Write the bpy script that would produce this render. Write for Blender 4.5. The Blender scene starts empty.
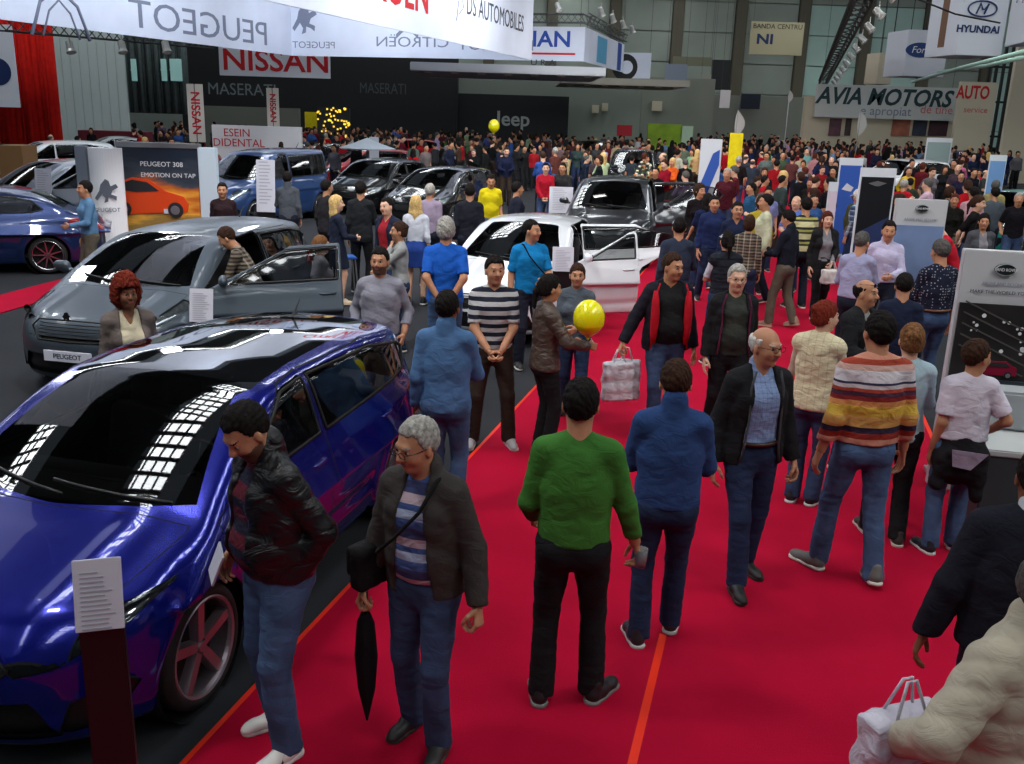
import bpy, bmesh, math, random
import numpy as np
from mathutils import Vector, Matrix
random.seed(7)
RNG = np.random.default_rng(11)
SC = bpy.context.scene
COL = SC.collection
R = math.radians

# ------------------------------------------------------------------ camera, world, light, exposure
CAM_H, CAM_F, CAM_P, CAM_R = 3.0, 952.0, R(16.0), R(1.8)
cF = Vector((0, math.cos(CAM_P), -math.sin(CAM_P)))
_r0 = Vector((1, 0, 0)); _u0 = Vector((0, math.sin(CAM_P), math.cos(CAM_P)))
cR = _r0*math.cos(CAM_R)+_u0*math.sin(CAM_R)
cU = _u0*math.cos(CAM_R)-_r0*math.sin(CAM_R)
cam_d = bpy.data.cameras.new('camera')
cam = bpy.data.objects.new('camera', cam_d); COL.objects.link(cam)
cam_d.sensor_width = 36.0; cam_d.lens = 36.0*CAM_F/1024.0; cam_d.clip_end = 400; cam_d.clip_start = 0.05
_m = Matrix((cR, cU, -cF)).transposed().to_4x4(); _m.translation = (0, 0, CAM_H)
cam.matrix_world = _m
SC.camera = cam
SC.view_settings.view_transform = 'Standard'; SC.view_settings.look = 'None'
SC.view_settings.gamma = 1.0; SC.view_settings.use_curve_mapping = False
SC.view_settings.exposure = 0.12
world = bpy.data.worlds.new('hall_air'); SC.world = world; world.use_nodes = True
_bg = world.node_tree.nodes['Background']; _bg.inputs[0].default_value = (.72, .85, 1, 1); _bg.inputs[1].default_value = 0.16
AX = R(15.1)                                   # heading of the aisle, clockwise from +Y
aF = Vector((math.sin(AX), math.cos(AX), 0)); aR = Vector((math.cos(AX), -math.sin(AX), 0))
def area(name, loc, rot, sx, sy, power, col=(1, 1, 1), spread=180):
    l = bpy.data.lights.new(name, 'AREA'); l.shape = 'RECTANGLE'; l.size = sx; l.size_y = sy
    l.energy = power; l.color = col; l.spread = R(spread)
    o = bpy.data.objects.new(name, l); o.location = loc; o.rotation_euler = rot; COL.objects.link(o); return o
# daylight through the rows of roof skylights, along the aisle direction
for i in range(9):
    for j in range(6):
        p = aF*(-8+j*17)+aR*(-36+i*9.0)
        area('skylight', (p.x, p.y, 13.6), (0, 0, -AX), 1.6, 10.5, 690, (.93, .97, 1.0))
# spot rows hanging over the left stands
for k in range(7):
    p = aF*(3+k*5.0)+aR*(-5.2)
    area('stand_spot', (p.x, p.y, 8.6), (R(38), R(-14), 0), .9, .9, 190, (1, .97, .93), 130)
    p = aF*(1+k*5.5)+aR*6.5
    area('stand_spot', (p.x, p.y, 9.5), (R(40), R(14), 0), .9, .9, 110, (1, .97, .93), 130)

# ------------------------------------------------------------------ pixel helpers (only to find where things stand)
def ray(px, py): return cF*CAM_F+cR*(px-512)+cU*(382-py)
def at(px, py, z=0.0):
    d = ray(px, py); t = (z-CAM_H)/d.z; return Vector((d.x*t, d.y*t, z))
def aty(px, py, Y):
    d = ray(px, py); t = Y/d.y; return Vector((d.x*t, Y, CAM_H+d.z*t))

# ------------------------------------------------------------------ object helpers
def empty(name, loc=(0, 0, 0), rz=0.0, parent=None):
    o = bpy.data.objects.new(name, None); COL.objects.link(o)
    o.location = loc; o.rotation_euler = (0, 0, rz); o.empty_display_size = .2
    if parent: o.parent = parent
    return o
def tag(o, label=None, cat=None, group=None, kind=None):
    if label: o['label'] = label
    if cat: o['category'] = cat
    if group: o['group'] = group
    if kind: o['kind'] = kind
    return o
def copy_tree(o, parent=None):
    c = o.copy(); COL.objects.link(c); c.parent = parent
    for ch in [x for x in o.children]: copy_tree(ch, c)
    return c
def mk(name, V, faces, mats, parent=None, mi=None, smooth=True, loc=None):
    """numpy verts + list/array of faces -> one mesh object"""
    me = bpy.data.meshes.new(name)
    V = np.asarray(V, dtype=np.float32)
    if isinstance(faces, np.ndarray) and faces.ndim == 2:
        n, k = faces.shape
        me.vertices.add(len(V)); me.vertices.foreach_set('co', V.ravel())
        me.loops.add(n*k); me.loops.foreach_set('vertex_index', faces.astype(np.int32).ravel())
        me.polygons.add(n); me.polygons.foreach_set('loop_start', np.arange(0, n*k, k, dtype=np.int32))
        me.polygons.foreach_set('loop_total', np.full(n, k, dtype=np.int32))
        me.update(calc_edges=True)
    else:
        me.from_pydata(V.tolist(), [], [list(map(int, f)) for f in faces])
        me.update()
    if not isinstance(mats, (list, tuple)): mats = [mats]
    for m in mats: me.materials.append(m)
    if mi is not None: me.polygons.foreach_set('material_index', np.asarray(mi, dtype=np.int32))
    if smooth: me.polygons.foreach_set('use_smooth', np.ones(len(me.polygons), dtype=bool))
    me.validate(verbose=False)
    o = bpy.data.objects.new(name, me); COL.objects.link(o)
    if parent: o.parent = parent
    if loc is not None: o.location = loc
    return o
class MB:
    """mesh builder for hard shapes"""
    def __init__(s): s.v = []; s.f = []; s.m = []
    def poly(s, pts, mi=0):
        b = len(s.v); s.v += [tuple(p) for p in pts]; s.f.append(list(range(b, b+len(pts)))); s.m.append(mi); return s
    def box(s, c, d, rot=None, mi=0):
        c = Vector(c); b = len(s.v)
        for z in (-.5, .5):
            for x, y in ((-.5, -.5), (.5, -.5), (.5, .5), (-.5, .5)):
                p = Vector((x*d[0], y*d[1], z*d[2]))
                if rot is not None: p = rot @ p
                s.v.append(tuple(c+p))
        for f in ((3, 2, 1, 0), (4, 5, 6, 7), (0, 1, 5, 4), (1, 2, 6, 5), (2, 3, 7, 6), (3, 0, 4, 7)):
            s.f.append([b+i for i in f]); s.m.append(mi)
        return s
    def tube(s, pts, r, n=8, mi=0, cap=True):
        pts = [Vector(p) for p in pts]; rr = r if isinstance(r, (list, tuple)) else [r]*len(pts); b = len(s.v)
        for i, p in enumerate(pts):
            t = (pts[min(i+1, len(pts)-1)]-pts[max(i-1, 0)]).normalized()
            a = t.orthogonal() if i == 0 else (prev-t*prev.dot(t))
            if a.length < 1e-6: a = t.orthogonal()
            a.normalize(); prev = a; c = t.cross(a)
            for k in range(n):
                q = 2*math.pi*k/n; s.v.append(tuple(p+(a*math.cos(q)+c*math.sin(q))*rr[i]))
        for i in range(len(pts)-1):
            for k in range(n):
                s.f.append([b+i*n+k, b+i*n+(k+1) % n, b+(i+1)*n+(k+1) % n, b+(i+1)*n+k]); s.m.append(mi)
        if cap:
            s.f.append([b+k for k in range(n)][::-1]); s.m.append(mi)
            e = b+(len(pts)-1)*n; s.f.append([e+k for k in range(n)]); s.m.append(mi)
        return s
    def lathe(s, prof, n=32, axis='z', c=(0, 0, 0), mi=0):
        b = len(s.v); c = Vector(c)
        for (r, h) in prof:
            for k in range(n):
                q = 2*math.pi*k/n; x, y = r*math.cos(q), r*math.sin(q)
                p = (x, y, h) if axis == 'z' else (x, h, y) if axis == 'y' else (h, x, y)
                s.v.append(tuple(c+Vector(p)))
        for i in range(len(prof)-1):
            for k in range(n):
                s.f.append([b+i*n+k, b+i*n+(k+1) % n, b+(i+1)*n+(k+1) % n, b+(i+1)*n+k]); s.m.append(mi)
        return s
    def prism(s, pts, h, ax='z', off=0.0, mi=0):
        """2D outline pts extruded by h along ax"""
        def P(a, b_, t):
            return (a, b_, t) if ax == 'z' else (a, t, b_) if ax == 'y' else (t, a, b_)
        b = len(s.v); n = len(pts)
        for t in (off, off+h):
            for (u, v) in pts: s.v.append(P(u, v, t))
        s.f.append([b+i for i in range(n)][::-1]); s.m.append(mi)
        s.f.append([b+n+i for i in range(n)]); s.m.append(mi)
        for i in range(n):
            j = (i+1) % n; s.f.append([b+i, b+j, b+n+j, b+n+i]); s.m.append(mi)
        return s
    def build(s, name, mats, parent=None, loc=None, smooth=False, bevel=0.0, rz=None):
        o = mk(name, np.array(s.v), s.f, mats, parent, s.m, smooth, loc)
        if rz is not None: o.rotation_euler = (0, 0, rz)
        bm = bmesh.new(); bm.from_mesh(o.data)
        bmesh.ops.recalc_face_normals(bm, faces=bm.faces)
        if bevel: bmesh.ops.bevel(bm, geom=list(bm.edges), offset=bevel, segments=2, affect='EDGES', clamp_overlap=True)
        bm.to_mesh(o.data); bm.free()
        return o

# ------------------------------------------------------------------ materials
MATS = {}
def lin(c):
    return tuple(((x/255.0)/12.92 if x/255.0 <= .04045 else ((x/255.0+.055)/1.055)**2.4) for x in c)
def mat(key, col=(128, 128, 128), rough=.6, metal=0.0, coat=0.0, emit=None, es=1.0, bump=0.0, bscale=60, var=0.0, vscale=6,
        alpha=None, trans=0.0, ior=1.45, spec=.5, sheen=0.0, objcol=False, wr=0.0, wscale=9.0):
    if key in MATS: return MATS[key]
    m = bpy.data.materials.new(key); m.use_nodes = True; nt = m.node_tree; N = nt.nodes; L = nt.links
    b = N['Principled BSDF']; c = lin(col)+(1,)
    b.inputs['Base Color'].default_value = c; b.inputs['Roughness'].default_value = rough
    b.inputs['Metallic'].default_value = metal; b.inputs['Coat Weight'].default_value = coat
    b.inputs['Coat Roughness'].default_value = .03; b.inputs['IOR'].default_value = ior
    b.inputs['Specular IOR Level'].default_value = spec; b.inputs['Sheen Weight'].default_value = sheen
    b.inputs['Transmission Weight'].default_value = trans
    if alpha is not None: b.inputs['Alpha'].default_value = alpha
    if emit: b.inputs['Emission Color'].default_value = lin(emit)+(1,); b.inputs['Emission Strength'].default_value = es
    tc = None; src = None
    if bump or var or wr:
        tc = N.new('ShaderNodeTexCoord')
    if objcol:
        oi = N.new('ShaderNodeObjectInfo'); src = oi.outputs['Color']
    if var:
        n = N.new('ShaderNodeTexNoise'); n.inputs['Scale'].default_value = vscale; n.inputs['Detail'].default_value = 4
        L.new(tc.outputs['Object'], n.inputs['Vector'])
        mr = N.new('ShaderNodeMapRange'); mr.inputs[1].default_value = .3; mr.inputs[2].default_value = .7
        mr.inputs[3].default_value = 1-var; mr.inputs[4].default_value = 1+var; L.new(n.outputs[0], mr.inputs[0])
        mx = N.new('ShaderNodeVectorMath'); mx.operation = 'SCALE'
        if src: L.new(src, mx.inputs[0])
        else: mx.inputs[0].default_value = c[:3]
        L.new(mr.outputs[0], mx.inputs['Scale']); src = mx.outputs[0]
    if src: L.new(src, b.inputs['Base Color'])
    prev = None
    if wr:
        n = N.new('ShaderNodeTexNoise'); n.inputs['Scale'].default_value = wscale; n.inputs['Detail'].default_value = 3
        n.inputs['Distortion'].default_value = 1.2
        mp = N.new('ShaderNodeMapping'); mp.inputs['Scale'].default_value = (1, 1, 1.7)
        L.new(tc.outputs['Object'], mp.inputs[0]); L.new(mp.outputs[0], n.inputs['Vector'])
        bp = N.new('ShaderNodeBump'); bp.inputs['Distance'].default_value = wr; bp.inputs['Strength'].default_value = .8
        L.new(n.outputs[0], bp.inputs['Height']); prev = bp.outputs[0]
    if bump:
        n = N.new('ShaderNodeTexNoise'); n.inputs['Scale'].default_value = bscale; n.inputs['Detail'].default_value = 3
        L.new(tc.outputs['Object'], n.inputs['Vector'])
        bp = N.new('ShaderNodeBump'); bp.inputs['Distance'].default_value = bump; bp.inputs['Strength'].default_value = .6
        L.new(n.outputs[0], bp.inputs['Height'])
        if prev: L.new(prev, bp.inputs['Normal'])
        prev = bp.outputs[0]
    if prev: L.new(prev, b.inputs['Normal'])
    MATS[key] = m; return m
def cloth(key, col, var=.12, wr=.012, rough=.85, **k):
    return mat('cloth_'+key, col, rough, var=var, vscale=5, wr=wr, spec=.2, **k)
def stripes(key, bands, period, axis=2, rough=.85, off=0.0, second=None, noise=.0):
    """bands = [(upto 0..1, colour)...] repeated every period metres along axis; second = crossing lines for a plaid"""
    m = mat('cloth_'+key, bands[0][1], rough, wr=.02, spec=.2); nt = m.node_tree; N = nt.nodes; L = nt.links
    b = N['Principled BSDF']
    def ramp(ax, bands, period, off):
        tc = N.new('ShaderNodeTexCoord'); sp = N.new('ShaderNodeSeparateXYZ'); L.new(tc.outputs['Object'], sp.inputs[0])
        a = N.new('ShaderNodeMath'); a.operation = 'ADD'; a.inputs[1].default_value = off; L.new(sp.outputs[ax], a.inputs[0])
        d = N.new('ShaderNodeMath'); d.operation = 'DIVIDE'; d.inputs[1].default_value = period; L.new(a.outputs[0], d.inputs[0])
        f = N.new('ShaderNodeMath'); f.operation = 'FRACT'; L.new(d.outputs[0], f.inputs[0])
        r = N.new('ShaderNodeValToRGB'); r.color_ramp.interpolation = 'CONSTANT'
        e = r.color_ramp.elements; pos = 0.0
        while len(e) < len(bands): e.new(.5)
        for i, (up, c) in enumerate(bands):
            e[i].position = pos; e[i].color = lin(c)+(1,); pos = up
        L.new(f.outputs[0], r.inputs[0]); return r.outputs[0]
    o = ramp(axis, bands, period, off)
    if second:
        o2 = ramp(0, second, period, 0)
        mx = N.new('ShaderNodeMix'); mx.data_type = 'RGBA'; mx.inputs[0].default_value = .5
        L.new(o, mx.inputs[6]); L.new(o2, mx.inputs[7]); o = mx.outputs[2]
    L.new(o, b.inputs['Base Color']); return m
def text(name, body, size, m, loc, rot, parent=None, depth=.01, align='CENTER', sx=1.0, bold=0.0, shear=0.0):
    cu = bpy.data.curves.new(name, 'FONT'); cu.body = body; cu.size = size; cu.align_x = align; cu.align_y = 'CENTER'
    cu.extrude = depth; cu.resolution_u = 3; cu.offset = bold; cu.shear = shear
    cu.materials.append(m)
    t_ = bpy.data.objects.new(name, cu); COL.objects.link(t_); dg = bpy.context.evaluated_depsgraph_get(); dg.update()
    me = bpy.data.meshes.new_from_object(t_.evaluated_get(dg), depsgraph=dg); bpy.data.objects.remove(t_); bpy.data.curves.remove(cu)
    if not me.materials: me.materials.append(m)
    o = bpy.data.objects.new(name, me); COL.objects.link(o); o.location = loc; o.rotation_euler = rot; o.scale = (sx, 1, 1)
    if parent: o.parent = parent
    return o

# ------------------------------------------------------------------ implicit modelling kernel
def smin(a, b, k):
    if k <= 0: return np.minimum(a, b)
    h = np.maximum(k-np.abs(a-b), 0)/k
    return np.minimum(a, b)-h*h*k*.25
def smax(a, b, k): return -smin(-a, -b, k)
def A3(p): return np.array([float(p[0]), float(p[1]), float(p[2])])
class SD:
    def __init__(s): s.ops = []
    def add(s, fn, lo, hi, k=.02, mode='u'): s.ops.append((fn, np.array(lo, float), np.array(hi, float), k, mode)); return s
    def cone(s, a, b, ra, rb, k=.02, n=None, q=1.0, mode='u', cut=None):
        a = A3(a); b = A3(b); nn = None if n is None else A3(n)/np.linalg.norm(A3(n))
        ba = b-a
        if nn is not None: ba2 = ba+nn*(ba@nn)*(q-1)
        else: ba2 = ba
        L2 = max(ba2@ba2, 1e-9)
        def fn(X, Y, Z):
            x, y, z = X-a[0], Y-a[1], Z-a[2]
            if nn is not None:
                t = (x*nn[0]+y*nn[1]+z*nn[2])*(q-1); x = x+t*nn[0]; y = y+t*nn[1]; z = z+t*nn[2]
            t = np.clip((x*ba2[0]+y*ba2[1]+z*ba2[2])/L2, 0, 1)
            d = np.sqrt((x-t*ba2[0])**2+(y-t*ba2[1])**2+(z-t*ba2[2])**2)-(ra+(rb-ra)*t)
            if nn is not None: d = d/math.sqrt(q)
            if cut is not None:
                c, m = cut; d = np.maximum(d, (X-c[0])*m[0]+(Y-c[1])*m[1]+(Z-c[2])*m[2])
            return d
        r = max(ra, rb); return s.add(fn, np.minimum(a, b)-r, np.maximum(a, b)+r, k, mode)
    def ell(s, c, r, k=.02, M=None, mode='u'):
        c = A3(c); r = np.array(r, float); Mi = None if M is None else np.array(M.to_3x3().transposed())
        def fn(X, Y, Z):
            x, y, z = X-c[0], Y-c[1], Z-c[2]
            if Mi is not None:
                x, y, z = (Mi[0, 0]*x+Mi[0, 1]*y+Mi[0, 2]*z, Mi[1, 0]*x+Mi[1, 1]*y+Mi[1, 2]*z, Mi[2, 0]*x+Mi[2, 1]*y+Mi[2, 2]*z)
            k0 = np.sqrt((x/r[0])**2+(y/r[1])**2+(z/r[2])**2)
            k1 = np.sqrt((x/r[0]**2)**2+(y/r[1]**2)**2+(z/r[2]**2)**2)+1e-9
            return k0*(k0-1)/k1
        m = r.max(); return s.add(fn, c-m, c+m, k, mode)
    def box(s, c, h, rnd=.01, k=.01, M=None, mode='u'):
        c = A3(c); h = np.array(h, float); Mi = None if M is None else np.array(M.to_3x3().transposed())
        def fn(X, Y, Z):
            x, y, z = X-c[0], Y-c[1], Z-c[2]
            if Mi is not None:
                x, y, z = (Mi[0, 0]*x+Mi[0, 1]*y+Mi[0, 2]*z, Mi[1, 0]*x+Mi[1, 1]*y+Mi[1, 2]*z, Mi[2, 0]*x+Mi[2, 1]*y+Mi[2, 2]*z)
            a = np.abs(x)-h[0]+rnd; b = np.abs(y)-h[1]+rnd; e = np.abs(z)-h[2]+rnd
            return np.sqrt(np.maximum(a, 0)**2+np.maximum(b, 0)**2+np.maximum(e, 0)**2)+np.minimum(np.maximum(a, np.maximum(b, e)), 0)-rnd
        m = np.linalg.norm(h); return s.add(fn, c-m, c+m, k, mode)
    def half(s, p, n, k=.005):
        """keep the side where (x-p).n < 0"""
        p = A3(p); n = A3(n)/np.linalg.norm(A3(n))
        return s.add(lambda X, Y, Z: (X-p[0])*n[0]+(Y-p[1])*n[1]+(Z-p[2])*n[2], [-9]*3, [9]*3, k, 'i')
    def fun(s, fn, k=.005, mode='i', lo=(-9,)*3, hi=(9,)*3): return s.add(fn, lo, hi, k, mode)
    def mesh(s, h, bounds=None):
        us = [o for o in s.ops if o[4] == 'u']
        if bounds is None:
            lo = np.min([o[1] for o in us], axis=0)-2.5*h; hi = np.max([o[2] for o in us], axis=0)+2.5*h
        else: lo, hi = np.array(bounds[0], float), np.array(bounds[1], float)
        n = np.ceil((hi-lo)/h).astype(int)+1
        ax = [lo[i]+np.arange(n[i])*h for i in range(3)]
        F = np.full(n, .3)
        for fn, l, u, k, mode in s.ops:
            i0 = np.clip(np.floor((l-lo-k-2*h)/h).astype(int), 0, n-1); i1 = np.clip(np.ceil((u-lo+k+2*h)/h).astype(int)+1, 1, n)
            if (i1 <= i0).any(): continue
            sl = tuple(slice(i0[j], i1[j]) for j in range(3))
            d = fn(ax[0][sl[0]][:, None, None], ax[1][sl[1]][None, :, None], ax[2][sl[2]][None, None, :])
            d = np.broadcast_to(d, F[sl].shape)
            if mode == 'u': F[sl] = smin(F[sl], d, k)
            elif mode == 's': F[sl] = smax(F[sl], -d, k)
            else: F[sl] = smax(F[sl], d, k)
        return surfnet(F, lo, h)
def surfnet(F, lo, h):
    S = F < 0; n = np.array(F.shape)
    c = np.zeros(n-1, dtype=np.uint8)
    for i in (0, 1):
        for j in (0, 1):
            for k in (0, 1): c += S[i:n[0]-1+i, j:n[1]-1+j, k:n[2]-1+k]
    act = np.argwhere((c > 0) & (c < 8))
    if len(act) == 0: return np.zeros((0, 3)), np.zeros((0, 4), int)
    idx = np.full(n-1, -1, dtype=np.int64); idx[act[:, 0], act[:, 1], act[:, 2]] = np.arange(len(act))
    corners = np.array([[i, j, k] for i in (0, 1) for j in (0, 1) for k in (0, 1)])
    vals = np.stack([F[act[:, 0]+q[0], act[:, 1]+q[1], act[:, 2]+q[2]] for q in corners], 1)
    acc = np.zeros((len(act), 3)); cnt = np.zeros(len(act))
    for a in range(8):
        for b in range(a+1, 8):
            if np.abs(corners[a]-corners[b]).sum() != 1: continue
            fa, fb = vals[:, a], vals[:, b]; m = (fa < 0) != (fb < 0)
            t = np.where(m, fa/np.where(m, fa-fb, 1), 0)
            acc += np.where(m[:, None], corners[a]+(corners[b]-corners[a])*t[:, None], 0); cnt += m
    V = lo+(act+acc/cnt[:, None])*h
    Q = []
    for ax_ in range(3):
        s0 = [slice(None)]*3; s1 = [slice(None)]*3; s0[ax_] = slice(0, -1); s1[ax_] = slice(1, None)
        A = S[tuple(s0)]; B = S[tuple(s1)]
        o1, o2 = (ax_+1) % 3, (ax_+2) % 3
        for flip, M_ in ((False, A & ~B), (True, ~A & B)):
            e = np.argwhere(M_)
            if not len(e): continue
            e = e[(e[:, o1] > 0) & (e[:, o2] > 0) & (e[:, o1] < n[o1]-1) & (e[:, o2] < n[o2]-1)]
            if not len(e): continue
            def g(d1, d2):
                q = e.copy(); q[:, o1] -= d1; q[:, o2] -= d2; return idx[q[:, 0], q[:, 1], q[:, 2]]
            f = np.stack([g(1, 1), g(0, 1), g(0, 0), g(1, 0)], 1)
            Q.append(f[:, ::-1] if flip else f)
    Q = np.concatenate(Q); return V, Q[(Q >= 0).all(1)]
def vnormals(V, Q):
    fn = np.cross(V[Q[:, 2]]-V[Q[:, 0]], V[Q[:, 3]]-V[Q[:, 1]]); N = np.zeros_like(V)
    for k in range(4): np.add.at(N, Q[:, k], fn)
    return N/(np.linalg.norm(N, axis=1)[:, None]+1e-12)
def folds(V, Q, amp, sc=9.0, seed=0, dirz=1.6):
    """cloth creases: ridged, warped waves pushed along the normals"""
    r = np.random.default_rng(seed+5); d = np.zeros(len(V))
    for i in range(7):
        k = r.normal(size=3)*sc*(1+.25*i); k[2] *= dirz; ph = r.uniform(0, 6.3)
        w = r.normal(size=3)*sc*.5
        d += (np.abs(np.sin(V@k+ph+1.3*np.sin(V@w+ph*2)))-.6)/(1+.35*i)
    return V+vnormals(V, Q)*(d*amp*.5)[:, None]
def poly2(pts):
    """signed distance to a 2D polygon (negative inside)"""
    P = np.array(pts, float)
    def f(x, y):
        d = np.full(x.shape, 1e9); s = np.ones(x.shape); n = len(P)
        for i in range(n):
            j = (i-1) % n; e = P[j]-P[i]; wx = x-P[i, 0]; wy = y-P[i, 1]
            t = np.clip((wx*e[0]+wy*e[1])/(e@e), 0, 1)
            d = np.minimum(d, (wx-e[0]*t)**2+(wy-e[1]*t)**2)
            c1 = y >= P[i, 1]; c2 = y < P[j, 1]; c3 = e[0]*wy > e[1]*wx
            s = np.where((c1 & c2 & c3) | (~c1 & ~c2 & ~c3), -s, s)
        return s*np.sqrt(d)
    return f
def clip(V, Fs, val):
    """cut a polygon mesh along val==0 -> (V, inside faces, outside faces) sharing V"""
    neg = val < 0; V = list(map(tuple, V)); cache = {}; I = []; O = []
    def cut(a, b):
        k = (a, b) if a < b else (b, a)
        if k not in cache:
            t = val[a]/(val[a]-val[b]); pa, pb = V[a], V[b]
            cache[k] = len(V); V.append(tuple(pa[i]+(pb[i]-pa[i])*t for i in range(3)))
        return cache[k]
    for f in Fs:
        c = sum(1 for i in f if neg[i])
        if c == len(f): I.append(f)
        elif c == 0: O.append(f)
        else:
            A = []; B = []; n = len(f)
            for i in range(n):
                a, b = f[i], f[(i+1) % n]
                (A if neg[a] else B).append(a)
                if neg[a] != neg[b]:
                    q = cut(a, b); A.append(q); B.append(q)
            if len(A) > 2: I.append(tuple(A))
            if len(B) > 2: O.append(tuple(B))
    return np.array(V), I, O
def compact(V, Fs):
    u = sorted({i for f in Fs for i in f}); mp = {a: i for i, a in enumerate(u)}
    return V[u], [tuple(mp[i] for i in f) for f in Fs]
# ------------------------------------------------------------------ people
def V3(*a): return Vector(a)
def ik(a, t, l1, l2, hint):
    a = Vector(a); t = Vector(t); d = t-a; L = d.length
    if L > (l1+l2)*.995: t = a+d*((l1+l2)*.995/L); d = t-a; L = d.length
    x = (l1*l1-l2*l2+L*L)/(2*L); h = math.sqrt(max(l1*l1-x*x, 0)); u = d/L
    hv = Vector(hint); hv = hv-u*hv.dot(u)
    if hv.length < 1e-5: hv = u.orthogonal()
    return a+u*x+hv.normalized()*h, t
SKINS = {'fair': (205, 160, 135), 'tan': (178, 128, 98), 'olive': (160, 112, 84), 'brown': (120, 78, 56)}
HAIRS = {'black': (24, 20, 19), 'brown': (52, 34, 25), 'lightbrown': (110, 76, 48), 'grey': (150, 148, 142), 'white': (190, 188, 182), 'blond': (196, 164, 108),
         'red': (105, 38, 26), 'auburn': (78, 36, 26), 'darkgrey': (80, 78, 76)}
def skinm(k): return mat('skin_'+k, SKINS[k], .5, var=.08, vscale=14, bump=.002, bscale=90, spec=.35)
def hairm(k): return mat('hair_'+k, HAIRS[k], .75, var=.4, vscale=55, bump=.006, bscale=110, spec=.12)
ARMS = {  # wrist (out, forward, up), elbow hint (out, forward, up), thumb direction (out, forward, up), finger curl, arm bend at the wrist
 'down': ((.222, .03, .862), (.10, -1, 0), (0, 1, 0), .45),
 'fist': ((.25, .08, .88), (.4, -1, 0), (0, 1, .1), 1.35),
 'swingf': ((.26, .20, .90), (.2, -1, -.2), (-.1, 1, .4), .5),
 'swingb': ((.27, -.16, .885), (.2, -1, .2), (0, 1, -.3), .5),
 'pocket': ((.205, .07, .93), (.45, -1, 0), (-.2, 1, 0), .7),
 'hipback': ((.20, -.10, .95), (1, -.5, 0), (0, 0, 1), .7),
 'behind': ((.06, -.20, .93), (1, -.5, 0), (0, 0, 1), .6),
 'front': ((.07, .30, 1.08), (.7, -.6, -.5), (0, .2, 1), .8),
 'low': ((.055, .25, .95), (.8, -.6, 0), (-.1, .8, .5), 1.1),
 'fold': ((-.06, .24, 1.18), (1, 0, -.5), (0, .1, 1), .6),
 'fwd': ((.20, .40, 1.08), (.6, -.6, -1), (-.3, 0, 1), .8),
 'carry': ((.25, .17, 1.0), (.5, -1, 0), (-.1, .6, .8), 1.2),
 'phone': ((.05, .28, 1.30), (.8, -.1, -1), (-.5, -.3, 1), 1.0),
 'chin': ((.03, .13, 1.42), (.7, .3, -1), (-.6, -.2, .6), 1.3),
 'point': ((.18, .44, 1.22), (.6, -.4, -1), (0, 0, 1), .3),
 'reach': ((.16, .50, 1.00), (.6, -.6, -1), (0, 0, 1), .5),
}
ARMS_ = {k: v for k, v in ARMS.items()}
class Rig:
    def __init__(s, lean=0, twist=0, yaw=0, pitch=0, larm='down', rarm='down', legs='stand', fat=0.0, wide=1.0, roll=0, head=1.0, seated=False):
        s.fat, s.wide, s.hs = fat, wide, head
        s.Rb = Matrix.Rotation(R(twist), 3, 'Z') @ Matrix.Rotation(R(-lean), 3, 'X')
        s.pv = V3(0, 0, 1.0)
        s.y = s.Rb @ V3(0, 1, 0)
        s.Rh = s.Rb @ Matrix.Rotation(R(yaw), 3, 'Z') @ Matrix.Rotation(R(-pitch), 3, 'X') @ Matrix.Rotation(R(roll), 3, 'Y')
        s.neck = s.T(0, -.01, 1.485)
        s.hc = s.neck + (s.Rb @ V3(0, .012, .055)) + s.Rh @ V3(0, .018, .085)
        s.sh = {}; s.el = {}; s.wr = {}; s.th = {}; s.curl = {}
        for sd, spec in ((-1, larm), (1, rarm)):
            a = ARMS[spec] if isinstance(spec, str) else spec
            s.sh[sd] = s.T(sd*.150*wide, -.005, 1.400)
            w = s.T(a[0][0]*sd, a[0][1], a[0][2]) ; h = s.Rb @ V3(a[1][0]*sd, a[1][1], a[1][2])
            if abs(a[0][0]) > .19 and a[0][2] < 1.0: w += s.Rb @ V3(sd*(fat*.5+(wide-1)*.35), 0, 0)
            s.el[sd], s.wr[sd] = ik(s.sh[sd], w, .295, .262, h)
            s.th[sd] = (s.Rb @ V3(a[2][0]*sd, a[2][1], a[2][2])); s.curl[sd] = a[3]
        LG = {'stand': ((-.115, 0, 0, 0), (.115, .02, 0, 0)), 'wide': ((-.17, .02, 0, 0), (.17, 0, 0, 0)), 'stepl': ((-.10, .24, 0, -8), (.10, -.24, .05, 32)),
              'stepr': ((-.10, -.24, .05, 32), (.10, .24, 0, -8)), 'walkl': ((-.10, .14, 0, 0), (.11, -.18, .02, 14)), 'walkr': ((-.11, -.18, .02, 14), (.10, .14, 0, 0)),
              'close': ((-.075, 0, 0, 0), (.075, .03, 0, 0)), 'contra': ((-.14, .10, 0, 0), (.10, -.03, 0, 0))}
        L = LG[legs] if isinstance(legs, str) else legs
        drop = 0.0
        s.hip = {-1: V3(-.09, 0, .915-drop), 1: V3(.09, 0, .915-drop)}
        s.kn = {}; s.an = {}; s.ft = {}
        for sd, f in ((-1, L[0]), (1, L[1])):
            an = V3(f[0], f[1], .085+f[2]); s.ft[sd] = f
            s.kn[sd], s.an[sd] = ik(s.hip[sd], an, .425, .42, (sd*.12, 1, 0))
    def T(s, x, y, z):
        p = V3(x, y, z)
        return s.pv+s.Rb @ (p-s.pv) if z > 1.0 or abs(x) > .11 or True and z > .86 else p
    def H(s, x, y, z): return s.hc+s.Rh @ (V3(x, y, z)*s.hs)
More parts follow.
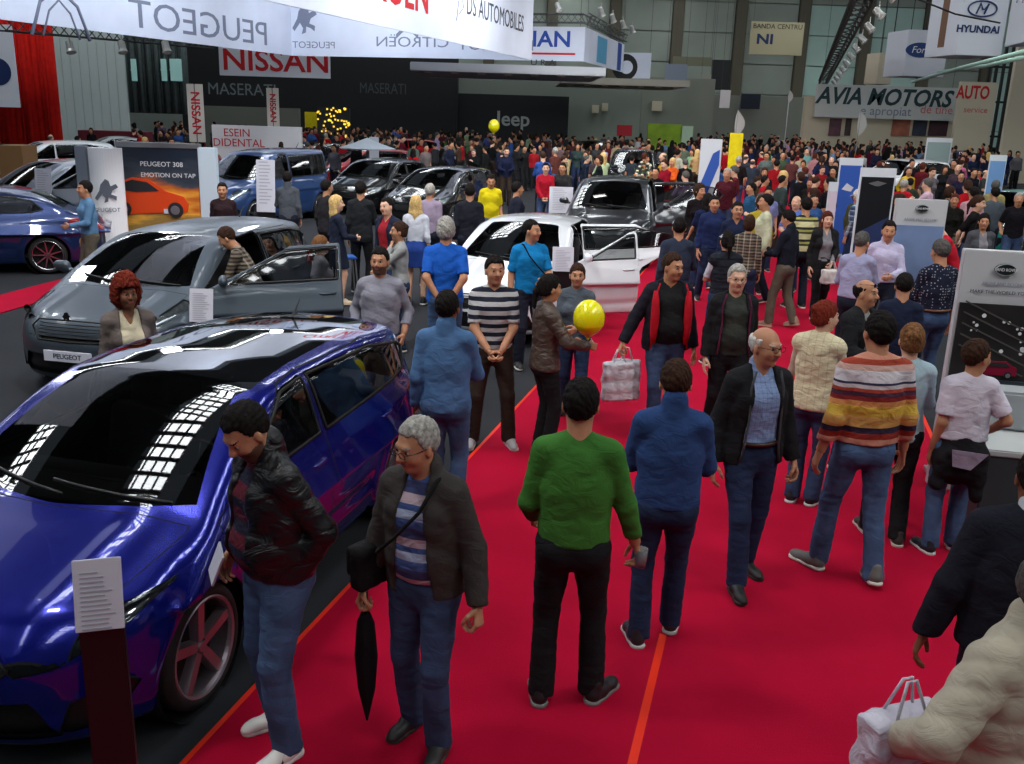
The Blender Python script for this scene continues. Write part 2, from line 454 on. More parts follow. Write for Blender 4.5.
def head_ops(S, r, fem=False):
    H = r.H; M = r.Rh; q = r.hs
    S.cone(r.neck+r.Rb @ V3(0, 0, -.03), H(0, -.012, -.05), .064*(.88 if fem else 1)+r.fat*.06, .054*(.88 if fem else 1)+r.fat*.06, .03)
    S.ell(H(0, -.012, .025), (.077*q, .096*q, .092*q), .02, M)
    S.ell(H(0, .022, -.045), (.060*q+r.fat*.08, .066*q, .072*q), .045, M)
    S.ell(H(0, .060, -.094), (.024*q, .022*q, .018*q), .03, M)
    for sd in (-1, 1):
        S.ell(H(sd*.037, .062, -.028), (.022*q,)*3, .03, M)
        S.ell(H(sd*.081, -.005, -.012), (.009*q, .018*q, .031*q), .008, M)
        S.ell(H(sd*.031, .101, .010), (.017*q, .012*q, .010*q), .014, M, 's')
    S.cone(H(-.030, .080, .030), H(.030, .080, .030), .012, .012, .02)
    S.cone(H(0, .088, .012), H(0, .110, -.022), .009, .014, .012)
    S.cone(H(-.010, .099, -.027), H(.010, .099, -.027), .009, .009, .008)
    S.cone(H(-.018, .085, -.052), H(.018, .085, -.052), .008, .008, .008)
    S.cone(H(-.015, .084, -.062), H(.015, .084, -.062), .009, .009, .005)
def hand_ops(S, r, sd, grip=None):
    w = r.wr[sd]; d = (w-r.el[sd]).normalized(); t = r.th[sd]-d*r.th[sd].dot(d)
    if t.length < .05: t = d.orthogonal()
    t.normalize(); n = d.cross(t)*(1 if sd > 0 else -1)      # palm side
    # palm faces the body for a hanging hand
    body = (r.T(0, .05, 1.1)-w)
    if n.dot(body) < 0 and r.curl[sd] < 3: n = -n
    c = r.curl[sd]
    S.cone(w-d*.05, w+d*.01, .029, .026, .01, n=n, q=1.3)
    for i, o in enumerate((.026, .009, -.008, -.024)):
        S.cone(w+t*o*.5+d*.01, w+d*.085+t*o, .015, .0135, .012, n=n, q=1.25)
    Ls = ((.040, .026, .020), (.046, .030, .021), (.042, .028, .020), (.032, .021, .018))
    for i, o in enumerate((.028, .0095, -.0095, -.027)):
        p = w+d*(.088-.004*abs(i-1))+t*o; ang = 0.0; rad = (.0095, .0098, .0093, .0083)[i]
        for j, l in enumerate(Ls[i]):
            ang += c*(.55, .75, .5)[j]*(1+.12*i)
            v = d*math.cos(ang)+n*math.sin(ang)+t*(.10*(1.2-i)*.5 if c < .8 else 0)
            q = p+v.normalized()*l; S.cone(p, q, rad, rad*.92, .003); p = q; rad *= .93
    p = w+d*.022+t*.024+n*.006
    a = p+(d*.62+t*.70+n*(.25+.35*c)).normalized()*.040
    b = a+(d*.86+t*(.35-.35*c)+n*(.25+.5*c)).normalized()*.032
    e = b+(d*.9+t*(.1-.5*c)+n*(.2+.5*c)).normalized()*.026
    S.cone(p, a, .0165, .0125, .012); S.cone(a, b, .0118, .0105, .004); S.cone(b, e, .0105, .0085, .004)
def torso_ops(S, r, g=0.0, fem=False, top=1.0, k=.05, low=.93, hipr=.0):
    y = r.y; W = r.wide; T = r.T; f = r.fat
    if low < 1.0: S.cone(T(0, 0, low), T(0, 0, 1.02), .165+g+f*.35+hipr, (.152 if not fem else .135)+g+f*.45, k, y, 1.45)
    S.cone(T(0, .0, 1.02), T(0, .005, 1.22), (.150 if not fem else .130)+g+f*.5, .160*W+g+f*.25-(.02 if fem else 0), k, y, 1.42)
    S.cone(T(0, .005, 1.22), T(0, -.005, 1.33), .160*W+g+f*.25-(.02 if fem else 0), .138*W+g, k, y, 1.40)
    S.cone(T(-.085*W, -.01, 1.390), T(.085*W, -.01, 1.390), .054+g, .054+g, .04)
    for sd in (-1, 1):
        S.cone(T(sd*.02, -.01, 1.462), r.sh[sd]+V3(0, 0, -.008), .044+g*.6, .050+g*.8, .035)
        if fem: S.ell(T(sd*.075, .085, 1.245), (.062+g*.5,)*3, .05)
        else: S.ell(T(sd*.07, .06, 1.30), (.075+g*.3,)*3, .06)
    if f > 0: S.ell(T(0, .045+f*.5, 1.07), (.12+f*.6+g, .085+f*.6+g, .12+f*.4), .06, r.Rb)
def arm_ops(S, r, sd, g=0.0, t=2.0, k=.03, fem=False, rw=.0):
    m = .86 if fem else 1.0; a, b, c = r.sh[sd], r.el[sd], r.wr[sd]
    if t <= 1:
        e = a+(b-a)*t; dd = (b-a).normalized(); S.cone(a, a+(e-a)*.4, .053*m+g, .051*m+g, k); S.cone(a, e+dd*.02, .053*m+g, .050*m+g+rw, .008, cut=(e, dd))
    else:
        S.cone(a, a+(b-a)*.25, .051*m+g, .049*m+g, k)
        S.cone(a+(b-a)*.1, b, .050*m+g, .041*m+g, .008)
        e = b+(c-b)*(t-1); dd = (c-b).normalized()
        S.cone(b, e+dd*.02, .043*m+g, (.043-.014*(t-1))*m+g+rw, k*.6, cut=(e, dd))
def leg_ops(S, r, sd, g=0.0, t=2.0, k=.035, rw=0.0, fem=False, fl=0.0):
    m = 1.0; a, b, c = r.hip[sd], r.kn[sd], r.an[sd]
    S.cone(a+V3(0, 0, -.01), b, .090*m+g+r.fat*.15, .060*m+g, k)
    if t > 1:
        e = b+(c-b)*(t-1)+(V3(0, 0, -.040) if t >= 2 else V3(0, 0, 0)); S.cone(b, e, .060*m+g, .046*m+g+rw+fl, k*.6, cut=(e, (e-b).normalized()))
HL = {  # hairline height as a function of y (back .. front)
 'short': ([-.12, -.06, -.02, .012, .045, .075, .10], [-.072, -.055, -.008, .004, .058, .084, .10]),
 'recede': ([-.12, -.06, -.02, .012, .045, .07, .10], [-.072, -.058, -.005, .0, .062, .080, .3]),
 'ring': ([-.12, -.06, -.02, .012, .03, .045, .10], [-.072, -.058, -.005, .0, .05, .3, .3]),
 'full': ([-.12, -.06, -.02, .012, .045, .075, .10], [-.085, -.07, -.05, -.03, .045, .070, .080]),
}
def hair_mesh(r, style, res):
    S = SD(); H = r.H; M = r.Rh; q = r.hs; k = .012
    base = {'short': .012, 'crop': .006, 'recede': .010, 'ring': .007, 'curly': .045, 'long': .016, 'pony': .012, 'bun': .012, 'bob': .02, 'fluffy': .024}[style]
    S.ell(H(0, -.019, .030), ((.077+base*.75)*q, (.096+base)*q, (.092+base*1.5)*q), .01, M)
    if style in ('long', 'bob', 'pony', 'bun', 'curly'):
        S.ell(H(0, -.045, -.02), ((.070+base)*q, (.062+base)*q, (.075+base)*q), .02, M)
    if style == 'fluffy': S.ell(H(0, -.045, -.0), ((.070+base)*q, (.062+base)*q, (.085+base*.5)*q), .02, M)
    hx, hy = HL['recede' if style == 'recede' else 'ring' if style == 'ring' else 'full' if style in ('long', 'bob', 'pony', 'bun', 'curly', 'fluffy') else 'short']
    hx = np.array(hx); hy = np.array(hy); c = A3(r.hc); Mi = np.array(M.transposed())
    if style in ('long', 'bob', 'curly'): hy = np.where(hx < .02, -.2, hy)
    def fn(X, Y, Z):
        x, y, z = X-c[0], Y-c[1], Z-c[2]
        ly = (Mi[1, 0]*x+Mi[1, 1]*y+Mi[1, 2]*z)/q; lz = (Mi[2, 0]*x+Mi[2, 1]*y+Mi[2, 2]*z)/q; lx = (Mi[0, 0]*x+Mi[0, 1]*y+Mi[0, 2]*z)/q
        d = (np.interp(ly, hx, hy)-lz)*.7
        if style in ('short', 'recede', 'crop'): d = d+.016*np.exp(-((np.abs(lx)-.050)/.016)**2)*(ly > .02)
        if style == 'ring': d = np.maximum(d, lz-.058-.02*(np.abs(lx) > .055)*0)
        return d
    S.fun(fn, .012)
    if style == 'long':
        for i in range(-2, 3):
            a = H(i*.030, -.075+abs(i)*.018, .01); b = H(i*.038, -.095+abs(i)*.03, -.14); e = b+V3(0, 0, -.13)
            S.cone(a, b, .036, .036, .02); S.cone(b, e, .036, .022, .02)
    if style == 'pony':
        a = H(0, -.11, .03); S.cone(H(0, -.09, .03), a, .03, .026, .01); S.cone(a, a+r.Rh @ V3(0, -.03, -.07), .028, .03, .01); S.cone(a+r.Rh @ V3(0, -.03, -.07), a+r.Rh @ V3(0, -.02, -.22), .03, .014, .01)
    if style == 'bun': S.ell(H(0, -.105, .055), (.04, .035, .04), .015)
    V, Q = S.mesh(res)
    if len(V):
        V = folds(V, Q, {'curly': .034, 'fluffy': .014, 'long': .010}.get(style, .010), 85 if style == 'curly' else 50, 3, .6 if style != 'long' else .25)
    return V, Q
def shoe(name, r, sd, mats, res, parent, sc, st='shoe'):
    f = r.ft[sd]; an = r.an[sd]; yawf = R(-sd*9) + (R(f[4]) if len(f) > 4 else 0)
    M = Matrix.Rotation(yawf, 3, 'Z') @ Matrix.Rotation(R(-f[3]), 3, 'X')
    base = V3(an.x, an.y, an.z-.085)
    pv = V3(0, .12, 0) if f[3] > 0 else V3(0, -.05, 0)
    def P(x, y, z):
        p = M @ (V3(x, y, z)-pv)+pv; return base+p-V3(0, 0, f[2] if f[3] > 20 else 0)*0
    if f[3] > 0:   # heel lifted: the ball of the foot touches the floor
        off = an-(M @ (V3(0, 0, .085)-pv)+pv) ; lowz = min((M @ (V3(0, yy, 0)-pv)+pv).z for yy in (-.06, .12, .19))
        def P(x, y, z): return V3(off.x, off.y, -lowz*1.0)+(M @ (V3(x, y, z)-pv)+pv)
    S = SD(); n = M @ V3(1, 0, 0)
    S.cone(P(0, -.025, .045), P(0, .03, .045), .042, .043, .02); S.cone(P(0, .03, .042), P(0, .15, .026), .043, .036, .03)
    S.cone(P(sd*.006, .13, .026), P(sd*-.004, .175, .022), .036, .028, .02)
    S.cone(P(0, -.03, .05), P(0, -.015, .105 if st != 'pump' else .06), .036, .040, .02)
    S.half(P(0, 0, .018), M @ V3(0, 0, -1), .004)
    V, Q = S.mesh(res)
    o = mk(name, V*sc, Q, mats[0], parent)
    B = SD(); B.cone(P(0, -.03, .012), P(0, .03, .012), .047, .044, .01); B.cone(P(0, .03, .012), P(sd*.004, .155, .012), .044, .043, .02)
    B.half(P(0, 0, .024), M @ V3(0, 0, 1), .003); B.half(P(0, 0, -.001), M @ V3(0, 0, -1), .003)
    V, Q = B.mesh(res); mk('sole', V*sc, Q, mats[1], o)
    if st == 'stripes':
        mb = MB()
        for s_ in (-1, 1):
            for i in range(3):
                y0 = .02+i*.028; a = P(s_*.0415, y0, .028); b = P(s_*.034, y0-.028, .068); e = M @ V3(0, .006, .003); nn = M @ V3(s_*.004, 0, .001)
                mb.poly([(a-e+nn)*sc, (a+e+nn)*sc, (b+e+nn)*sc, (b-e+nn)*sc])
        mb.build('stripe_marks', mat('shoe_stripe', (20, 30, 26), .6), o)
    return o
def person(label, loc, face, ht=1.75, group=None, rig={}, fem=False, skin='tan', hair=('short', 'black'), top=None, coat=None, legs=None,
           shoes=((35, 33, 34), (205, 200, 192)), res=1.0, beard=False, glasses=None, cap=None, bald_top=False, shoe_style='shoe', extra=None, category='person', belt=None, bodyparts='full'):
    """top/coat/legs are dicts: m material, t sleeve/leg length, hem, g looseness"""
    sc = ht/1.75; face = Vector((face[0], face[1], 0)); rz = math.atan2(-face.x, face.y)
    root = empty('person', (loc[0], loc[1], loc[2] if len(loc) > 2 else 0), rz); tag(root, label, category, group)
    r = Rig(**rig); root['hands'] = [list(r.wr[-1]*sc), list(r.wr[1]*sc)]
    # body: head and hands fine, the rest coarse, one mesh
    S = SD(); torso_ops(S, r, -.020, fem)
    for sd in (-1, 1): arm_ops(S, r, sd, 0.0, 2.0, fem=fem); leg_ops(S, r, sd, -.006 if (legs or {}).get('kind') == 'skirt' or (legs or {}).get('t', 2) < 2 else -.022)
    S.cone(r.neck+r.Rb @ V3(0, 0, -.04), r.H(0, -.01, -.03), .062*(.88 if fem else 1), .05, .03)
    for sd in (-1, 1): S.cone(r.an[sd]+V3(0, 0, -.02), r.an[sd]+V3(0, .07, -.05), .030, .022, .02)
    V, Q = S.mesh(.016*max(res, 1)); VV = [V]; QQ = [Q]; MI = [np.zeros(len(Q), int)]; nv = len(V)
    S = SD(); head_ops(S, r, fem); V, Q = S.mesh(.0062*res)
    c = V[Q].mean(1)-A3(r.hc); L = (c @ np.array(r.Rh))/r.hs; x, y, z = L[:, 0], L[:, 1], L[:, 2]
    mi = np.zeros(len(Q), int)
    mi[(y > .07) & (np.abs(x) < .022) & (z < -.047) & (z > -.068)] = 1
    mi[(y > .06) & (np.abs(np.abs(x)-.033) < .016) & (z > .030) & (z < .037)] = 2
    if beard: mi[(y > .0) & (z < -.036) & (z > -.125) & ~((np.abs(x) < .018) & (z > -.068) & (z < -.05)) & ~((np.abs(x) < .03) & (z > -.04))] = 3
    VV.append(V); QQ.append(Q+nv); MI.append(mi); nv += len(V)
    for sd in (-1, 1):
        S = SD(); S.ell(r.H(sd*.031, .0785, .009), (.0125*r.hs,)*3); V, Q = S.mesh(.0045*max(res, 1)); c = (V[Q].mean(1)-A3(r.hc)) @ np.array(r.Rh)
        m = np.where((np.abs(c[:, 0]-sd*.031) < .0075) & (np.abs(c[:, 2]-.009) < .008), 5, 4); VV.append(V); QQ.append(Q+nv); MI.append(m); nv += len(V)
        if bodyparts == 'full':
            S = SD(); hand_ops(S, r, sd); V, Q = S.mesh(.0048*max(1, res)); VV.append(V); QQ.append(Q+nv); MI.append(np.zeros(len(Q), int)); nv += len(V)
    hk = hair[1] if hair else 'black'
    body = mk('body', np.concatenate(VV)*sc, np.concatenate(QQ), [skinm(skin), mat('lips', (150, 84, 76), .45), hairm(hk if hk != 'blond' else 'lightbrown'),
              mat('stubble_'+skin, tuple(int(v*.52) for v in SKINS[skin]), .7), mat('eye_white', (150, 138, 128), .45), mat('iris', (28, 18, 14), .3)], root, np.concatenate(MI))
    if hair:
        V, Q = hair_mesh(r, hair[0], .0075*res)
        if len(V): mk('hair', V*sc, Q, hairm(hk), root)
    if cap:
        S = SD(); S.ell(r.H(0, -.010, .035), (.088, .106, .094), .01, r.Rh); S.half(r.H(0, 0, .040), r.Rh @ V3(0, .12, -1), .006)
        V, Q = S.mesh(.008*res); co = mk('cap', V*sc, Q, cap, root)
        S = SD(); S.ell(r.H(0, .115, .048), (.066, .075, .008), .01, r.Rh @ Matrix.Rotation(R(-10), 3, 'X')); V, Q = S.mesh(.007*res); mk('peak', V*sc, Q, cap, co)
    # trousers / skirt
    Lg = legs or {}
    if Lg.get('kind') == 'skirt':
        S = SD(); z0 = Lg.get('len', .55); mid = (r.kn[-1]+r.kn[1])/2; h0 = V3(0, 0, 1.0)
        S.cone(h0, V3(0, 0, .9), .138, .17, .05, V3(0, 1, 0), 1.35); S.cone(V3(0, 0, .9), V3(mid.x, mid.y*.5, z0), .17, .16+Lg.get('fl', .03), .05, V3(0, 1, 0), 1.25)
        S.half((0, 0, z0), (0, 0, -1)); V, Q = S.mesh(.014*res); V = folds(V, Q, .012, 10, 5, .3); mk('skirt', V*sc, Q, Lg['m'], root)
    elif Lg:
        S = SD(); g = Lg.get('g', .008); t = Lg.get('t', 2.0)
        S.cone(r.T(0, 0, 1.05), V3(0, 0, .93), .137+g+r.fat*.45, .158+g+r.fat*.2, .05, V3(0, 1, 0), 1.42)
        for sd in (-1, 1):
            leg_ops(S, r, sd, g, t, rw=Lg.get('rw', .012)); S.ell(V3(sd*.072, -.040, .875), (.082, .075, .075), .05)
        S.half(r.T(0, 0, 1.045), r.Rb @ V3(0, 0, 1))
        V, Q = S.mesh(.013*res); V = folds(V, Q, .008, 11, 2, 1.7)
        mk(Lg.get('name', 'trousers'), V*sc, Q, Lg['m'], root)
    # top
    def upper(name, D, g, parent):
        S = SD(); hem = D.get('hem', .90); t = D.get('t', 2.0); gg = D.get('g', 0)+g
        torso_ops(S, r, gg, fem, low=max(hem-.02, .88) if hem > .88 else .9, hipr=D.get('hipr', .008))
        if hem < .88: S.cone(r.T(0, 0, .93), r.T(0, 0, hem-.03), .165+gg+r.fat*.3, .172+gg+r.fat*.2, .04, r.y, 1.45)
        if t > 0:
            for sd in (-1, 1): arm_ops(S, r, sd, gg*.75+.004, t, fem=fem, rw=D.get('rw', .0))
        S.half(r.T(0, 0, hem), r.Rb @ V3(0, 0, -1))
        if D.get('collar', 0): S.cone(r.neck+r.Rb @ V3(0, -.006, -.03), r.neck+r.Rb @ V3(0, -.004, D['collar']), .066+g, .062+g, .01)
        if t <= 0:
            for sd in (-1, 1): S.ell(r.sh[sd]+V3(0, 0, -.02), (.078,)*3, .01, None, 's') if False else None
        vn = D.get('vneck', 0)
        if vn:
            c = r.T(0, 0, 1.50); Mi = np.array(r.Rb.transposed()); cc = A3(c); wv = D.get('vw', .055)
            def fv(X, Y, Z):
                x, y, z = X-cc[0], Y-cc[1], Z-cc[2]
                lx = Mi[0, 0]*x+Mi[0, 1]*y+Mi[0, 2]*z; ly = Mi[1, 0]*x+Mi[1, 1]*y+Mi[1, 2]*z; lz = Mi[2, 0]*x+Mi[2, 1]*y+Mi[2, 2]*z
                w = np.clip(wv*(lz+vn)/vn, -.2, wv*1.4)
                return np.maximum(np.abs(lx)-w, -(ly-.03))
            S.fun(fv, .008, 's')
        if D.get('open') is not None:      # open front: a slot that widens with distance from the collar
            c = r.T(0, 0, 1.50); Mi = np.array(r.Rb.transposed()); cc = A3(c); w0, w1 = D['open']; ox = D.get('ox', 0)
            def fo(X, Y, Z):
                x, y, z = X-cc[0], Y-cc[1], Z-cc[2]
                lx = Mi[0, 0]*x+Mi[0, 1]*y+Mi[0, 2]*z; ly = Mi[1, 0]*x+Mi[1, 1]*y+Mi[1, 2]*z; lz = Mi[2, 0]*x+Mi[2, 1]*y+Mi[2, 2]*z
                w = np.interp(-lz, [0, .12, .35, .62], [w0*.9, w0, (w0+w1)/2, w1]); return np.maximum(np.abs(lx-ox)-w, -(ly-.012))
            S.fun(fo, .012, 's')
        V, Q = S.mesh(.0115*res); V = folds(V, Q, D.get('fold', .0065), D.get('fs', 9), D.get('seed', 1), 1.25)
        if D.get('open') is not None:   # shrink the hollow: nothing sticks through
            pass
        o = mk(name, V*sc, Q, D['m'], parent)
        return o
    if top: upper(top.get('name', 'shirt'), top, .010 if not coat else .004, root)
    if coat:
        co = upper(coat.get('name', 'jacket'), coat, .024, root)
        if coat.get('lapel'):
            for sd in (-1, 1):
                w0, w1 = coat['open']; mb = MB(); pts = []
                for z_, w_ in ((1.49, w0*.9+.01), (1.38, w0+.03), (1.22, (w0+w1)/2), (1.0, (w0+w1)/2+.01), (coat.get('hem', .9)+.03, w1)):
                    pts.append(r.T(sd*(w_+.004), .10+.035*(1-abs(z_-1.2)*2)+r.fat*.3, z_)*sc)
                mb.tube(pts, .0075*sc, 6); mb.build('lapel', coat['lapel'], co, smooth=True)
    if belt:
        mb = MB(); pts = []
        for i in range(29):
            a = 2*math.pi*i/28; rr = .157+r.fat*.45; pts.append(r.T(rr*math.cos(a)*1.0, rr/1.19*math.sin(a), 1.01)*sc)
        mb.tube(pts, .014*sc, 6, cap=False); mb.build('belt', belt, root, smooth=True)
    for sd in (-1, 1):
        sm = (mat('shoe_%d_%d_%d' % shoes[0], shoes[0], .5), mat('shoe_%d_%d_%d' % shoes[1], shoes[1], .6))
        shoe('shoe', r, sd, sm, .009*max(1, res*.9), root, sc, shoe_style)
    if glasses:
        mb = MB()
        dark = glasses == 'sun'
        up = .0 if glasses != 'head' else .075; bk = 0 if glasses != 'head' else -.025
        for sd in (-1, 1):
            pts = [r.H(sd*.032+.022*math.cos(a), .112+bk, .008+up+.016*math.sin(a))*sc for a in [2*math.pi*i/12 for i in range(13)]]
            mb.tube(pts, .0022, 5, cap=False)
            if glasses in ('sun', 'head'): mb.poly([p for p in pts[:-1]])
            mb.tube([r.H(sd*.053, .110+bk, .012+up)*sc, r.H(sd*.078, .07+bk, .014+up)*sc, r.H(sd*.084, -.01+bk, .008+up)*sc], .002, 5)
        mb.tube([r.H(-.010, .113+bk, .012+up)*sc, r.H(.010, .113+bk, .012+up)*sc], .002, 5)
        mb.build('glasses', mat('specs', (28, 24, 24), .25), root, smooth=False)
    return root, r, sc
# ------------------------------------------------------------------ cars
def glassm(key, tint=(20, 26, 28), t=.35):
    """thin window glass: a tinted see-through sheet with a mirror coat"""
    if key in MATS: return MATS[key]
    m = bpy.data.materials.new(key); m.use_nodes = True; nt = m.node_tree; N = nt.nodes; L = nt.links
    for n in list(N):
        if n.type != 'OUTPUT_MATERIAL': N.remove(n)
    out = [n for n in N if n.type == 'OUTPUT_MATERIAL'][0]
    tr = N.new('ShaderNodeBsdfTransparent'); tr.inputs[0].default_value = (t, t*1.04, t*1.03, 1)
    gl = N.new('ShaderNodeBsdfGlossy'); gl.inputs['Roughness'].default_value = .02; gl.inputs[0].default_value = (1, 1, 1, 1)
    fr = N.new('ShaderNodeFresnel'); fr.inputs[0].default_value = 1.65
    mx = N.new('ShaderNodeMixShader'); L.new(fr.outputs[0], mx.inputs[0]); L.new(tr.outputs[0], mx.inputs[1]); L.new(gl.outputs[0], mx.inputs[2])
    L.new(mx.outputs[0], out.inputs[0]); MATS[key] = m; return m
def paint(key, c, metal=.35, rough=.32, coat=1.0): return mat('paint_'+key, c, rough, metal=metal, coat=coat, spec=.5)
SPEC = {
 'hatch': dict(L=4.25, W=.90, ax=(.88, 3.50), wr=.325, bon=[(0, .60), (.06, .70), (.2, .80), (.5, .875), (.8, .95), (1.05, 1.0), (1.35, 1.01), (2.6, 1.02), (3.6, 1.04), (4.1, 1.04), (4.3, .98)],
    ws=((.92, .97), (1.80, 1.415)), roof=[(.8, 1.20), (1.45, 1.36), (1.85, 1.43), (2.3, 1.465), (3.0, 1.465), (3.5, 1.43), (3.9, 1.385), (4.3, 1.34)], rw=((3.98, 1.37), (4.24, .98)), tum=.34, belt=.97),
 'small': dict(L=3.97, W=.87, ax=(.80, 3.34), wr=.315, bon=[(0, .58), (.05, .70), (.2, .80), (.5, .885), (.8, .95), (1.1, 1.01), (1.35, 1.03), (2.6, 1.03), (3.4, 1.05), (3.8, 1.05), (4.0, .98)],
    ws=((1.0, .98), (1.85, 1.41)), roof=[(1.0, 1.2), (1.5, 1.35), (1.9, 1.425), (2.3, 1.46), (2.8, 1.46), (3.3, 1.43), (3.7, 1.385), (4.1, 1.33)], rw=((3.72, 1.37), (3.96, .98)), tum=.34, belt=.99),
 'small3': dict(L=3.97, W=.87, ax=(.80, 3.34), wr=.315, bon=[(0, .58), (.05, .70), (.2, .80), (.5, .89), (.8, .97), (1.0, 1.01), (1.35, 1.03), (2.6, 1.03), (3.4, 1.05), (3.8, 1.05), (4.0, .98)],
    ws=((.82, .98), (1.66, 1.42)), roof=[(.8, 1.2), (1.3, 1.35), (1.7, 1.435), (2.2, 1.47), (2.8, 1.47), (3.3, 1.45), (3.7, 1.41), (4.1, 1.35)], rw=((3.72, 1.38), (3.96, .98)), tum=.34, belt=.99, bp=.36),
 'sedan': dict(L=4.44, W=.875, ax=(.85, 3.50), wr=.315, bon=[(0, .58), (.05, .70), (.2, .79), (.5, .87), (.9, .945), (1.3, .99), (2.6, 1.0), (3.4, 1.05), (3.8, 1.07), (4.2, 1.05), (4.4, .98), (4.5, .9)],
    ws=((1.15, .97), (2.0, 1.40)), roof=[(1.0, 1.2), (1.7, 1.36), (2.1, 1.42), (2.5, 1.45), (2.9, 1.435), (3.3, 1.38), (3.7, 1.3), (4.1, 1.2)], rw=((3.25, 1.40), (3.95, 1.03)), tum=.36, belt=.97),
 'van': dict(L=4.38, W=.905, ax=(.92, 3.65), wr=.32, bon=[(0, .62), (.05, .78), (.2, .92), (.5, 1.02), (.8, 1.09), (1.1, 1.14), (1.4, 1.15), (2.6, 1.15), (3.6, 1.15), (4.3, 1.15), (4.5, 1.1)],
    ws=((.95, 1.1), (1.70, 1.66)), roof=[(1.0, 1.5), (1.4, 1.66), (1.8, 1.75), (2.4, 1.81), (3.2, 1.82), (4.0, 1.80), (4.5, 1.78)], rw=((4.25, 1.7), (4.36, 1.0)), tum=.20, belt=1.08),
 'suv': dict(L=4.40, W=.91, ax=(.88, 3.52), wr=.35, bon=[(0, .70), (.05, .85), (.2, .95), (.5, 1.02), (.9, 1.07), (1.3, 1.12), (2.6, 1.13), (3.6, 1.15), (4.1, 1.15), (4.4, 1.1)],
    ws=((1.1, 1.08), (1.95, 1.58)), roof=[(1.0, 1.35), (1.6, 1.52), (2.0, 1.60), (2.5, 1.65), (3.2, 1.65), (3.8, 1.61), (4.4, 1.55)], rw=((4.05, 1.55), (4.33, 1.1)), tum=.28, belt=1.1),
}
def car_shell(sp, h):
    W = sp['W']; L = sp['L']; bx = np.array(sp['bon']); rx = np.array(sp['roof']); belt = sp['belt']
    def smooth_interp(x, P):      # soft polyline
        return (np.interp(x-.05, P[:, 0], P[:, 1])+np.interp(x+.05, P[:, 0], P[:, 1])+np.interp(x, P[:, 0], P[:, 1])+np.interp(x-.1, P[:, 0], P[:, 1])+np.interp(x+.1, P[:, 0], P[:, 1]))/5
    a1, a2 = sp['ax']; R1 = sp['wr']+.055; zc = sp['wr']
    (w0, w1), (r0, r1) = sp['ws'], sp['rw']
    wn = np.array([-(w1[1]-w0[1]), (w1[0]-w0[0])]); wn = wn/np.linalg.norm(wn)
    rn = np.array([(r0[1]-r1[1]), (r1[0]-r0[0])]); rn = rn/np.linalg.norm(rn)
    def fn(X, Y, Z):
        ay = np.abs(Y); u = ay/W
        X, Y, Z, ay, u = np.broadcast_arrays(X, Y, Z, ay, u)
        wplan = W-.20*np.clip((.72-X)/.72, 0, 1)**2.4-.13*np.clip((X-L+.85)/.85, 0, 1)**2.2
        sz = 1-.055*((Z-.62)/.4)**2*np.where(Z > .62, .9, 1.3)
        rr1 = np.sqrt((X-a1)**2+(Z-zc)**2); rr2 = np.sqrt((X-a2)**2+(Z-zc)**2)
        flare = .022*np.exp(-((np.minimum(rr1, rr2)-R1-.02)/.055)**2)
        crease = -.014*np.exp(-((Z-.80-.02*(X-2))/.035)**2)*(np.clip((X-1.2)/.5, 0, 1)*np.clip((L-.5-X)/.4, 0, 1))
        lowc = -.018*np.exp(-((Z-.40-.03*(X-1.5))/.05)**2)*(np.clip((X-1.3)/.3, 0, 1)*np.clip((a2-.45-X)/.3, 0, 1))
        side = ay-(wplan*sz+flare+crease+lowc)
        zb = smooth_interp(X+.16*u**2.5*np.clip((1.2-X)/1.2, 0, 1)*-1, bx)
        bonc = np.clip((1.35-X)/.3, 0, 1)
        top = Z-(zb-.075*u**2.6-bonc*.012*(1-np.exp(-((u-.52)/.07)**2))+.012*bonc*np.exp(-((u-.62)/.09)**2))
        xf = .46*np.clip(u, 0, 1.1)**3.2+.10*np.clip((Z-.50)/.3, 0, 2)**2+.06*np.clip((.42-Z)/.25, 0, 2)
        xf = xf-.02*np.exp(-((Z-.30)/.06)**2)
        front = (xf-X)*.93
        xr = L-.34*np.clip(u, 0, 1.1)**3.4-.10*np.clip((Z-.75)/.3, 0, 2)**1.5-.05*np.clip((.4-Z)/.25, 0, 1)
        rear = (X-xr)*.95
        low = smax(smax(smax(side, top, .10), smax(front, rear, .01), .12), .17-Z, .06)
        # greenhouse
        zr = smooth_interp(X, rx)-.055*(u/.72)**2.4
        wsd = (X-w0[0]-.20*(1-(1-np.clip(u, 0, 1)**2))*1.0)*wn[0]+(Z-w0[1])*wn[1]-.02*np.sin(np.clip((X-w0[0])/(w1[0]-w0[0]), 0, 1)*np.pi)
        rwd = (X-r1[0]+.10*u**2)*rn[0]+(Z-r1[1])*rn[1]-.03
        sg = (ay-(wplan-.035-sp['tum']*(Z-belt)-.10*np.clip((X-L+1.2)/1.2, 0, 1)**2))*.94
        gh = smax(smax(smax(Z-zr, wsd, .07), rwd, .07), smax(sg, belt-.3-Z, .02), .075)
        return smin(low, gh, .035)
    lo = np.array([-.1, -W-.09, .10]); hi = np.array([L+.1, W+.09, rx[:, 1].max()+.07])
    n = np.ceil((hi-lo)/h).astype(int)+1
    # symmetric grid in y
    ys = (np.arange(n[1])-(n[1]-1)/2)*h; lo[1] = ys[0]
    X = (lo[0]+np.arange(n[0])*h)[:, None, None]; Y = ys[None, :, None]; Z = (lo[2]+np.arange(n[2])*h)[None, None, :]
    V, Q = surfnet(fn(X, Y, Z), lo, h)
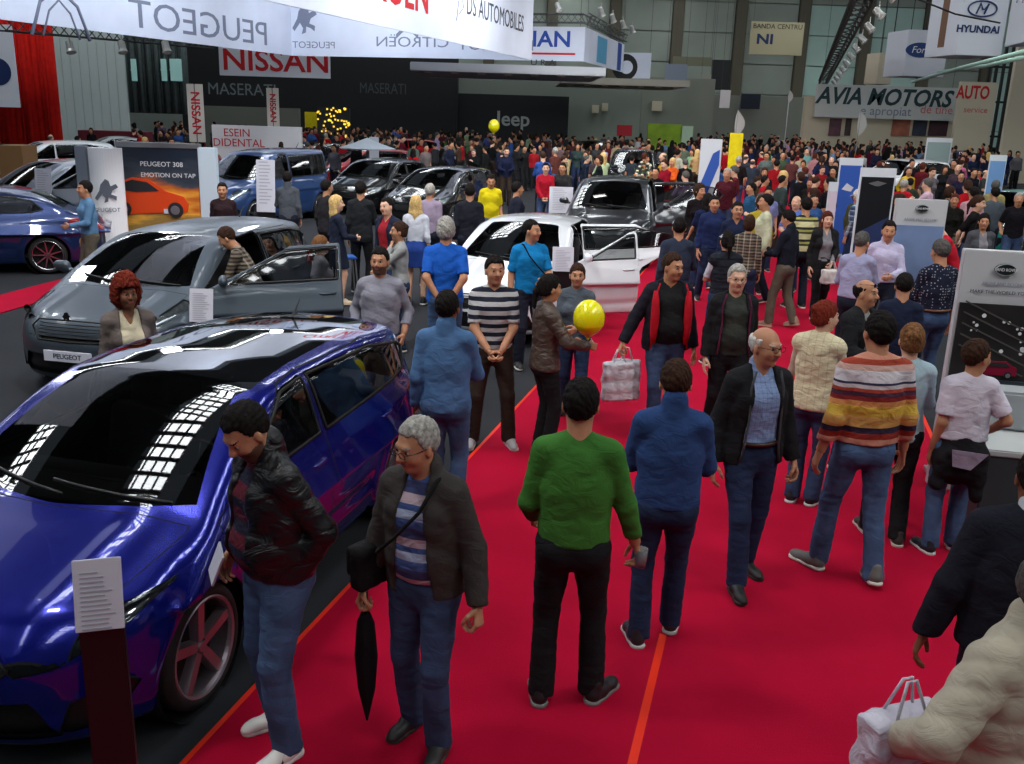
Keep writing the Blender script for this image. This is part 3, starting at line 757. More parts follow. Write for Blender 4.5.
    for _ in range(3):
        e = 2e-3; f0 = fn(V[:, 0], V[:, 1], V[:, 2])
        g = np.stack([fn(V[:, 0]+e*(i == 0), V[:, 1]+e*(i == 1), V[:, 2]+e*(i == 2))-fn(V[:, 0]-e*(i == 0), V[:, 1]-e*(i == 1), V[:, 2]-e*(i == 2)) for i in range(3)], 1)/(2*e)
        V = V-g*(np.clip(f0, -.02, .02)/((g**2).sum(1)+1e-6))[:, None]
    return V, Q, fn
def wheel(sp, pos, parent, out, h, style, rimm, name='wheel', steer=0):
    """out = +1/-1: which way the outer face looks along y"""
    r = sp['wr']; n = 48 if h < .03 else 20; w = .105
    mb = MB(); t = .062
    prof = [(r-t-.004, -w+.012), (r-t+.01, -w), (r-.03, -w), (r-.008, -w+.018), (r, -w+.035), (r, 0), (r, w-.035), (r-.008, w-.018), (r-.03, w), (r-t+.01, w), (r-t-.004, w-.012)]
    mb.lathe(prof, n, 'y')
    o = mb.build(name, mat('tyre', (22, 22, 23), .75, bump=.001), parent, pos, smooth=True); o.rotation_euler.z = steer
    R0 = r-t; rim = MB()
    rim.lathe([(R0+.004, -w+.012), (R0-.012, -w+.02), (R0-.02, 0), (R0-.016, w-.025), (R0-.002, w-.016), (R0+.006, w-.008), (R0-.004, w-.001), (R0-.016, w-.008), (R0-.022, w-.03)], n, 'y')
    rim.lathe([(0, -.02), (R0-.02, -.02)], n, 'y', mi=1)
    S = 5 if style != 'multi' else 9
    for i in range(S):
        a = 2*math.pi*i/S+.3
        for q, (wd0, wd1) in enumerate(((.034, .062), ) if style == 'five' else ((.020, .016),)):
            offs = (0,) if style in ('five', 'multi') else (-.05, .05)
            for of in offs:
                d = Vector((math.cos(a+of*3), 0, math.sin(a+of*3))); d1 = Vector((math.cos(a+of*1.2), 0, math.sin(a+of*1.2))) if style != 'five' else d
                s_ = Vector((-d.z, 0, d.x)); y0 = w-.045; y1 = w-.018
                p0 = d*.035; p1 = d1*(R0-.006)
                A = [p0-s_*wd0, p0+s_*wd0, p1+s_*wd1*.62, p1-s_*wd1*.62]
                b = len(rim.v)
                for (yy, sc_) in ((y0-.03, 1.0), (y1, .72)):
                    for k, p in enumerate(A):
                        cc = (p0 if k < 2 else p1); p2 = cc+(p-cc)*sc_; rim.v.append((p2.x, yy-(0.012 if k < 2 and yy == y1 else 0), p2.z))
                for f in ((0, 1, 2, 3), (7, 6, 5, 4), (0, 4, 5, 1), (1, 5, 6, 2), (2, 6, 7, 3), (3, 7, 4, 0)): rim.f.append([b+k for k in f]); rim.m.append(0)
    rim.lathe([(.0, w-.020), (.028, w-.022), (.034, w-.035), (.045, w-.06)], 20, 'y')
    if out < 0: rim.v = [(x, -y, z) for x, y, z in rim.v]
    rim.build('rim', [rimm, mat('brake_dark', (40, 40, 42), .5, metal=.6)], o, smooth=False)
    return o
def make_car(kind, pm, h=.035, label='', group=None, loc=(0, 0, 0), rz=0, doors=(), open_deg=62, style='five', rimm=None, glass=None, roofm=None, plate=None, lights='halogen',
             interior=True, mirrors=True, grille='wide', name='car', rearlights=True, steer=0, plate_text='', boot=False, mould=None):
    sp = SPEC[kind]; W = sp['W']; L = sp['L']; (w0, w1), (r0, r1) = sp['ws'], sp['rw']; a1, a2 = sp['ax']; belt = sp['belt']
    glass = glass or glassm('car_glass'); rimm = rimm or mat('alloy', (170, 172, 178), .25, metal=1.0)
    dark = mat('car_plastic', (16, 17, 19), .45); trimm = mat('cabin_trim', (22, 22, 25), .7); chrome = mat('chrome', (215, 218, 222), .08, metal=1.0)
    root = empty(name, loc, rz); tag(root, label, 'car', group)
    V, Q, fn = car_shell(sp, h)
    Fs = [tuple(f) for f in Q.tolist()]
    N = vnormals(V, Q)
    R1 = sp['wr']+.050
    def roofz(x): return np.interp(x, [p[0] for p in sp['roof']], [p[1] for p in sp['roof']])
    # outlines in the side view
    xa = w0[0]+.50; xs = lambda z: w0[0]+.20+(z-w0[1])*(w1[0]-w0[0])/(w1[1]-w0[1])
    zb0 = belt+.035; zt = roofz(2.4)-.10
    bp = (a1+a2)/2+sp.get('bp', .12)
    front_win = [(xs(zb0)+.16, zb0), (xs(zt)+.10, zt-.02), (bp-.04, roofz(bp)-.095), (bp-.05, zb0+.02)]
    re = r0[0]-.10 if kind != 'sedan' else r0[0]+.12
    rear_win = [(bp+.04, zb0+.02), (bp+.03, roofz(bp)-.095), ((bp+re)/2+.15, roofz((bp+re)/2+.15)-.105), (re-.05, roofz(re-.05)-.15 if kind != 'sedan' else 1.24), (re+.12, zb0+.17 if kind != 'sedan' else zb0+.09), (re-.05, zb0+.05)]
    if kind == 'van': rear_win = [(bp+.04, zb0+.02), (bp+.03, roofz(bp)-.13), (re-.12, roofz(re)-.13), (re-.02, zb0+.04)]
    d_front = [(xs(zb0)-.12, belt-.04), (xs(zb0)-.10, .42), (xs(zb0)-.02, .27), (bp-.02, .27), (bp, .5), (bp, roofz(bp)-.055), (xs(zt)+.14, roofz(xs(zt)+.14)-.06), (xs(zb0)+.02, zb0-.01)]
    d_rear = [(bp+.012, .5), (bp, .27), (a2-.48, .27), (a2-.40, .55), (a2-.22, .78), (re-.08, belt-.02), (re-.05, zb0+.10), ((bp+re)/2+.18, roofz((bp+re)/2)-.065), (bp+.012, roofz(bp)-.055)]
    pw = poly2(front_win); pr = poly2(rear_win); pdf = poly2(d_front); pdr = poly2(d_rear)
    sidep = lambda v: (np.abs(v[:, 1]) < .40)
    parts = {}
    def split(Fs, V, f, mask=None):
        val = f(V); 
        if mask is not None: val = np.where(mask(V), val, np.abs(val)+.05)
        return clip(V, Fs, val)
    # wheel openings
    for ax in (a1, a2):
        V, I, Fs = split(Fs, V, lambda v: np.sqrt((v[:, 0]-ax)**2+(v[:, 2]-sp['wr'])**2)-R1, lambda v: (np.abs(v[:, 1]) > W-.36))
    sides = {}
    for sd in (-1, 1):
        mk_ = lambda v, sd=sd: v[:, 1]*sd > .42
        V, I, Fs = split(Fs, V, lambda v: pw(v[:, 0], v[:, 2]) -.015, mk_); sides['fw', sd] = I
        V, I, Fs = split(Fs, V, lambda v: pr(v[:, 0], v[:, 2])-.015, mk_); sides['rw', sd] = I
    # windscreen and back window
    zt1 = w1[1]; hw = W-.16
    sc_out = [(-hw, w0[1]+.03), (-hw+.10, (w0[1]+zt1)/2), (-hw+.22, zt1-.005), (0, zt1+.018), (hw-.22, zt1-.005), (hw-.10, (w0[1]+zt1)/2), (hw, w0[1]+.03), (0, w0[1]+.005)]
    pws = poly2([(a, b) for a, b in sc_out])
    V, ws, Fs = split(Fs, V, lambda v: np.maximum(pws(v[:, 1], v[:, 2]), v[:, 0]-w1[0]-.12), lambda v: (v[:, 0] < w1[0]+.3) & (v[:, 0] > w0[0]-.2))
    prw = poly2([(-W+.27, r1[1]+.10), (-W+.33, r0[1]-.06), (W-.33, r0[1]-.06), (W-.27, r1[1]+.10)])
    V, bw, Fs = split(Fs, V, lambda v: prw(v[:, 1], v[:, 2])-.02, lambda v: (v[:, 0] > r0[0]-.15) if kind != 'sedan' else (v[:, 0] > r0[0]-.1))
    # doors (both sides as their own panels), gaps are the cut itself
    dp = {}
    for sd in (-1, 1):
        mk_ = lambda v, sd=sd: v[:, 1]*sd > .40
        for key, pf in (('f', pdf), ('r', pdr)):
            V, I, Fs = split(Fs, V, lambda v: pf(v[:, 0], v[:, 2]), mk_)
            if (key, sd) in doors: dp[key, sd] = I; continue
            V, J, gap = split(I, V, lambda v: pf(v[:, 0], v[:, 2])+.006, mk_)
            dp[key, sd] = J; parts.setdefault('gap', []); parts['gap'] += gap
    # bonnet gap, lamps, grille
    zg = [(-.44, .70), (.44, .70), (.40, .52), (-.40, .52)]
    fr = lambda v: v[:, 0] < .62
    bonp = poly2([(.16, -.66), (.06, -.4), (.03, 0), (.06, .4), (.16, .66), (w0[0]+.06, W-.12), (w0[0]-.02, 0), (w0[0]+.06, -W+.12)])
    V, bon, Fs = split(Fs, V, lambda v: np.where(v[:, 2] > .60, bonp(v[:, 0], v[:, 1]), .2)); V, bon, gap = split(bon, V, lambda v: bonp(v[:, 0], v[:, 1])+.006); parts['gap'] += gap
    if lights == 'sharp': lp = [(.40, .655), (.47, .575), (.62, .60), (.80, .715), (.86, .80), (.74, .765), (.55, .70)]
    else: lp = [(.42, .62), (.56, .57), (.74, .62), (.86, .74), (.88, .84), (.74, .80), (.55, .73)]
    dz = .0 if kind in ('hatch', 'small', 'sedan') else .10
    lamps = {}
    for sd in (-1, 1):
        pl = poly2([(a, b+dz) for a, b in lp]); V, I, Fs = split(Fs, V, lambda v: pl(v[:, 1]*sd, v[:, 2])-.012, lambda v: (v[:, 0] < .80) & (v[:, 1]*sd > .25)); lamps[sd] = I
    if grille == 'wide': gp = [(-.36, .655), (-.42, .60), (-.33, .50), (.33, .50), (.42, .60), (.36, .655)]
    else: gp = [(-.30, .60), (-.34, .55), (-.30, .49), (.30, .49), (.34, .55), (.30, .60)]
    pg = poly2([(a, b+dz) for a, b in gp]); V, gri, Fs = split(Fs, V, lambda v: pg(v[:, 1], v[:, 2])-.015, fr)
    pi_ = poly2([(-.52, .43), (-.60, .25), (.60, .25), (.52, .43)]); V, low, Fs = split(Fs, V, lambda v: pi_(v[:, 1], v[:, 2])-.012, fr)
    fogs = {}
    for sd in (-1, 1):
        pf_ = poly2([(.66, .40), (.63, .26), (.76, .27), (.84, .42), (.80, .47)]); V, I, Fs = split(Fs, V, lambda v: pf_(v[:, 1]*sd, v[:, 2])-.008, lambda v: (v[:, 0] < .7) & (v[:, 1]*sd > .3)); fogs[sd] = I
    tails = {}
    for sd in (-1, 1):
        pt = poly2([(.60, .92+dz), (.60, .80+dz), (.70, .74+dz), (.92, .80+dz), (.92, .96+dz)]); V, I, Fs = split(Fs, V, lambda v: pt(v[:, 1]*sd, v[:, 2]), lambda v: (v[:, 0] > L-.55) & (v[:, 1]*sd > .3)); tails[sd] = I
    rf = None
    if roofm:
        pro = poly2([(w1[0]-.02, -W+.36), (w1[0]+.1, -W+.30), (r0[0]-.25, -W+.36), (r0[0]-.1, -W+.5), (r0[0]-.1, W-.5), (r0[0]-.25, W-.36), (w1[0]+.1, W-.30), (w1[0]-.02, W-.36), (w1[0]-.06, 0)])
        V, rf, Fs = split(Fs, V, lambda v: pro(v[:, 0], v[:, 1]), lambda v: v[:, 2] > 1.25)
    def put(name, Fc, m, parent=root, off=0.0, thick=0.0):
        if not Fc: return None
        v, f = compact(V, Fc)
        if off:
            tri = []
            n = np.zeros_like(v)
            for q in f:
                c = np.cross(v[q[2]]-v[q[0]], v[q[-1]]-v[q[1]] if len(q) > 3 else v[q[1]]-v[q[0]])
                if len(q) == 3: c = np.cross(v[q[1]]-v[q[0]], v[q[2]]-v[q[0]])
                for k in q: n[k] += c
            n /= (np.linalg.norm(n, axis=1)[:, None]+1e-12); v = v+n*off
        o = mk(name, v, f, m, parent)
        if thick:
            md = o.modifiers.new('thick', 'SOLIDIFY'); md.thickness = thick; md.offset = -1 if thick > 0 else 1; md.use_even_offset = False
        return o
    body = put('body_shell', Fs, pm)
    put('bonnet', bon, pm)
    put('panel_gap', parts['gap'], mat('gap_dark', (5, 5, 6), .9))
    if rf: put('glass_roof', rf, roofm)
    g = put('windscreen', ws, glass)
    put('rear_window', bw, glass)
    lens = mat('lamp_inner', (150, 155, 162), .18, metal=.9, var=.5, vscale=26)
    lensd = mat('lamp_dark', (30, 32, 38), .2, metal=.6, coat=1.0, var=.7, vscale=22)
    for sd in (-1, 1):
        o = put('headlight', lamps[sd], lensd if lights == 'sharp' else lens, off=-.012)
        if o:
            if h < .04:
                mb = MB()
                for (yy, zz, rr) in ((.56, .645, .038), (.70, .70, .042)):
                    xq = .10+.46*(yy/W)**3.2+.02; mb.lathe([(0, xq+.03), (rr*.6, xq+.02), (rr, xq-.01)], 18, 'x', (0, yy*sd, zz+dz))
                mb.build('reflector', chrome, o, smooth=True)
            put('lens', lamps[sd], glassm('lens_glass', t=.85), o, off=.004)
        o = put('tail_light', tails[sd], mat('tail_red', (130, 14, 18), .15, coat=1.0), off=.004)
        fo = put('fog_lamp', fogs[sd], dark, off=-.010)
        if fo and h < .04:
            mb = MB(); pts = [(.62, .27), (.66, .42), (.80, .485), (.85, .44)]
            P3 = []
            for (yy, zz) in pts:
                x_ = .46*(yy/W)**3.2+.03; P3.append((x_-.02, yy*sd, zz))
            mb.tube(P3, .010, 6); mb.build('chrome_trim', chrome, fo, smooth=True)
    gr = put('grille', gri, dark, off=-.02)
    if gr and h < .04:
        mb = MB()
        for zz in np.linspace(.52, .64, 5):
            mb.tube([(.10+.46*(abs(yy)/W)**3.2+.10*max((zz+dz-.5)/.3, 0)**2-.085, yy, zz+dz) for yy in np.linspace(-.36, .36, 9)], .005, 5)
        mb.build('grille_bar', chrome, gr, smooth=True)
        mb = MB(); mb.tube([(.012+.46*(abs(yy)/W)**3.2-.012+.10*max((zz+dz-.5)/.3, 0)**2, yy, zz+dz) for yy, zz in ((-.38, .67), (-.45, .60), (-.35, .485), (0, .48), (.35, .485), (.45, .60), (.38, .67), (0, .68), (-.38, .67))], .009, 6)
        mb.build('grille_frame', chrome, gr, smooth=True)
    put('lower_intake', low, dark, off=-.03)
    if h < .04:   # emblem on the nose
        mb = MB(); ez = .735+dz; ex = .075
        mb.prism([(.0, .045), (.02, .035), (.03, .01), (.045, .0), (.03, -.015), (.02, -.045), (.008, -.02), (-.01, -.03), (-.03, -.045), (-.022, -.01), (-.045, .005), (-.03, .02), (-.02, .04)], .012, 'x', ex)
        e = mb.build('emblem', chrome, root, (-.06, 0, ez), bevel=.002)
    if plate:
        mb = MB(); mb.box((0, 0, 0), (.015, .52, .11)); pl_ = mb.build('number_plate', plate, root, (-.015, 0, .44), bevel=.004)
        if plate_text: text('plate_text', plate_text, .07, mat('plate_ink', (40, 44, 60), .6), (-.010, 0, 0), (R(90), 0, R(-90)), pl_, .002)
    # doors and their windows
    for sd in (-1, 1):
        for key in ('f', 'r'):
            hinge = (d_front[0][0] if key == 'f' else bp+.01)
            dr = put('door', dp[key, sd], pm, thick=.035 if (key, sd) in doors else 0)
            wn_ = put('window', sides['fw' if key == 'f' else 'rw', sd], glass)
            if wn_ and dr: wn_.parent = dr; wn_.name = 'window_pane'
            # handle
            if dr:
                hx = (bp-.16 if key == 'f' else a2-.30); hz = belt-.10
                yy = W*1.0-.012; mb = MB(); mb.tube([(hx-.09, yy*sd, hz), (hx-.06, (yy+.022)*sd, hz), (hx+.06, (yy+.022)*sd, hz+.004), (hx+.09, yy*sd, hz+.004)], .011, 6); mb.build('handle', pm, dr, smooth=True)
            wout = [(a, b) for a, b in (front_win if key == 'f' else rear_win)]
            # window surround as a thin tube following the outline on the shell
            if h < .04:
                pts = []
                for i in range(len(wout)):
                    p, q = wout[i], wout[(i+1) % len(wout)]
                    for t_ in (0, .25, .5, .75): pts.append((p[0]+(q[0]-p[0])*t_, p[1]+(q[1]-p[1])*t_))
                P3 = []
                for (x_, z_) in pts+pts[:1]:
                    ys = np.linspace(.3, W+.05, 160); fv = fn(np.full(160, x_), ys, np.full(160, z_)); i = np.argmax(fv > 0); P3.append((x_, (ys[i]+.001)*sd, z_))
                mb = MB(); mb.tube(P3, .011, 6, cap=False); mb.build('window_seal', dark if not mould else mould, dr if dr else root, smooth=True)
            if mirrors and key == 'f':
                S = SD(); c = V3(xs(zb0)+.10, (W+.09)*sd, zb0+.055)
                S.cone(c+V3(0, -.03*sd, 0), c+V3(0, .05*sd, .005), .066, .056, .02, V3(1, 0, 0), 1.35); S.cone(c+V3(0, -.17*sd, -.05), c+V3(0, -.02*sd, -.03), .022, .028, .02)
                S.half(c+V3(.035, 0, 0), (1, 0, 0)); v, q = S.mesh(.012); mo = mk('door_mirror', v, q, pm, dr if dr else root)
                mb = MB(); mb.box(c+V3(.037, .01*sd, 0), (.004, .13, .085)); mb.build('mirror_glass', chrome, mo)
            if (key, sd) in doors and dr:
                # inner lining, then swing about the hinge
                dr2 = put('door_lining', dp[key, sd], trimm, dr, off=-.06)
                piv = Vector((hinge, (W-.04)*sd, 0))
                for c_ in [dr]+list(dr.children):
                    for v_ in c_.data.vertices: v_.co -= piv
                for c_ in dr.children: 
                    for gcc in c_.children:
                        for v_ in gcc.data.vertices: v_.co -= piv
                dr.location = piv; dr.rotation_euler.z = R(open_deg)*sd*1
                dr.name = 'open_door'
                mb = MB(); 
                sx = (d_front[2][0], bp) if key == 'f' else (bp, a2-.45); mb.box(((sx[0]+sx[1])/2, (W-.10)*sd, .26), (sx[1]-sx[0], .10, .05)); mb.build('door_sill', dark, root, bevel=.01)
    if interior:
        v, f = compact(V, Fs+bon+dp['f', -1]*(('f', -1) not in doors)+dp['f', 1]*(('f', 1) not in doors)+dp['r', -1]*(('r', -1) not in doors)+dp['r', 1]*(('r', 1) not in doors)+(rf or []))
        put('inner_lining', Fs+bon+sum([dp[k] for k in dp if k not in doors], [])+(rf or []), trimm, off=-.028)
        mb = MB(); mb.prism([(w0[0]+.05, .55), (w0[0]+.10, .93), (w0[0]+.35, .985), (w0[0]+.62, .95), (w0[0]+.66, .70), (w0[0]+.5, .55)], 2*(W-.16), 'y', -(W-.16)); mb.build('dashboard', trimm, root, bevel=.02)
        mb = MB(); mb.box((bp-.1, 0, .30), (L-2.0, 2*W-.3, .05)); mb.build('cabin_floor', trimm, root)
        seatm = mat('seat_fabric', (52, 52, 56), .85, var=.15)
        for (sx, ys) in ((bp-.28, (-.37, .37)), (a2-.42, (-.37, .37))):
            for sy in ys:
                S = SD(); S.box((sx-.18, sy, .52), (.26, .25, .085), .06, .03); S.box((sx+.14, sy, .80), (.085, .24, .30), .06, .04, Matrix.Rotation(R(14), 3, 'Y')); S.box((sx+.24, sy, 1.18), (.045, .13, .09), .04, .01)
                v, q = S.mesh(.03 if h < .04 else .05); mk('seat', v, q, seatm, root)
        mb = MB(); c = Vector((w0[0]+.72, -.37, .93)); ax_ = Matrix.Rotation(R(-65), 3, 'Y')
        mb.tube([c+ax_ @ Vector((.18*math.cos(t), .18*math.sin(t), 0)) for t in np.linspace(0, 2*math.pi, 21)], .015, 6, cap=False)
        for t in (0, 2.2, 4.1): mb.tube([c, c+ax_ @ Vector((.18*math.cos(t), .18*math.sin(t), 0))], .014, 5)
        mb.build('steering_wheel', dark, root, smooth=True)
    # wheels, liners, wipers
    for ax in (a1, a2):
        for sd in (-1, 1):
            wheel(sp, (ax, (W-.115)*sd, sp['wr']), root, sd, h, style, rimm, steer=steer if ax == a1 else 0)
            mb = MB(); mb.lathe([(R1+.004, W-.035), (R1+.012, W-.36), (.05, W-.38)], 28, 'y', (ax, 0, sp['wr']))
            if sd < 0: mb.v = [(x, -y, z) for x, y, z in mb.v]
            mb.build('wheel_well', mat('wheel_well', (8, 8, 9), .9), root, smooth=True)
    if h < .04:
        def on_glass(y, t):      # a point on the windscreen, t from cowl to top
            xs_ = np.linspace(w0[0]-.1, w1[0]+.3, 200); z = w0[1]+.02+(w1[1]-w0[1])*t; fv = fn(xs_, np.full(200, y), np.full(200, z)); return (xs_[np.argmax(fv < 0)]-.012, y, z+.006)
        for (ya, yb) in ((-.62, .08), (-.02, .52)):
            mb = MB(); pts = [on_glass(ya+(yb-ya)*t, .03+.09*t) for t in np.linspace(0, 1, 7)]; mb.tube(pts, .010, 5); mb.build('wiper', dark, root, smooth=True)
        mb = MB(); mb.tube([(r0[0]-.45, 0, roofz(r0[0]-.45)+.005), (r0[0]-.32, 0, roofz(r0[0]-.3)+.15)], [.012, .004], 6); mb.build('aerial', dark, root)
    return root
# ------------------------------------------------------------------ the hall
def struct(o): o['kind'] = 'structure'; return o
floor_m = mat('floor_carpet', (44, 46, 50), .95, var=.10, vscale=1.2, bump=.002, bscale=200, spec=.15)
red_m = mat('red_carpet', (164, 5, 43), .95, var=.09, vscale=1.6, bump=.003, bscale=220, spec=.12)
tape_m = mat('orange_tape', (226, 44, 12), .5)
def gpoly(name, pts, z, m):
    return struct(MB().prism([(p[0], p[1]) for p in pts], .012, 'z', z-.012).build(name, m))
struct(mk('floor', [(-70, -15, -.016), (90, -15, -.016), (90, 110, -.016), (-70, 110, -.016)], [(0, 1, 2, 3)], floor_m, smooth=False))
cl = at(200, 749); cr = at(920, 415)
lo_ = cl.dot(aR); ro_ = max(cr.dot(aR), 0)
def al(u, v): return aR*u+aF*v          # aisle coordinates: u to the right, v ahead
o = gpoly('floor_aisle', [al(lo_, -2), al(ro_, -2), al(ro_, 75), al(lo_, 75)], .002, red_m)
o = gpoly('trim_1', [al(lo_-.03, -2), al(lo_, -2), al(lo_, 75), al(lo_-.03, 75)], .004, tape_m)
o = gpoly('trim_2', [al(ro_, -2), al(ro_+.04, -2), al(ro_+.04, 75), al(ro_, 75)], .004, tape_m)
tp = at(647, 702).dot(aR)
tag(MB().prism([tuple(al(tp-.022, 2.2))[:2], tuple(al(tp+.022, 2.2))[:2], tuple(al(tp+.022, 5.15))[:2], tuple(al(tp-.022, 5.15))[:2]], .002, 'z', .0025).build('floor_tape', tape_m), 'orange tape strip stuck along the seam of the red carpet', 'tape')
# the cross aisle on the left
a, b = at(0, 313), at(75, 291); c, d = at(75, 277), at(0, 291)
dr_ = (b-a).normalized()
gpoly('floor_cross_aisle', [a-dr_*10, b+dr_*4.2, c+dr_*4.2, d-dr_*10], .002, red_m)
# back wall: panels between piers, with a run of pale lower panels
wallY = 84.0
def wpt(px, py, Y=wallY): return aty(px, py, Y)
pan = mat('wall_panel_grey', (150, 160, 150), .6, var=.12, vscale=.25); pan2 = mat('wall_panel_teal', (180, 212, 202), .55, var=.10, vscale=.25)
pan3 = mat('wall_panel_pale', (206, 222, 220), .55, var=.06, vscale=.3); pier = mat('wall_pier', (98, 94, 80), .8, var=.1, vscale=.3)
struct(MB().box((10, wallY+.6, 7), (190, .4, 14.5)).build('wall_back', pan))
xs = np.arange(-60, 95, 5.2)
for i, x in enumerate(xs):
    if x > -12:
        struct(MB().box((x, wallY+.15, 7), (.9, .7, 14.5)).build('trim_%d' % (i+10), pier, bevel=.05))
mb = MB(); mb2 = MB()
for i, x in enumerate(xs[:-1]):
    if x < -12: continue
    for j, z in enumerate(np.arange(0, 14, 2.4)):
        (mb2 if x > 13 and z < 10 and (i % 3) else mb).box((x+2.6, wallY+.28, z+1.18), (4.2, .25, 2.32))
struct(mb.build('wall_back_panels', pan, bevel=.03)); struct(mb2.build('wall_back_windows', pan2, bevel=.03))
side_m = mat('wall_side', (70, 74, 74), .8, var=.1, vscale=.2)
struct(MB().box((-66, 35, 7), (.4, 100, 14.5)).build('wall_left', side_m)); struct(MB().box((88, 35, 7), (.4, 100, 14.5)).build('wall_right', side_m)); struct(MB().box((10, -14.5, 7), (160, .4, 14.5)).build('wall_front', side_m))
# pale partition at the far left with a darker pleated curtain beside it
p0, p1 = aty(44, 60, 52), aty(125, 60, 52); p2 = aty(186, 60, 52)
mb = MB(); n = 9
for i in range(n):
    x = p0.x+(p1.x-p0.x)*(i+.5)/n; mb.box((x, 52, 4.6), ((p1.x-p0.x)/n*.97, .16, 9.2))
struct(mb.build('wall_left_partition', pan3, bevel=.02))
mb = MB(); n = 40; pts = []
for i in range(n+1): pts.append((p1.x+(p2.x-p1.x)*i/n, 52.1+.14*math.sin(i*1.15)))
for i in range(n): mb.poly([(pts[i][0], pts[i][1], 2.2), (pts[i+1][0], pts[i+1][1], 2.2), (pts[i+1][0], pts[i+1][1], 9), (pts[i][0], pts[i][1], 9)])
cu = mb.build('hall_curtain', cloth('curtain', (92, 104, 104)), smooth=True); tag(cu, 'tall grey pleated curtain beside the pale partition at the far left', 'curtain')
cu.modifiers.new('t', 'SOLIDIFY').thickness = .03
for k, px in enumerate((134, 164, 176)):
    q = aty(px, 70, 51.9); mb = MB(); mb.box((0, 0, 0), (.28 if k < 2 else .6, .08, 1.1)); mb.box((0, -.05, 0), (.34 if k < 2 else .66, .03, .05)); tag(mb.build('clerestory_window', mat('cold_glass', (170, 215, 210), .3, emit=(150, 205, 200), es=.15), None, q, bevel=.01),
        ['narrow lit window slot, leftmost of three in the grey curtain wall', 'narrow lit window slot, middle one of three in the curtain wall', 'wide lit window slot at the right end of the curtain wall'][k], 'window')
# red drape wall
p0, p1 = aty(6, 90, 40), aty(50, 90, 40)
mb = MB(); n = 44; x0, x1 = p0.x-6, p1.x+.3
for i in range(n):
    t0, t1 = i/n, (i+1)/n
    A = (x0+(x1-x0)*t0, 40+.12*math.sin(i*1.3)); B = (x0+(x1-x0)*t1, 40+.12*math.sin((i+1)*1.3))
    mb.poly([(A[0], A[1], 1.0), (B[0], B[1], 1.0), (B[0], B[1], 6.3), (A[0], A[1], 6.3)])
o = mb.build('red_drape', cloth('reddrape', (205, 30, 22)), smooth=True); o.modifiers.new('t', 'SOLIDIFY').thickness = .03
tag(o, 'tall red fabric drape hanging at the left edge', 'drape')
q = aty(-6, 66, 38); mb = MB(); mb.box((0, 0, 0), (1.7, .06, 3.0)); o = mb.build('hanging_banner', mat('banner_white', (222, 226, 236), .7), None, q, bevel=.01); tag(o, 'white hanging banner with a round blue emblem in front of the red drape', 'banner')
mb = MB(); mb.lathe([(.0, -.05), (.5, -.05), (.5, -.03)], 24, 'y'); mb.build('emblem', mat('ink_blue', (28, 48, 96), .5), o, (.15, 0, -.2))
# ceiling: dark deck with open bays under the skylights, trusses
deck = mat('ceiling_deck', (58, 62, 62), .8)
mb = MB()
for i in range(10):
    u = -40.5+i*9.0; c = al(u, 35); mb.box((c.x, c.y, 14.3), (6.0, 130, .2), Matrix.Rotation(-AX, 3, 'Z'))
struct(mb.build('ceiling', deck))
mb = MB(); Mz = Matrix.Rotation(-AX, 3, 'Z')
for i in range(9):
    for j in range(6):
        for k in range(15):
            c = al(-36+i*9.0, -8+j*17-5.0+k*.72); mb.box((c.x, c.y, 13.35), (1.9, .20, .16), Mz)
        for sx in (-.5, 0, .5):
            c = al(-36+i*9.0+sx, -8+j*17); mb.box((c.x, c.y, 13.30), (.07, 10.9, .1), Mz)
struct(mb.build('ceiling_skylight_bars', mat('bar_dark', (40, 44, 44), .6)))
def truss(name, p, q, w=.4, r=.035, n=14, m=None, label='', lamps=0, group=None, lampm=None):
    p = Vector(p); q = Vector(q); d = (q-p).normalized(); s = d.cross(Vector((0, 0, 1))).normalized()*w*.5; u = s.cross(d).normalized()*w*.5
    mb = MB(); L4 = [(s+u), (-s+u), (-s-u), (s-u)]
    for o_ in L4: mb.tube([p+o_, q+o_], r, 5)
    for i in range(n):
        a = p+(q-p)*(i/n); b = p+(q-p)*((i+1)/n)
        for k in range(4): mb.tube([a+L4[k], b+L4[(k+1) % 4]], r*.6, 4)
    o = mb.build(name, m or mat('truss_metal', (96, 98, 98), .35, metal=.8), None)
    tag(o, label, 'truss', group)
    return o
def lampcan(p, aim, label, group, m=None):
    t = Vector(aim).normalized(); mb = MB(); a = Vector(p)
    mb.tube([a-t*.22, a-t*.18, a+t*.10, a+t*.2], [.07, .12, .13, .17], 10); mb.tube([a+Vector((0, 0, .38)), a+Vector((0, 0, .1))], .02, 5)
    o = mb.build('spot_lamp', m or mat('lamp_body', (170, 172, 170), .4, metal=.5), None, smooth=False); tag(o, label, 'spotlight', group)
    l = MB(); l.tube([a+t*.18, a+t*.205], .13, 12); l.build('lamp_lens', mat('lit_lens', (255, 250, 240), .3, emit=(255, 246, 228), es=3.0), o); return o

# ------------------------------------------------------------------ hanging banner ring over the left stands
fab = mat('banner_fabric', (214, 222, 240), .85, var=.05, vscale=.8, wr=.02, wscale=2, trans=0.0)
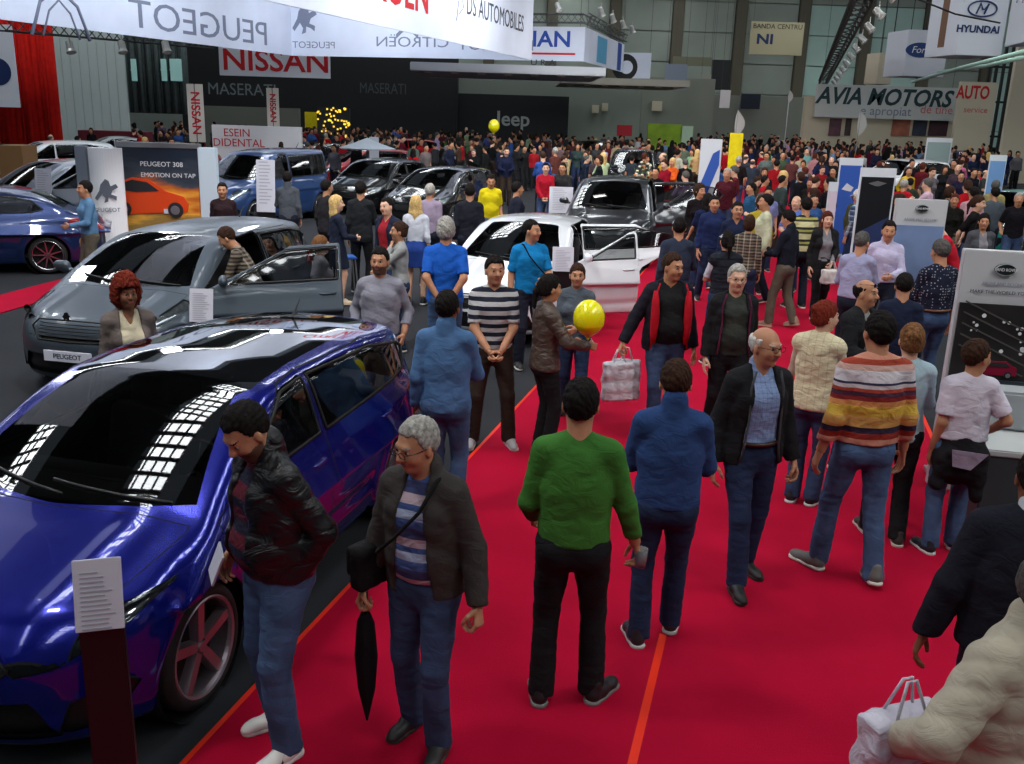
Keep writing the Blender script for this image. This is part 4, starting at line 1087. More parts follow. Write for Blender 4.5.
# backlit translucent fabric: the lamps inside the ring shine through it
ink = mat('ink_grey', (62, 66, 78), .7); inkg = mat('ink_soft', (120, 128, 150), .8); inkr = mat('ink_red', (190, 24, 34), .7); inkb = mat('ink_blue', (28, 48, 96), .5); inkk = mat('ink_black', (30, 30, 34), .7)
ZB, ZT = 4.75, 6.95
Rf = at(531, 60, ZB); uR = Rf.dot(aR); vF = Rf.dot(aF); _d = ray(292, 60); uL = _d.dot(aR)*vF/_d.dot(aF)
def wall_banner(name, A, B, z0, z1, label, m=None, th=.05, group=None, cat='banner'):
    """upright panel from A to B"""
    A = Vector((A[0], A[1], 0)); B = Vector((B[0], B[1], 0)); d = B-A; L = d.length
    root = MB().box((0, 0, 0), (L, th, z1-z0)).build(name, m or fab, None, ((A.x+B.x)/2, (A.y+B.y)/2, (z0+z1)/2)); root.rotation_euler.z = math.atan2(d.y, d.x)
    tag(root, label, cat, group); root['len'] = L
    cb = MB()
    for sx in (-.45, .45): cb.tube([(sx*L, 0, (z1-z0)/2-.02), (sx*L, 0, 14.2-(z0+z1)/2)], .012, 4)
    cb.build('cable', mat('cable_grey', (60, 60, 60), .5), root); return root
def lion(parent, x, y, z, s, m, front=-1):
    mb = MB(); P_ = [(.0, .5), (.14, .42), (.2, .2), (.42, .3), (.5, .16), (.26, .02), (.2, -.14), (.42, -.22), (.40, -.40), (.26, -.30), (.08, -.24), (.06, -.44), (-.10, -.5), (-.04, -.3), (-.16, -.12), (-.38, -.4), (-.46, -.3), (-.26, .02), (-.2, .26)]
    mb.prism([(a*s, b*s) for a, b in P_], .012, 'y', -.006); return mb.build('lion_emblem', m, parent, (x, y, z))
def chevrons(parent, x, y, z, s, m):
    mb = MB()
    for dz in (0, -.34): mb.prism([(-.5*s, (dz-.12)*s), (0, (dz+.34)*s), (.5*s, (dz-.12)*s), (.5*s, (dz-.30)*s), (0, (dz+.14)*s), (-.5*s, (dz-.30)*s)], .012, 'y', -.006)
    return mb.build('chevron_emblem', m, parent, (x, y, z))
vN = 6.0
# right face: its printed side looks to the aisle.  A near, B far -> local -Y faces the aisle side
rb = wall_banner('hanging_banner', al(uR, vN), al(uR, vF), ZB, ZT, 'long white hanging banner with a red car maker name facing the aisle')
Lr = vF-vN
def put_text(par, s, size, px, m, side=-1, z=0.0, sx=1.0, bold=.0, name='lettering', th=.03):
    """side -1: readable from local -Y; +1: readable from local +Y; mirrored letters are the back of a print"""
    return text(name, s, size, m, (px, side*th, z), (R(90), 0, 0 if side < 0 else math.pi), par, .004, sx=sx, bold=bold)
def at_u(px, py, u):      # where a pixel's ray meets the plane u=const, as distance v
    d = ray(px, py); t = u/d.dot(aR); return d.dot(aF)*t, CAM_H+d.z*t
def onR(px, py): v, z = at_u(px, py, uR); return v-vN-Lr/2, z-(ZB+ZT)/2
x1, z1 = onR(497, 16); xa, _ = onR(470, 16); xb, _ = onR(528, 22)
t_ = put_text(rb, 'DS AUTOMOBILES', .78, x1, ink, -1, z1, sx=(xb-xa)/6.6)
x1, z1 = onR(372, -6); xb, _ = onR(432, 2); xa, _ = onR(322, -10)
t_ = put_text(rb, 'CITROËN', 1.15, (xa+xb)/2, inkr, -1, -.18, sx=(xb-xa)/5.4, bold=.02)
x1, z1 = onR(459, 14)
mb = MB(); mb.tube([(-.3, 0, -.5), (0, 0, .5), (.3, 0, -.1), (-.05, 0, -.3)], .02, 4); mb.build('maker_emblem', inkg, rb, (x1, -.03, 0))
# far face, seen from inside: the print shows through mirrored
fb = wall_banner('hanging_banner', al(uL, vF), al(uR, vF), ZB, ZT, 'white end banner of the hanging ring, lettering showing mirrored')
wd = uR-uL
def mtext(par, s, size, px, m, z, sx=1.0, side=-1): 
    o = put_text(par, s, size, px, m, side, z, sx); o.scale.x = -sx; return o
mtext(fb, 'CITROËN', .52, wd*.02, inkg, -.55, 1.35); chevrons(fb, wd*.0, -.03, .15, .9, inkg)
mtext(fb, 'PEUGEOT', .52, wd*.36, inkg, -.62, 1.3); mtext(fb, 'PEUGEOT', .35, -wd*.40, inkg, -.7, 1.2)
lion(fb, -wd*.44, -.03, .25, 1.1, inkg)
# left face, seen from inside
lb = wall_banner('hanging_banner', al(uL, vN+3), al(uL, vF), ZB, ZT, 'long white hanging banner on the left with a mirrored car maker name')
def onL(px, py): v, z = at_u(px, py, uL); return v-(vN+3)-(vF-vN-3)/2, z-(ZB+ZT)/2
xa, za = onL(130, 14); xb, zb_ = onL(266, 30)
mtext(lb, 'PEUGEOT', 1.15, (xa+xb)/2, inkg, (za+zb_)/2-.1, (xb-xa)/4.9)
xa, za = onL(58, 4); mb = MB(); mb.tube([(-1.1, 0, -.75), (-.7, 0, .1), (0, 0, .5), (.7, 0, .1), (1.1, 0, -.75)], .05, 5); mb.tube([(-.7, 0, -.75), (-.4, 0, -.1), (0, 0, .2), (.4, 0, -.1), (.7, 0, -.75)], .03, 5)
mb.build('maker_emblem', inkg, lb, (xa*1.0, -.03, za-.1), smooth=True)
# lamps washing the ring from inside and from the aisle
for v in (12, 19, 26):
    p = al((uL+uR)/2, v); area('ring_lamp', (p.x, p.y, 6.6), (0, R(90), -AX), 1.2, 1.2, 110, (.86, .91, 1)); area('ring_lamp', (p.x, p.y, 6.6), (0, R(-90), -AX), 1.2, 1.2, 150, (.86, .91, 1))
p = al((uL+uR)/2, vF-5); area('ring_lamp', (p.x, p.y, 6.4), (R(90), 0, -AX), 2, 1, 190, (.84, .9, 1))
for v in (14, 21, 28):
    p = al(uR+2.6, v); area('ring_lamp', (p.x, p.y, 7.6), (0, R(65), -AX), .8, .8, 170, (.9, .94, 1))
# second ring farther down the aisle
vA = vF+9.0
def uat(px, py, v): d = ray(px, py); t = v/d.dot(aF); return d.dot(aR)*t, CAM_H+d.z*t
uC, zt2 = uat(585, 27, vA); uA, _ = uat(495, 30, vA); _, zb2 = uat(560, 61, vA)
b2 = wall_banner('hanging_banner', al(uA, vA), al(uC, vA), zb2, zt2, 'white hanging sign with bold blue letters over a red line')
uM, zM = uat(548, 43, vA); xm = uM-(uA+uC)/2; zc = (zb2+zt2)/2
uS, zS = uat(549, 41, vA)
put_text(b2, 'DACIAN', .95, xm-1.0, mat('ink_blue2', (30, 70, 160), .6), -1, zS-zc+.05, 1.15, .02)
MB().box((0, 0, 0), (3.0, .01, .09)).build('red_line', inkr, b2, (xm-.2, -.03, zS-zc-.55)); put_text(b2, 'U R A', .36, xm-.2, ink, -1, zS-zc-.95, 1.3)
vB = vA+11
b3 = wall_banner('hanging_banner', al(uC, vA), al(uC, vB), zb2, zt2, 'white side banner with a pale blue picture, on the second ring')
MB().box((0, 0, 0), (2.6, .02, 1.2)).build('picture_panel', mat('sky_print', (90, 170, 210), .6), b3, (-1.2, -.03, 0))
MB().box((0, 0, 0), (1.2, .02, 1.4)).build('logo_panel', mat('ink_blue2', (30, 70, 160), .6), b3, (4.0, -.03, 0))
b4 = wall_banner('hanging_banner', al(uC-.2, vB+.5), al(uC+1.5, vB+.5), zb2-.3, zt2-.4, 'white hanging box sign with a black round letter')
mb = MB(); mb.lathe([(.0, -.04), (.72, -.04), (.72, -.01)], 28, 'y'); mb.build('disc', inkk, b4, (-.6, 0, -.1)); mb = MB(); mb.lathe([(.0, -.06), (.36, -.06)], 20, 'y'); mb.build('disc_centre', fab, b4, (-.5, 0, -.1))
b5 = wall_banner('hanging_banner', al(uC+1.9, vB+4), al(uC+3.2, vB+4), zb2-.8, zt2-.8, 'grey blue hanging sign past the round letter sign', mat('sign_greyblue', (120, 132, 150), .6))
# canopy roofs below the rings
q0, q1 = aty(470, 66, 46), aty(690, 80, 46)
for k, (pa, pb, Y, zz, dep, lab) in enumerate(((410, 606, 42, None, 9, 'long white canopy roof hanging below the second ring'), (560, 690, 52, None, 8, 'far grey canopy roof with a pale front edge'))):
    A = aty(pa, 66+k*14, Y); B = aty(pb, 72+k*12, Y); z = (A.z+B.z)/2
    c = MB().box((0, 0, 0), (B.x-A.x, dep, .35)).build('canopy_roof', mat('canopy_white', (190, 196, 206), .6) if k == 0 else mat('canopy_grey', (150, 148, 138), .6), None, ((A.x+B.x)/2, Y+dep/2, z), bevel=.03); tag(c, lab, 'canopy')
    for j in range(7):
        x = -(B.x-A.x)/2+(j+.6)*(B.x-A.x)/7.2
        mb = MB(); mb.lathe([(0, -.05), (.16, -.05), (.18, 0)], 12, 'z'); mb.build('downlight', mat('lit_lens', (255, 250, 240), .3), c, (x, -dep/2+.9, -.18))
# trusses with lamps on top of the second ring
tA, tB = al(uA, vA-.1), al(uC, vA-.1)
truss('lighting_truss', (tA.x, tA.y, zt2+.35), (tB.x, tB.y, zt2+.35), .35, .03, 14, label='short lighting truss above the blue-lettered hanging sign')
tB2 = al(uC, vB); truss('lighting_truss', (tB.x, tB.y, zt2+.4), (tB2.x, tB2.y, zt2+.3), .35, .03, 12, label='lighting truss running back over the picture banner')
for k in range(4):
    t = .1+.28*k; p = tB.lerp(tB2, t); lampcan((p.x+.5, p.y, zt2+.75), (.4, .3, -1), 'white spotlight above the picture banner of the second ring, '+['nearest', 'second', 'third', 'farthest'][k]+' one', 'spotlights above the second ring')
p = al(uC-1.2, vA-.3); lampcan((p.x, p.y, zt2+.8), (.4, -.4, -1), 'white spotlight alone above the blue-lettered sign', None)
# long lighting truss over the right side
tp0 = aty(868, -14, 30); tp1 = aty(822, 84, 74)
truss('lighting_truss', tp0, tp1, .5, .05, 34, mat('truss_dark', (60, 62, 62), .5, metal=.6), label='long dark lighting truss running back above the right side')
for k in range(11):
    t = .02+.09*k; p = Vector(tp0).lerp(Vector(tp1), t); lampcan((p.x+.75, p.y, p.z-.1), (.9, -.5, -1), 'white spotlight on the long dark truss, '+['nearest', 'second', 'third', 'fourth', 'fifth', 'sixth', 'seventh', 'eighth', 'ninth', 'tenth', 'farthest'][k]+' from the near end', 'spotlights along the long truss')
tp0 = aty(0, 24, 30); tp1 = aty(210, 44, 44)
truss('lighting_truss', tp0, tp1, .35, .03, 26, mat('truss_dark', (60, 62, 62), .5, metal=.6), label='thin truss behind the long mirrored banner at far left')
for k, px in enumerate((70, 122, 166)):
    p = aty(px, 47, 34); lampcan(p, (.3, -.3, -1), 'small spotlight under the thin truss at far left, '+['leftmost', 'middle', 'rightmost'][k]+' one', 'spotlights at far left')

# ------------------------------------------------------------------ far stands on the left
blk = mat('stand_black', (22, 25, 28), .55); blk2 = mat('stand_dark', (34, 38, 40), .6)
def board(name, px0, py0, px1, py1, Y, label, m, th=.2, cat='sign', group=None, toground=False, bev=.01):
    A = aty((px0+px1)/2, py0, Y); B = aty((px0+px1)/2, py1, Y); Lx = aty(px0, (py0+py1)/2, Y).x; Rx = aty(px1, (py0+py1)/2, Y).x
    zt, zb = A.z, B.z
    if toground: zb = 0
    o = MB().box((0, 0, 0), (Rx-Lx, th, zt-zb)).build(name, m, None, ((Lx+Rx)/2, Y, (zt+zb)/2), bevel=bev)
    if label: tag(o, label, cat, group)
    else: struct(o)
    o['w'] = Rx-Lx; o['h'] = zt-zb
    if name.startswith('hanging') or name == 'dealer_banner' and not toground:
        cb = MB()
        for sx in (-.46, .46): cb.tube([(sx*o['w'], 0, o['h']/2-.02), (sx*o['w'], 0, 14.2-o.location.z)], .012, 4)
        cb.build('cable', mat('cable_grey', (60, 60, 60), .5), o)
    return o
def btext(o, s, size, m, x=0, z=0, sx=1.0, bold=0.0, shear=0.0, name='lettering'):
    th = o.dimensions.y if o.dimensions.y else .2
    ys = [v.co.y for v in o.data.vertices]; return text(name, s, size, m, (x, min(ys)-.012, z), (R(90), 0, 0), o, .004, sx=sx, bold=bold, shear=shear)
s1 = board('stand_wall', 184, 48, 458, 145, 62, 'wide black stand wall with dim luxury car lettering', blk, 1.0, 'stand', toground=True)
sg = mat('silver_letter', (120, 128, 132), .4); 
def rel(o, px, py, Y): p = aty(px, py, Y); return p.x-o.location.x, p.z-o.location.z
x, z = rel(s1, 242, 90, 61.5); btext(s1, 'MASERATI', 1.0, sg, x, z, .95)
x, z = rel(s1, 383, 89, 61.5); btext(s1, 'MASERATI', .9, mat('dim_letter', (78, 84, 88), .5), x, z, .72)
s2 = board('stand_wall', 455, 76, 640, 140, 64, 'long olive-grey stand wall in the middle distance', mat('stand_olive', (128, 138, 128), .7), .6, 'stand', toground=True)
s3 = board('stand_wall', 458, 95, 568, 140, 62.6, 'black stand backdrop with off-road maker lettering', blk, .8, 'stand', toground=True)
x, z = rel(s3, 513, 119.5, 62); btext(s3, 'Jeep', 1.25, mat('jeep_letter', (170, 176, 176), .5), x, z, 1.0, .02)
x, z = rel(s3, 556, 104, 62); btext(s3, 'EXIT', .3, mat('dim_letter', (78, 84, 88), .5), x, z) if False else None
s4 = board('stand_wall', 640, 78, 712, 150, 70, 'dull green-grey wall of the farthest stand', mat('stand_olive2', (130, 136, 124), .7), .6, 'stand', toground=True)
s5 = board('stand_wall', 700, 96, 812, 150, 80, 'low grey partition along the back wall', mat('partition_grey', (124, 128, 118), .8), .5, 'partition', toground=True)
s6 = board('stand_wall', 198, 107, 300, 150, 58, 'grey low stand wall beneath the dim lettering', mat('partition_grey2', (104, 108, 100), .8), .5, 'partition', toground=True)
nb = board('hanging_banner', 219, 36, 330, 77, 44, 'white hanging banner with a red car maker name, below the ring', mat('banner_white', (222, 226, 236), .7), .08, 'banner')
x, z = rel(nb, 276, 62, 44); btext(nb, 'NISSAN', 1.25, inkr, x, z, 1.12, .02)
wb = board('stand_wall', 214, 126, 302, 172, 38, 'white panel wall with two lines of small red letters', mat('panel_white', (214, 212, 214), .6), .3, 'stand', toground=True)
x, z = rel(wb, 238, 133, 38); btext(wb, 'ESEIN', .42, inkr, x, z); x, z = rel(wb, 240, 143, 38); btext(wb, 'DIDENTAL', .42, inkr, x, z)
for k, (pa, pb, ya, yb, Y, t) in enumerate(((188, 204, 84, 142, 40, 'NISSAN'), (267, 279, 88, 128, 46, 'NISSAN'))):
    f = board('flag_banner', pa, ya, pb, yb, Y, ['tall white vertical banner with red letters beside the black stand', 'shorter white vertical banner above the white panel wall'][k], mat('banner_cream', (214, 208, 200), .7), .06, 'banner')
    t_ = btext(f, t, .5 if k == 0 else .38, inkr, 0, 0, 1, .01); t_.rotation_euler = (R(90), R(90), 0)
    p = f.location; MB().tube([(.0, 0, -f['h']/2-p.z+f['h']/2), (0, 0, f['h']/2)], .04, 8).build('pole', mat('pole_grey', (120, 120, 122), .4, metal=.6), f)
# furniture of the left stands
tagm = mat('maroon', (96, 24, 40), .7)
o = board('counter', 82, 131, 150, 146, 46, 'long maroon counter in front of the pale partition', tagm, .8, 'counter', toground=True)
o = board('display_box', 6, 145, 30, 165, 25, 'brown wooden box on the far left stand', mat('box_brown', (120, 86, 50), .7), .8, 'box', toground=True)
o = board('display_cabinet', 26, 122, 52, 150, 44, 'white cabinet with a dark round screen by the red drape', mat('panel_white', (214, 212, 214), .6), .8, 'cabinet', toground=True)
MB().lathe([(0, -.45), (.42, -.45), (.42, -.4)], 20, 'y').build('screen', inkk, o, (.1, 0, .4))
# yellow light wall behind the crowd
lw = board('light_wall', 318, 108, 350, 134, 56, 'dark panel studded with small yellow lamps', blk2, .3, 'panel', toground=True)
rr = random.Random(3); mb = MB()
for i in range(60): mb.box((rr.uniform(-lw['w']/2, lw['w']/2), -.18, rr.uniform(-.2, 1) * lw['h']/2), (.09, .05, .09))
mb.build('lamps', mat('yellow_lamp', (240, 200, 60), .4, emit=(240, 200, 70), es=1.2), lw)
o = board('yellow_flag', 305, 112, 317, 134, 57, 'upright yellow flag left of the lamp panel', cloth('yellowflag', (212, 196, 30)), .06, 'flag', toground=True)
o = board('green_panel', 647, 124, 681, 152, 58, 'bright green display wall at the far end', mat('lime', (140, 180, 40), .6, var=.3, vscale=1.2), .3, 'panel', toground=True)
o = board('white_panel', 681, 126, 692, 152, 57.5, 'pale green upright panel beside the bright green wall', mat('palegreen', (190, 220, 190), .6), .3, 'panel', toground=True)
o = board('red_sign', 617, 125, 632, 136, 58, 'small red sign left of the bright green wall', mat('sign_red', (190, 30, 50), .6), .2, 'sign', toground=False)
MB().tube([(0, 0, -o.location.z), (0, 0, 0)], .05, 6).build('pole', blk2, o)
for k, (a_, b_, c_, d_, Y) in enumerate(((617, 103, 634, 112, 69.4), (652, 101, 662, 111, 69.4), (592, 105, 599, 113, 63.5), (602, 103, 608, 111, 63.5))):
    o = board('picture_frame', a_, b_, c_, d_, Y, ['pale poster on the far green-grey wall, leftmost one', 'pale poster on the far green-grey wall, beside the red sign', 'small lit poster on the olive wall, left of a pair', 'small lit poster on the olive wall, right of a pair'][k], mat('poster_pale', (196, 190, 164), .6), .12, 'poster')
o = board('hanging_sign', 673, 57, 712, 66, 72, 'narrow olive hanging sign high on the far wall', mat('sign_olive', (130, 132, 110), .7), .2, 'sign')
o = board('hanging_sign', 700, 74, 710, 107, 71, 'narrow pale vertical sign hanging in the far middle', mat('sign_pale', (160, 160, 150), .7), .2, 'sign')
o = board('hanging_sign', 712, 60, 729, 90, 76, 'dark hanging loudspeaker box on the far wall', blk2, .6, 'speaker')
o = board('hanging_sign', 720, 90, 730, 108, 66, 'small white hanging card in the far middle', mat('panel_white', (214, 212, 214), .6), .1, 'sign')
o = board('wall_screen', 741, 94, 760, 109, 79, 'dark rectangular screen on the grey partition', mat('screen_navy', (26, 34, 48), .3), .2, 'screen')
o = board('hanging_banner', 750, 22, 803, 55, 78, 'beige hanging banner with a few dark letters, high on the back wall', mat('banner_beige', (176, 170, 138), .8), .12, 'banner')
btext(o, 'BANDA CENTRU', .5, inkk, 0, .85, 1.0); btext(o, 'NI', 1.0, inkb, -.9, -.1, 1.3, .03)
# ------------------------------------------------------------------ right hand dealer wall
av = mat('avia_cloth', (188, 192, 190), .8); bg = mat('beige_cloth', (190, 182, 160), .8)
A = board('stand_wall', 803, 96, 820, 140, 68.5, 'beige end panel of the long dealer banner', bg, .6, 'panel', toground=True)
o = board('dealer_banner', 815, 86, 956, 119, 68, 'long pale banner with dark italic dealer lettering', av, .25, 'banner')
x, z = rel(o, 887, 98, 67.8); btext(o, 'AVIA MOTORS', 1.5, mat('ink_teal', (22, 56, 62), .6), x-.2, z, .93, .04, .25)
x, z = rel(o, 898, 111, 67.8); btext(o, 'e apropiat', .85, inkg, x-.8, z-.05, 1.0); x, z = rel(o, 937, 110, 67.8); btext(o, 'de tine', .8, mat('ink_pink', (200, 110, 110), .7), x, z)
o2 = board('stand_wall', 815, 119, 956, 140, 68.4, 'row of picture panels under the dealer banner', bg, .3, 'panel', toground=True)
for k, (pa, pb, c) in enumerate(((893, 911, (150, 90, 70)), (914, 928, (44, 50, 66)), (930, 949, (60, 36, 44)), (830, 842, (90, 60, 70)), (846, 852, (60, 50, 50)))):
    xa, za = rel(o2, pa, 127, 68); xb, _ = rel(o2, pb, 127, 68); MB().box((0, 0, 0), (xb-xa, .05, 1.15)).build('picture', mat('pic_%d' % k, c, .5, var=.5, vscale=1.5), o2, ((xa+xb)/2, -.2, za))
o = board('dealer_banner', 956, 82, 993, 139, 64, 'beige banner with bold red letters beside the dealer banner', bg, .3, 'banner', toground=True)
x, z = rel(o, 975, 93, 63.8); btext(o, 'AUTO', 1.1, inkr, x-.1, z, .68, .03); x, z = rel(o, 976, 110, 63.8); btext(o, 'service', .55, mat('ink_pink', (200, 110, 110), .7), x, z)
o = board('stand_wall', 1011, 30, 1060, 140, 52, 'tall beige banner wall at the right edge', bg, .3, 'banner', toground=True)
# dark frame between the two
p0 = aty(991, 60, 66); p1 = aty(1012, 60, 66); mb = MB()
for x in np.linspace(p0.x, p1.x, 4): mb.box((x, 66, 4), (.14, .2, 8))
for z in (2.2, 4.4, 6.6): mb.box(((p0.x+p1.x)/2, 66, z), (p1.x-p0.x, .15, .14))
o = mb.build('glazed_frame', mat('frame_dark', (30, 34, 34), .5)); tag(o, 'dark glazed metal frame between two beige banners', 'frame')
# cube signs
def cube_sign(px0, py0, px1, py1, Y, depth, label, m, yaw):
    A = aty(px0, py1, Y); B = aty(px1, py0, Y); w = B.x-A.x; h = B.z-A.z
    o = MB().box((0, 0, 0), (w, depth, h)).build('cube_sign', m, None, ((A.x+B.x)/2, Y+depth/2*.9, (A.z+B.z)/2), bevel=.02); o.rotation_euler.z = yaw
    tag(o, label, 'sign'); o['w'] = w; o['h'] = h
    mb = MB()
    for sx in (-.4, .4):
        for sy in (-.4, .4): mb.tube([(sx*w, sy*depth, h/2), (sx*w, sy*depth, 14.2-o.location.z)], .02, 4)
    mb.build('cable', blk2, o); return o
cw = mat('cube_white', (206, 212, 222), .55)
o = cube_sign(950, -14, 1009, 55, 42, 2.6, 'white hanging cube sign with an oval emblem and dark lettering', cw, R(6))
btext(o, 'HYUNDAI', .38, inkb, -.2, -.35, 1.1, .015)
mb = MB(); mb.tube([(.62*math.cos(a), 0, .30*math.sin(a)) for a in np.linspace(0, 2*math.pi, 25)], .035, 6, cap=False); mb.tube([(-.25, 0, -.2), (-.1, 0, .2), (.0, 0, -.02), (.1, 0, -.02), (.25, 0, .2), (.1, 0, -.2)], .04, 5)
mb.build('oval_emblem', inkb, o, (-.15, -1.33, .45))
mb = MB(); mb.box((0, 0, 0), (.02, .5, 2.0)); mb.build('side_letters', mat('ink_brown', (110, 80, 60), .6), o, (-o['w']/2-.01, 0, 0))
o = cube_sign(899, 31, 948, 76, 50, 2.2, 'white hanging cube sign with a blue oval, behind the larger cube', cw, R(6))
mb = MB(); mb.lathe([(0, -1.13), (.5, -1.13), (.5, -1.08)], 28, 'y'); e = mb.build('oval_emblem', mat('ink_blue3', (24, 60, 120), .4), o, (-.35, 0, .15)); e.scale = (1.5, 1, .7)
t_ = btext(o, 'Ford', .45, mat('letter_white', (220, 222, 226), .5), -.35, .15, 1.1, 0, .2); t_.location.y = -1.15
o = cube_sign(1032, -30, 1090, 42, 36, 2.6, 'white hanging cube sign cut by the right edge of the view', cw, R(-12)); btext(o, 'FIAT', .4, inkg, -.9, .2)
o = cube_sign(874, 53, 893, 84, 56, 1.6, 'small beige hanging sign left of the blue oval cube', bg, R(6))
mb = MB(); mb.tube([aty(905, -6, 38), aty(955, 14, 40), aty(1000, 23, 41)], .035, 6); tag(mb.build('power_cable', inkk, smooth=True), 'black cable hanging across the front of the emblem cube', 'cable')
for k, pts in enumerate((((912, 82, 48), (960, 68, 40), (1030, 50, 30)), ((938, 72, 46), (985, 66, 38), (1030, 56, 30)))):
    mb = MB(); mb.tube([aty(*q) for q in pts], .07, 6); tag(mb.build('handrail_tube', mat('pale_tube', (160, 200, 186), .3), smooth=True), ['pale green tube slanting across below the cube signs, upper one', 'pale green tube slanting across below the cube signs, lower one'][k], 'tube')
# ------------------------------------------------------------------ cars in the hall
def rotv(rz, x, y): return Vector((x*math.cos(rz)-y*math.sin(rz), x*math.sin(rz)+y*math.cos(rz), 0))
def origin(pix, z, local, rz):
    p = at(pix[0], pix[1], z); d = rotv(rz, local[0], local[1]); return (p.x-d.x, p.y-d.y, 0)
pbl = mat('plate_white', (206, 208, 222), .5)
az = lambda deg: R(90-deg)
rz = az(15.1)
hero = make_car('hatch', paint('deep_blue', (12, 22, 128), .55, .22), .022, 'metallic deep blue hatchback with black glass roof beside the red aisle', None, origin((195, 645), .325, (.88, -.82), rz), rz, style='five', rimm=mat('alloy_hero', (160, 150, 158), .34, metal=.85),
                roofm=mat('roof_glass', (5, 6, 8), .04, coat=1.0), lights='sharp', plate=pbl, name='hatchback_car', mould=mat('chrome', (0, 0, 0)))
rz = az(12)
grey = make_car('small3', paint('matt_grey', (62, 72, 82), .45, .42, .35), .024, 'matt grey hatchback with its driver door wide open', None, origin((66, 329), .74, (.0, 0), rz), rz, doors=[('f', -1)], open_deg=58, plate=pbl, name='hatchback_car', plate_text='PEUGEOT', grille='small')
grey.scale = (1.12, 1.05, 1.03)
rz = az(14)
white = make_car('small', paint('pearl_white', (214, 218, 224), .1, .3), .026, 'white hatchback with two doors open beside the red aisle', None, origin((510, 259), 1.0, (1.1, 0), rz), rz, doors=[('f', -1), ('r', -1)], open_deg=60, style='multi', name='hatchback_car', plate=pbl)
rz = R(22)
make_car('sedan', paint('sedan_blue', (22, 44, 92), .5, .28), .028, 'dark blue saloon seen from its rear side at the left edge', None, origin((48, 255), .315, (3.5, -.80), rz), rz, style='multi', name='saloon_car')
rz = az(32)
silver = make_car('suv', paint('silver', (160, 166, 174), .6, .3), .034, 'silver estate car with an open door beside the white totem', None, origin((70, 161), 1.6, (2.6, 0), rz), rz, doors=[('f', -1)], open_deg=40, name='estate_car')
rz = az(24)
make_car('van', paint('van_blue', (40, 68, 116), .4, .3), .034, 'blue passenger van in front of the white panel wall', None, origin((268, 149), 1.8, (2.6, 0), rz), rz, name='van')
kk = paint('black', (14, 15, 18), .3, .25)
def far(kind, pm, label, px, py, deg, h=.045, group=None, style='five', src=None, zr=None, doors=()):
    sp = SPEC[kind]; zt = zr or max(p[1] for p in sp['roof']); rz = az(deg); loc = origin((px, py), zt, (sp['L']*.57, 0), rz)
    if src is not None:
        o = copy_tree(src); o.location = loc; o.rotation_euler.z = rz; o['label'] = label
        if group: o['group'] = group
        return o
    return make_car(kind, pm, h, label, group, loc, rz, style=style, name='hatchback_car' if kind != 'sedan' else 'saloon_car', doors=doors, open_deg=60)
k1 = far('hatch', kk, 'black hatchback, second from the white car, behind the man in a yellow polo', 448, 166, 20, .036)
k2 = far('hatch', kk, 'black hatchback left of the other dark one, behind the blonde women', 384, 158, 18, src=k1)
k3 = far('suv', paint('dark_grey', (48, 50, 56), .5, .3), 'dark grey car facing the camera, two doors open toward the red aisle', 617, 177, 10, .036, doors=[('f', -1), ('r', -1)])
k4 = far('suv', kk, 'black tall estate parked behind the dark grey car', 634, 149, 8, .045)
k6 = far('hatch', paint('red', (170, 18, 30), .2, .3), 'red hatchback far behind the dark ones on the left', 372, 148, 60, .06)
k7 = far('hatch', None, 'red hatchback at the back of the left stands', 404, 138, 60, src=k6)
k8 = far('sedan', paint('silver', (0, 0, 0)), 'silver saloon in the far left rows', 118, 136, 60, .06)
k9 = far('suv', paint('pearl_white', (0, 0, 0)), 'white off-road car surrounded by visitors on the right', 908, 159, 60, .05)
k10 = far('sedan', paint('maroon', (90, 20, 36), .3, .3), 'maroon saloon on the far right stand', 958, 150, 80, .06)
k11 = far('hatch', paint('teal', (40, 150, 140), .3, .3), 'green teal hatchback at the right edge', 1030, 190, 60, .05)
k12 = far('hatch', kk, 'black hatchback in the far row left of centre', 318, 143, 40, src=k1)
k14 = far('sedan', None, 'silver saloon standing under the dealer banner', 880, 138, 80, src=k8)
k15 = far('suv', None, 'white tall car behind the silver saloon at far left', 54, 140, 50, src=k9)
k16 = far('hatch', None, 'black hatchback at the far end of the right hand stands', 1000, 147, 70, src=k1)
k17 = far('suv', None, 'black tall estate far behind, left of the green wall', 590, 140, 10, src=k4)
k18 = far('sedan', None, 'maroon saloon far in front of the maroon counter at far left', 168, 141, 60, src=k10)
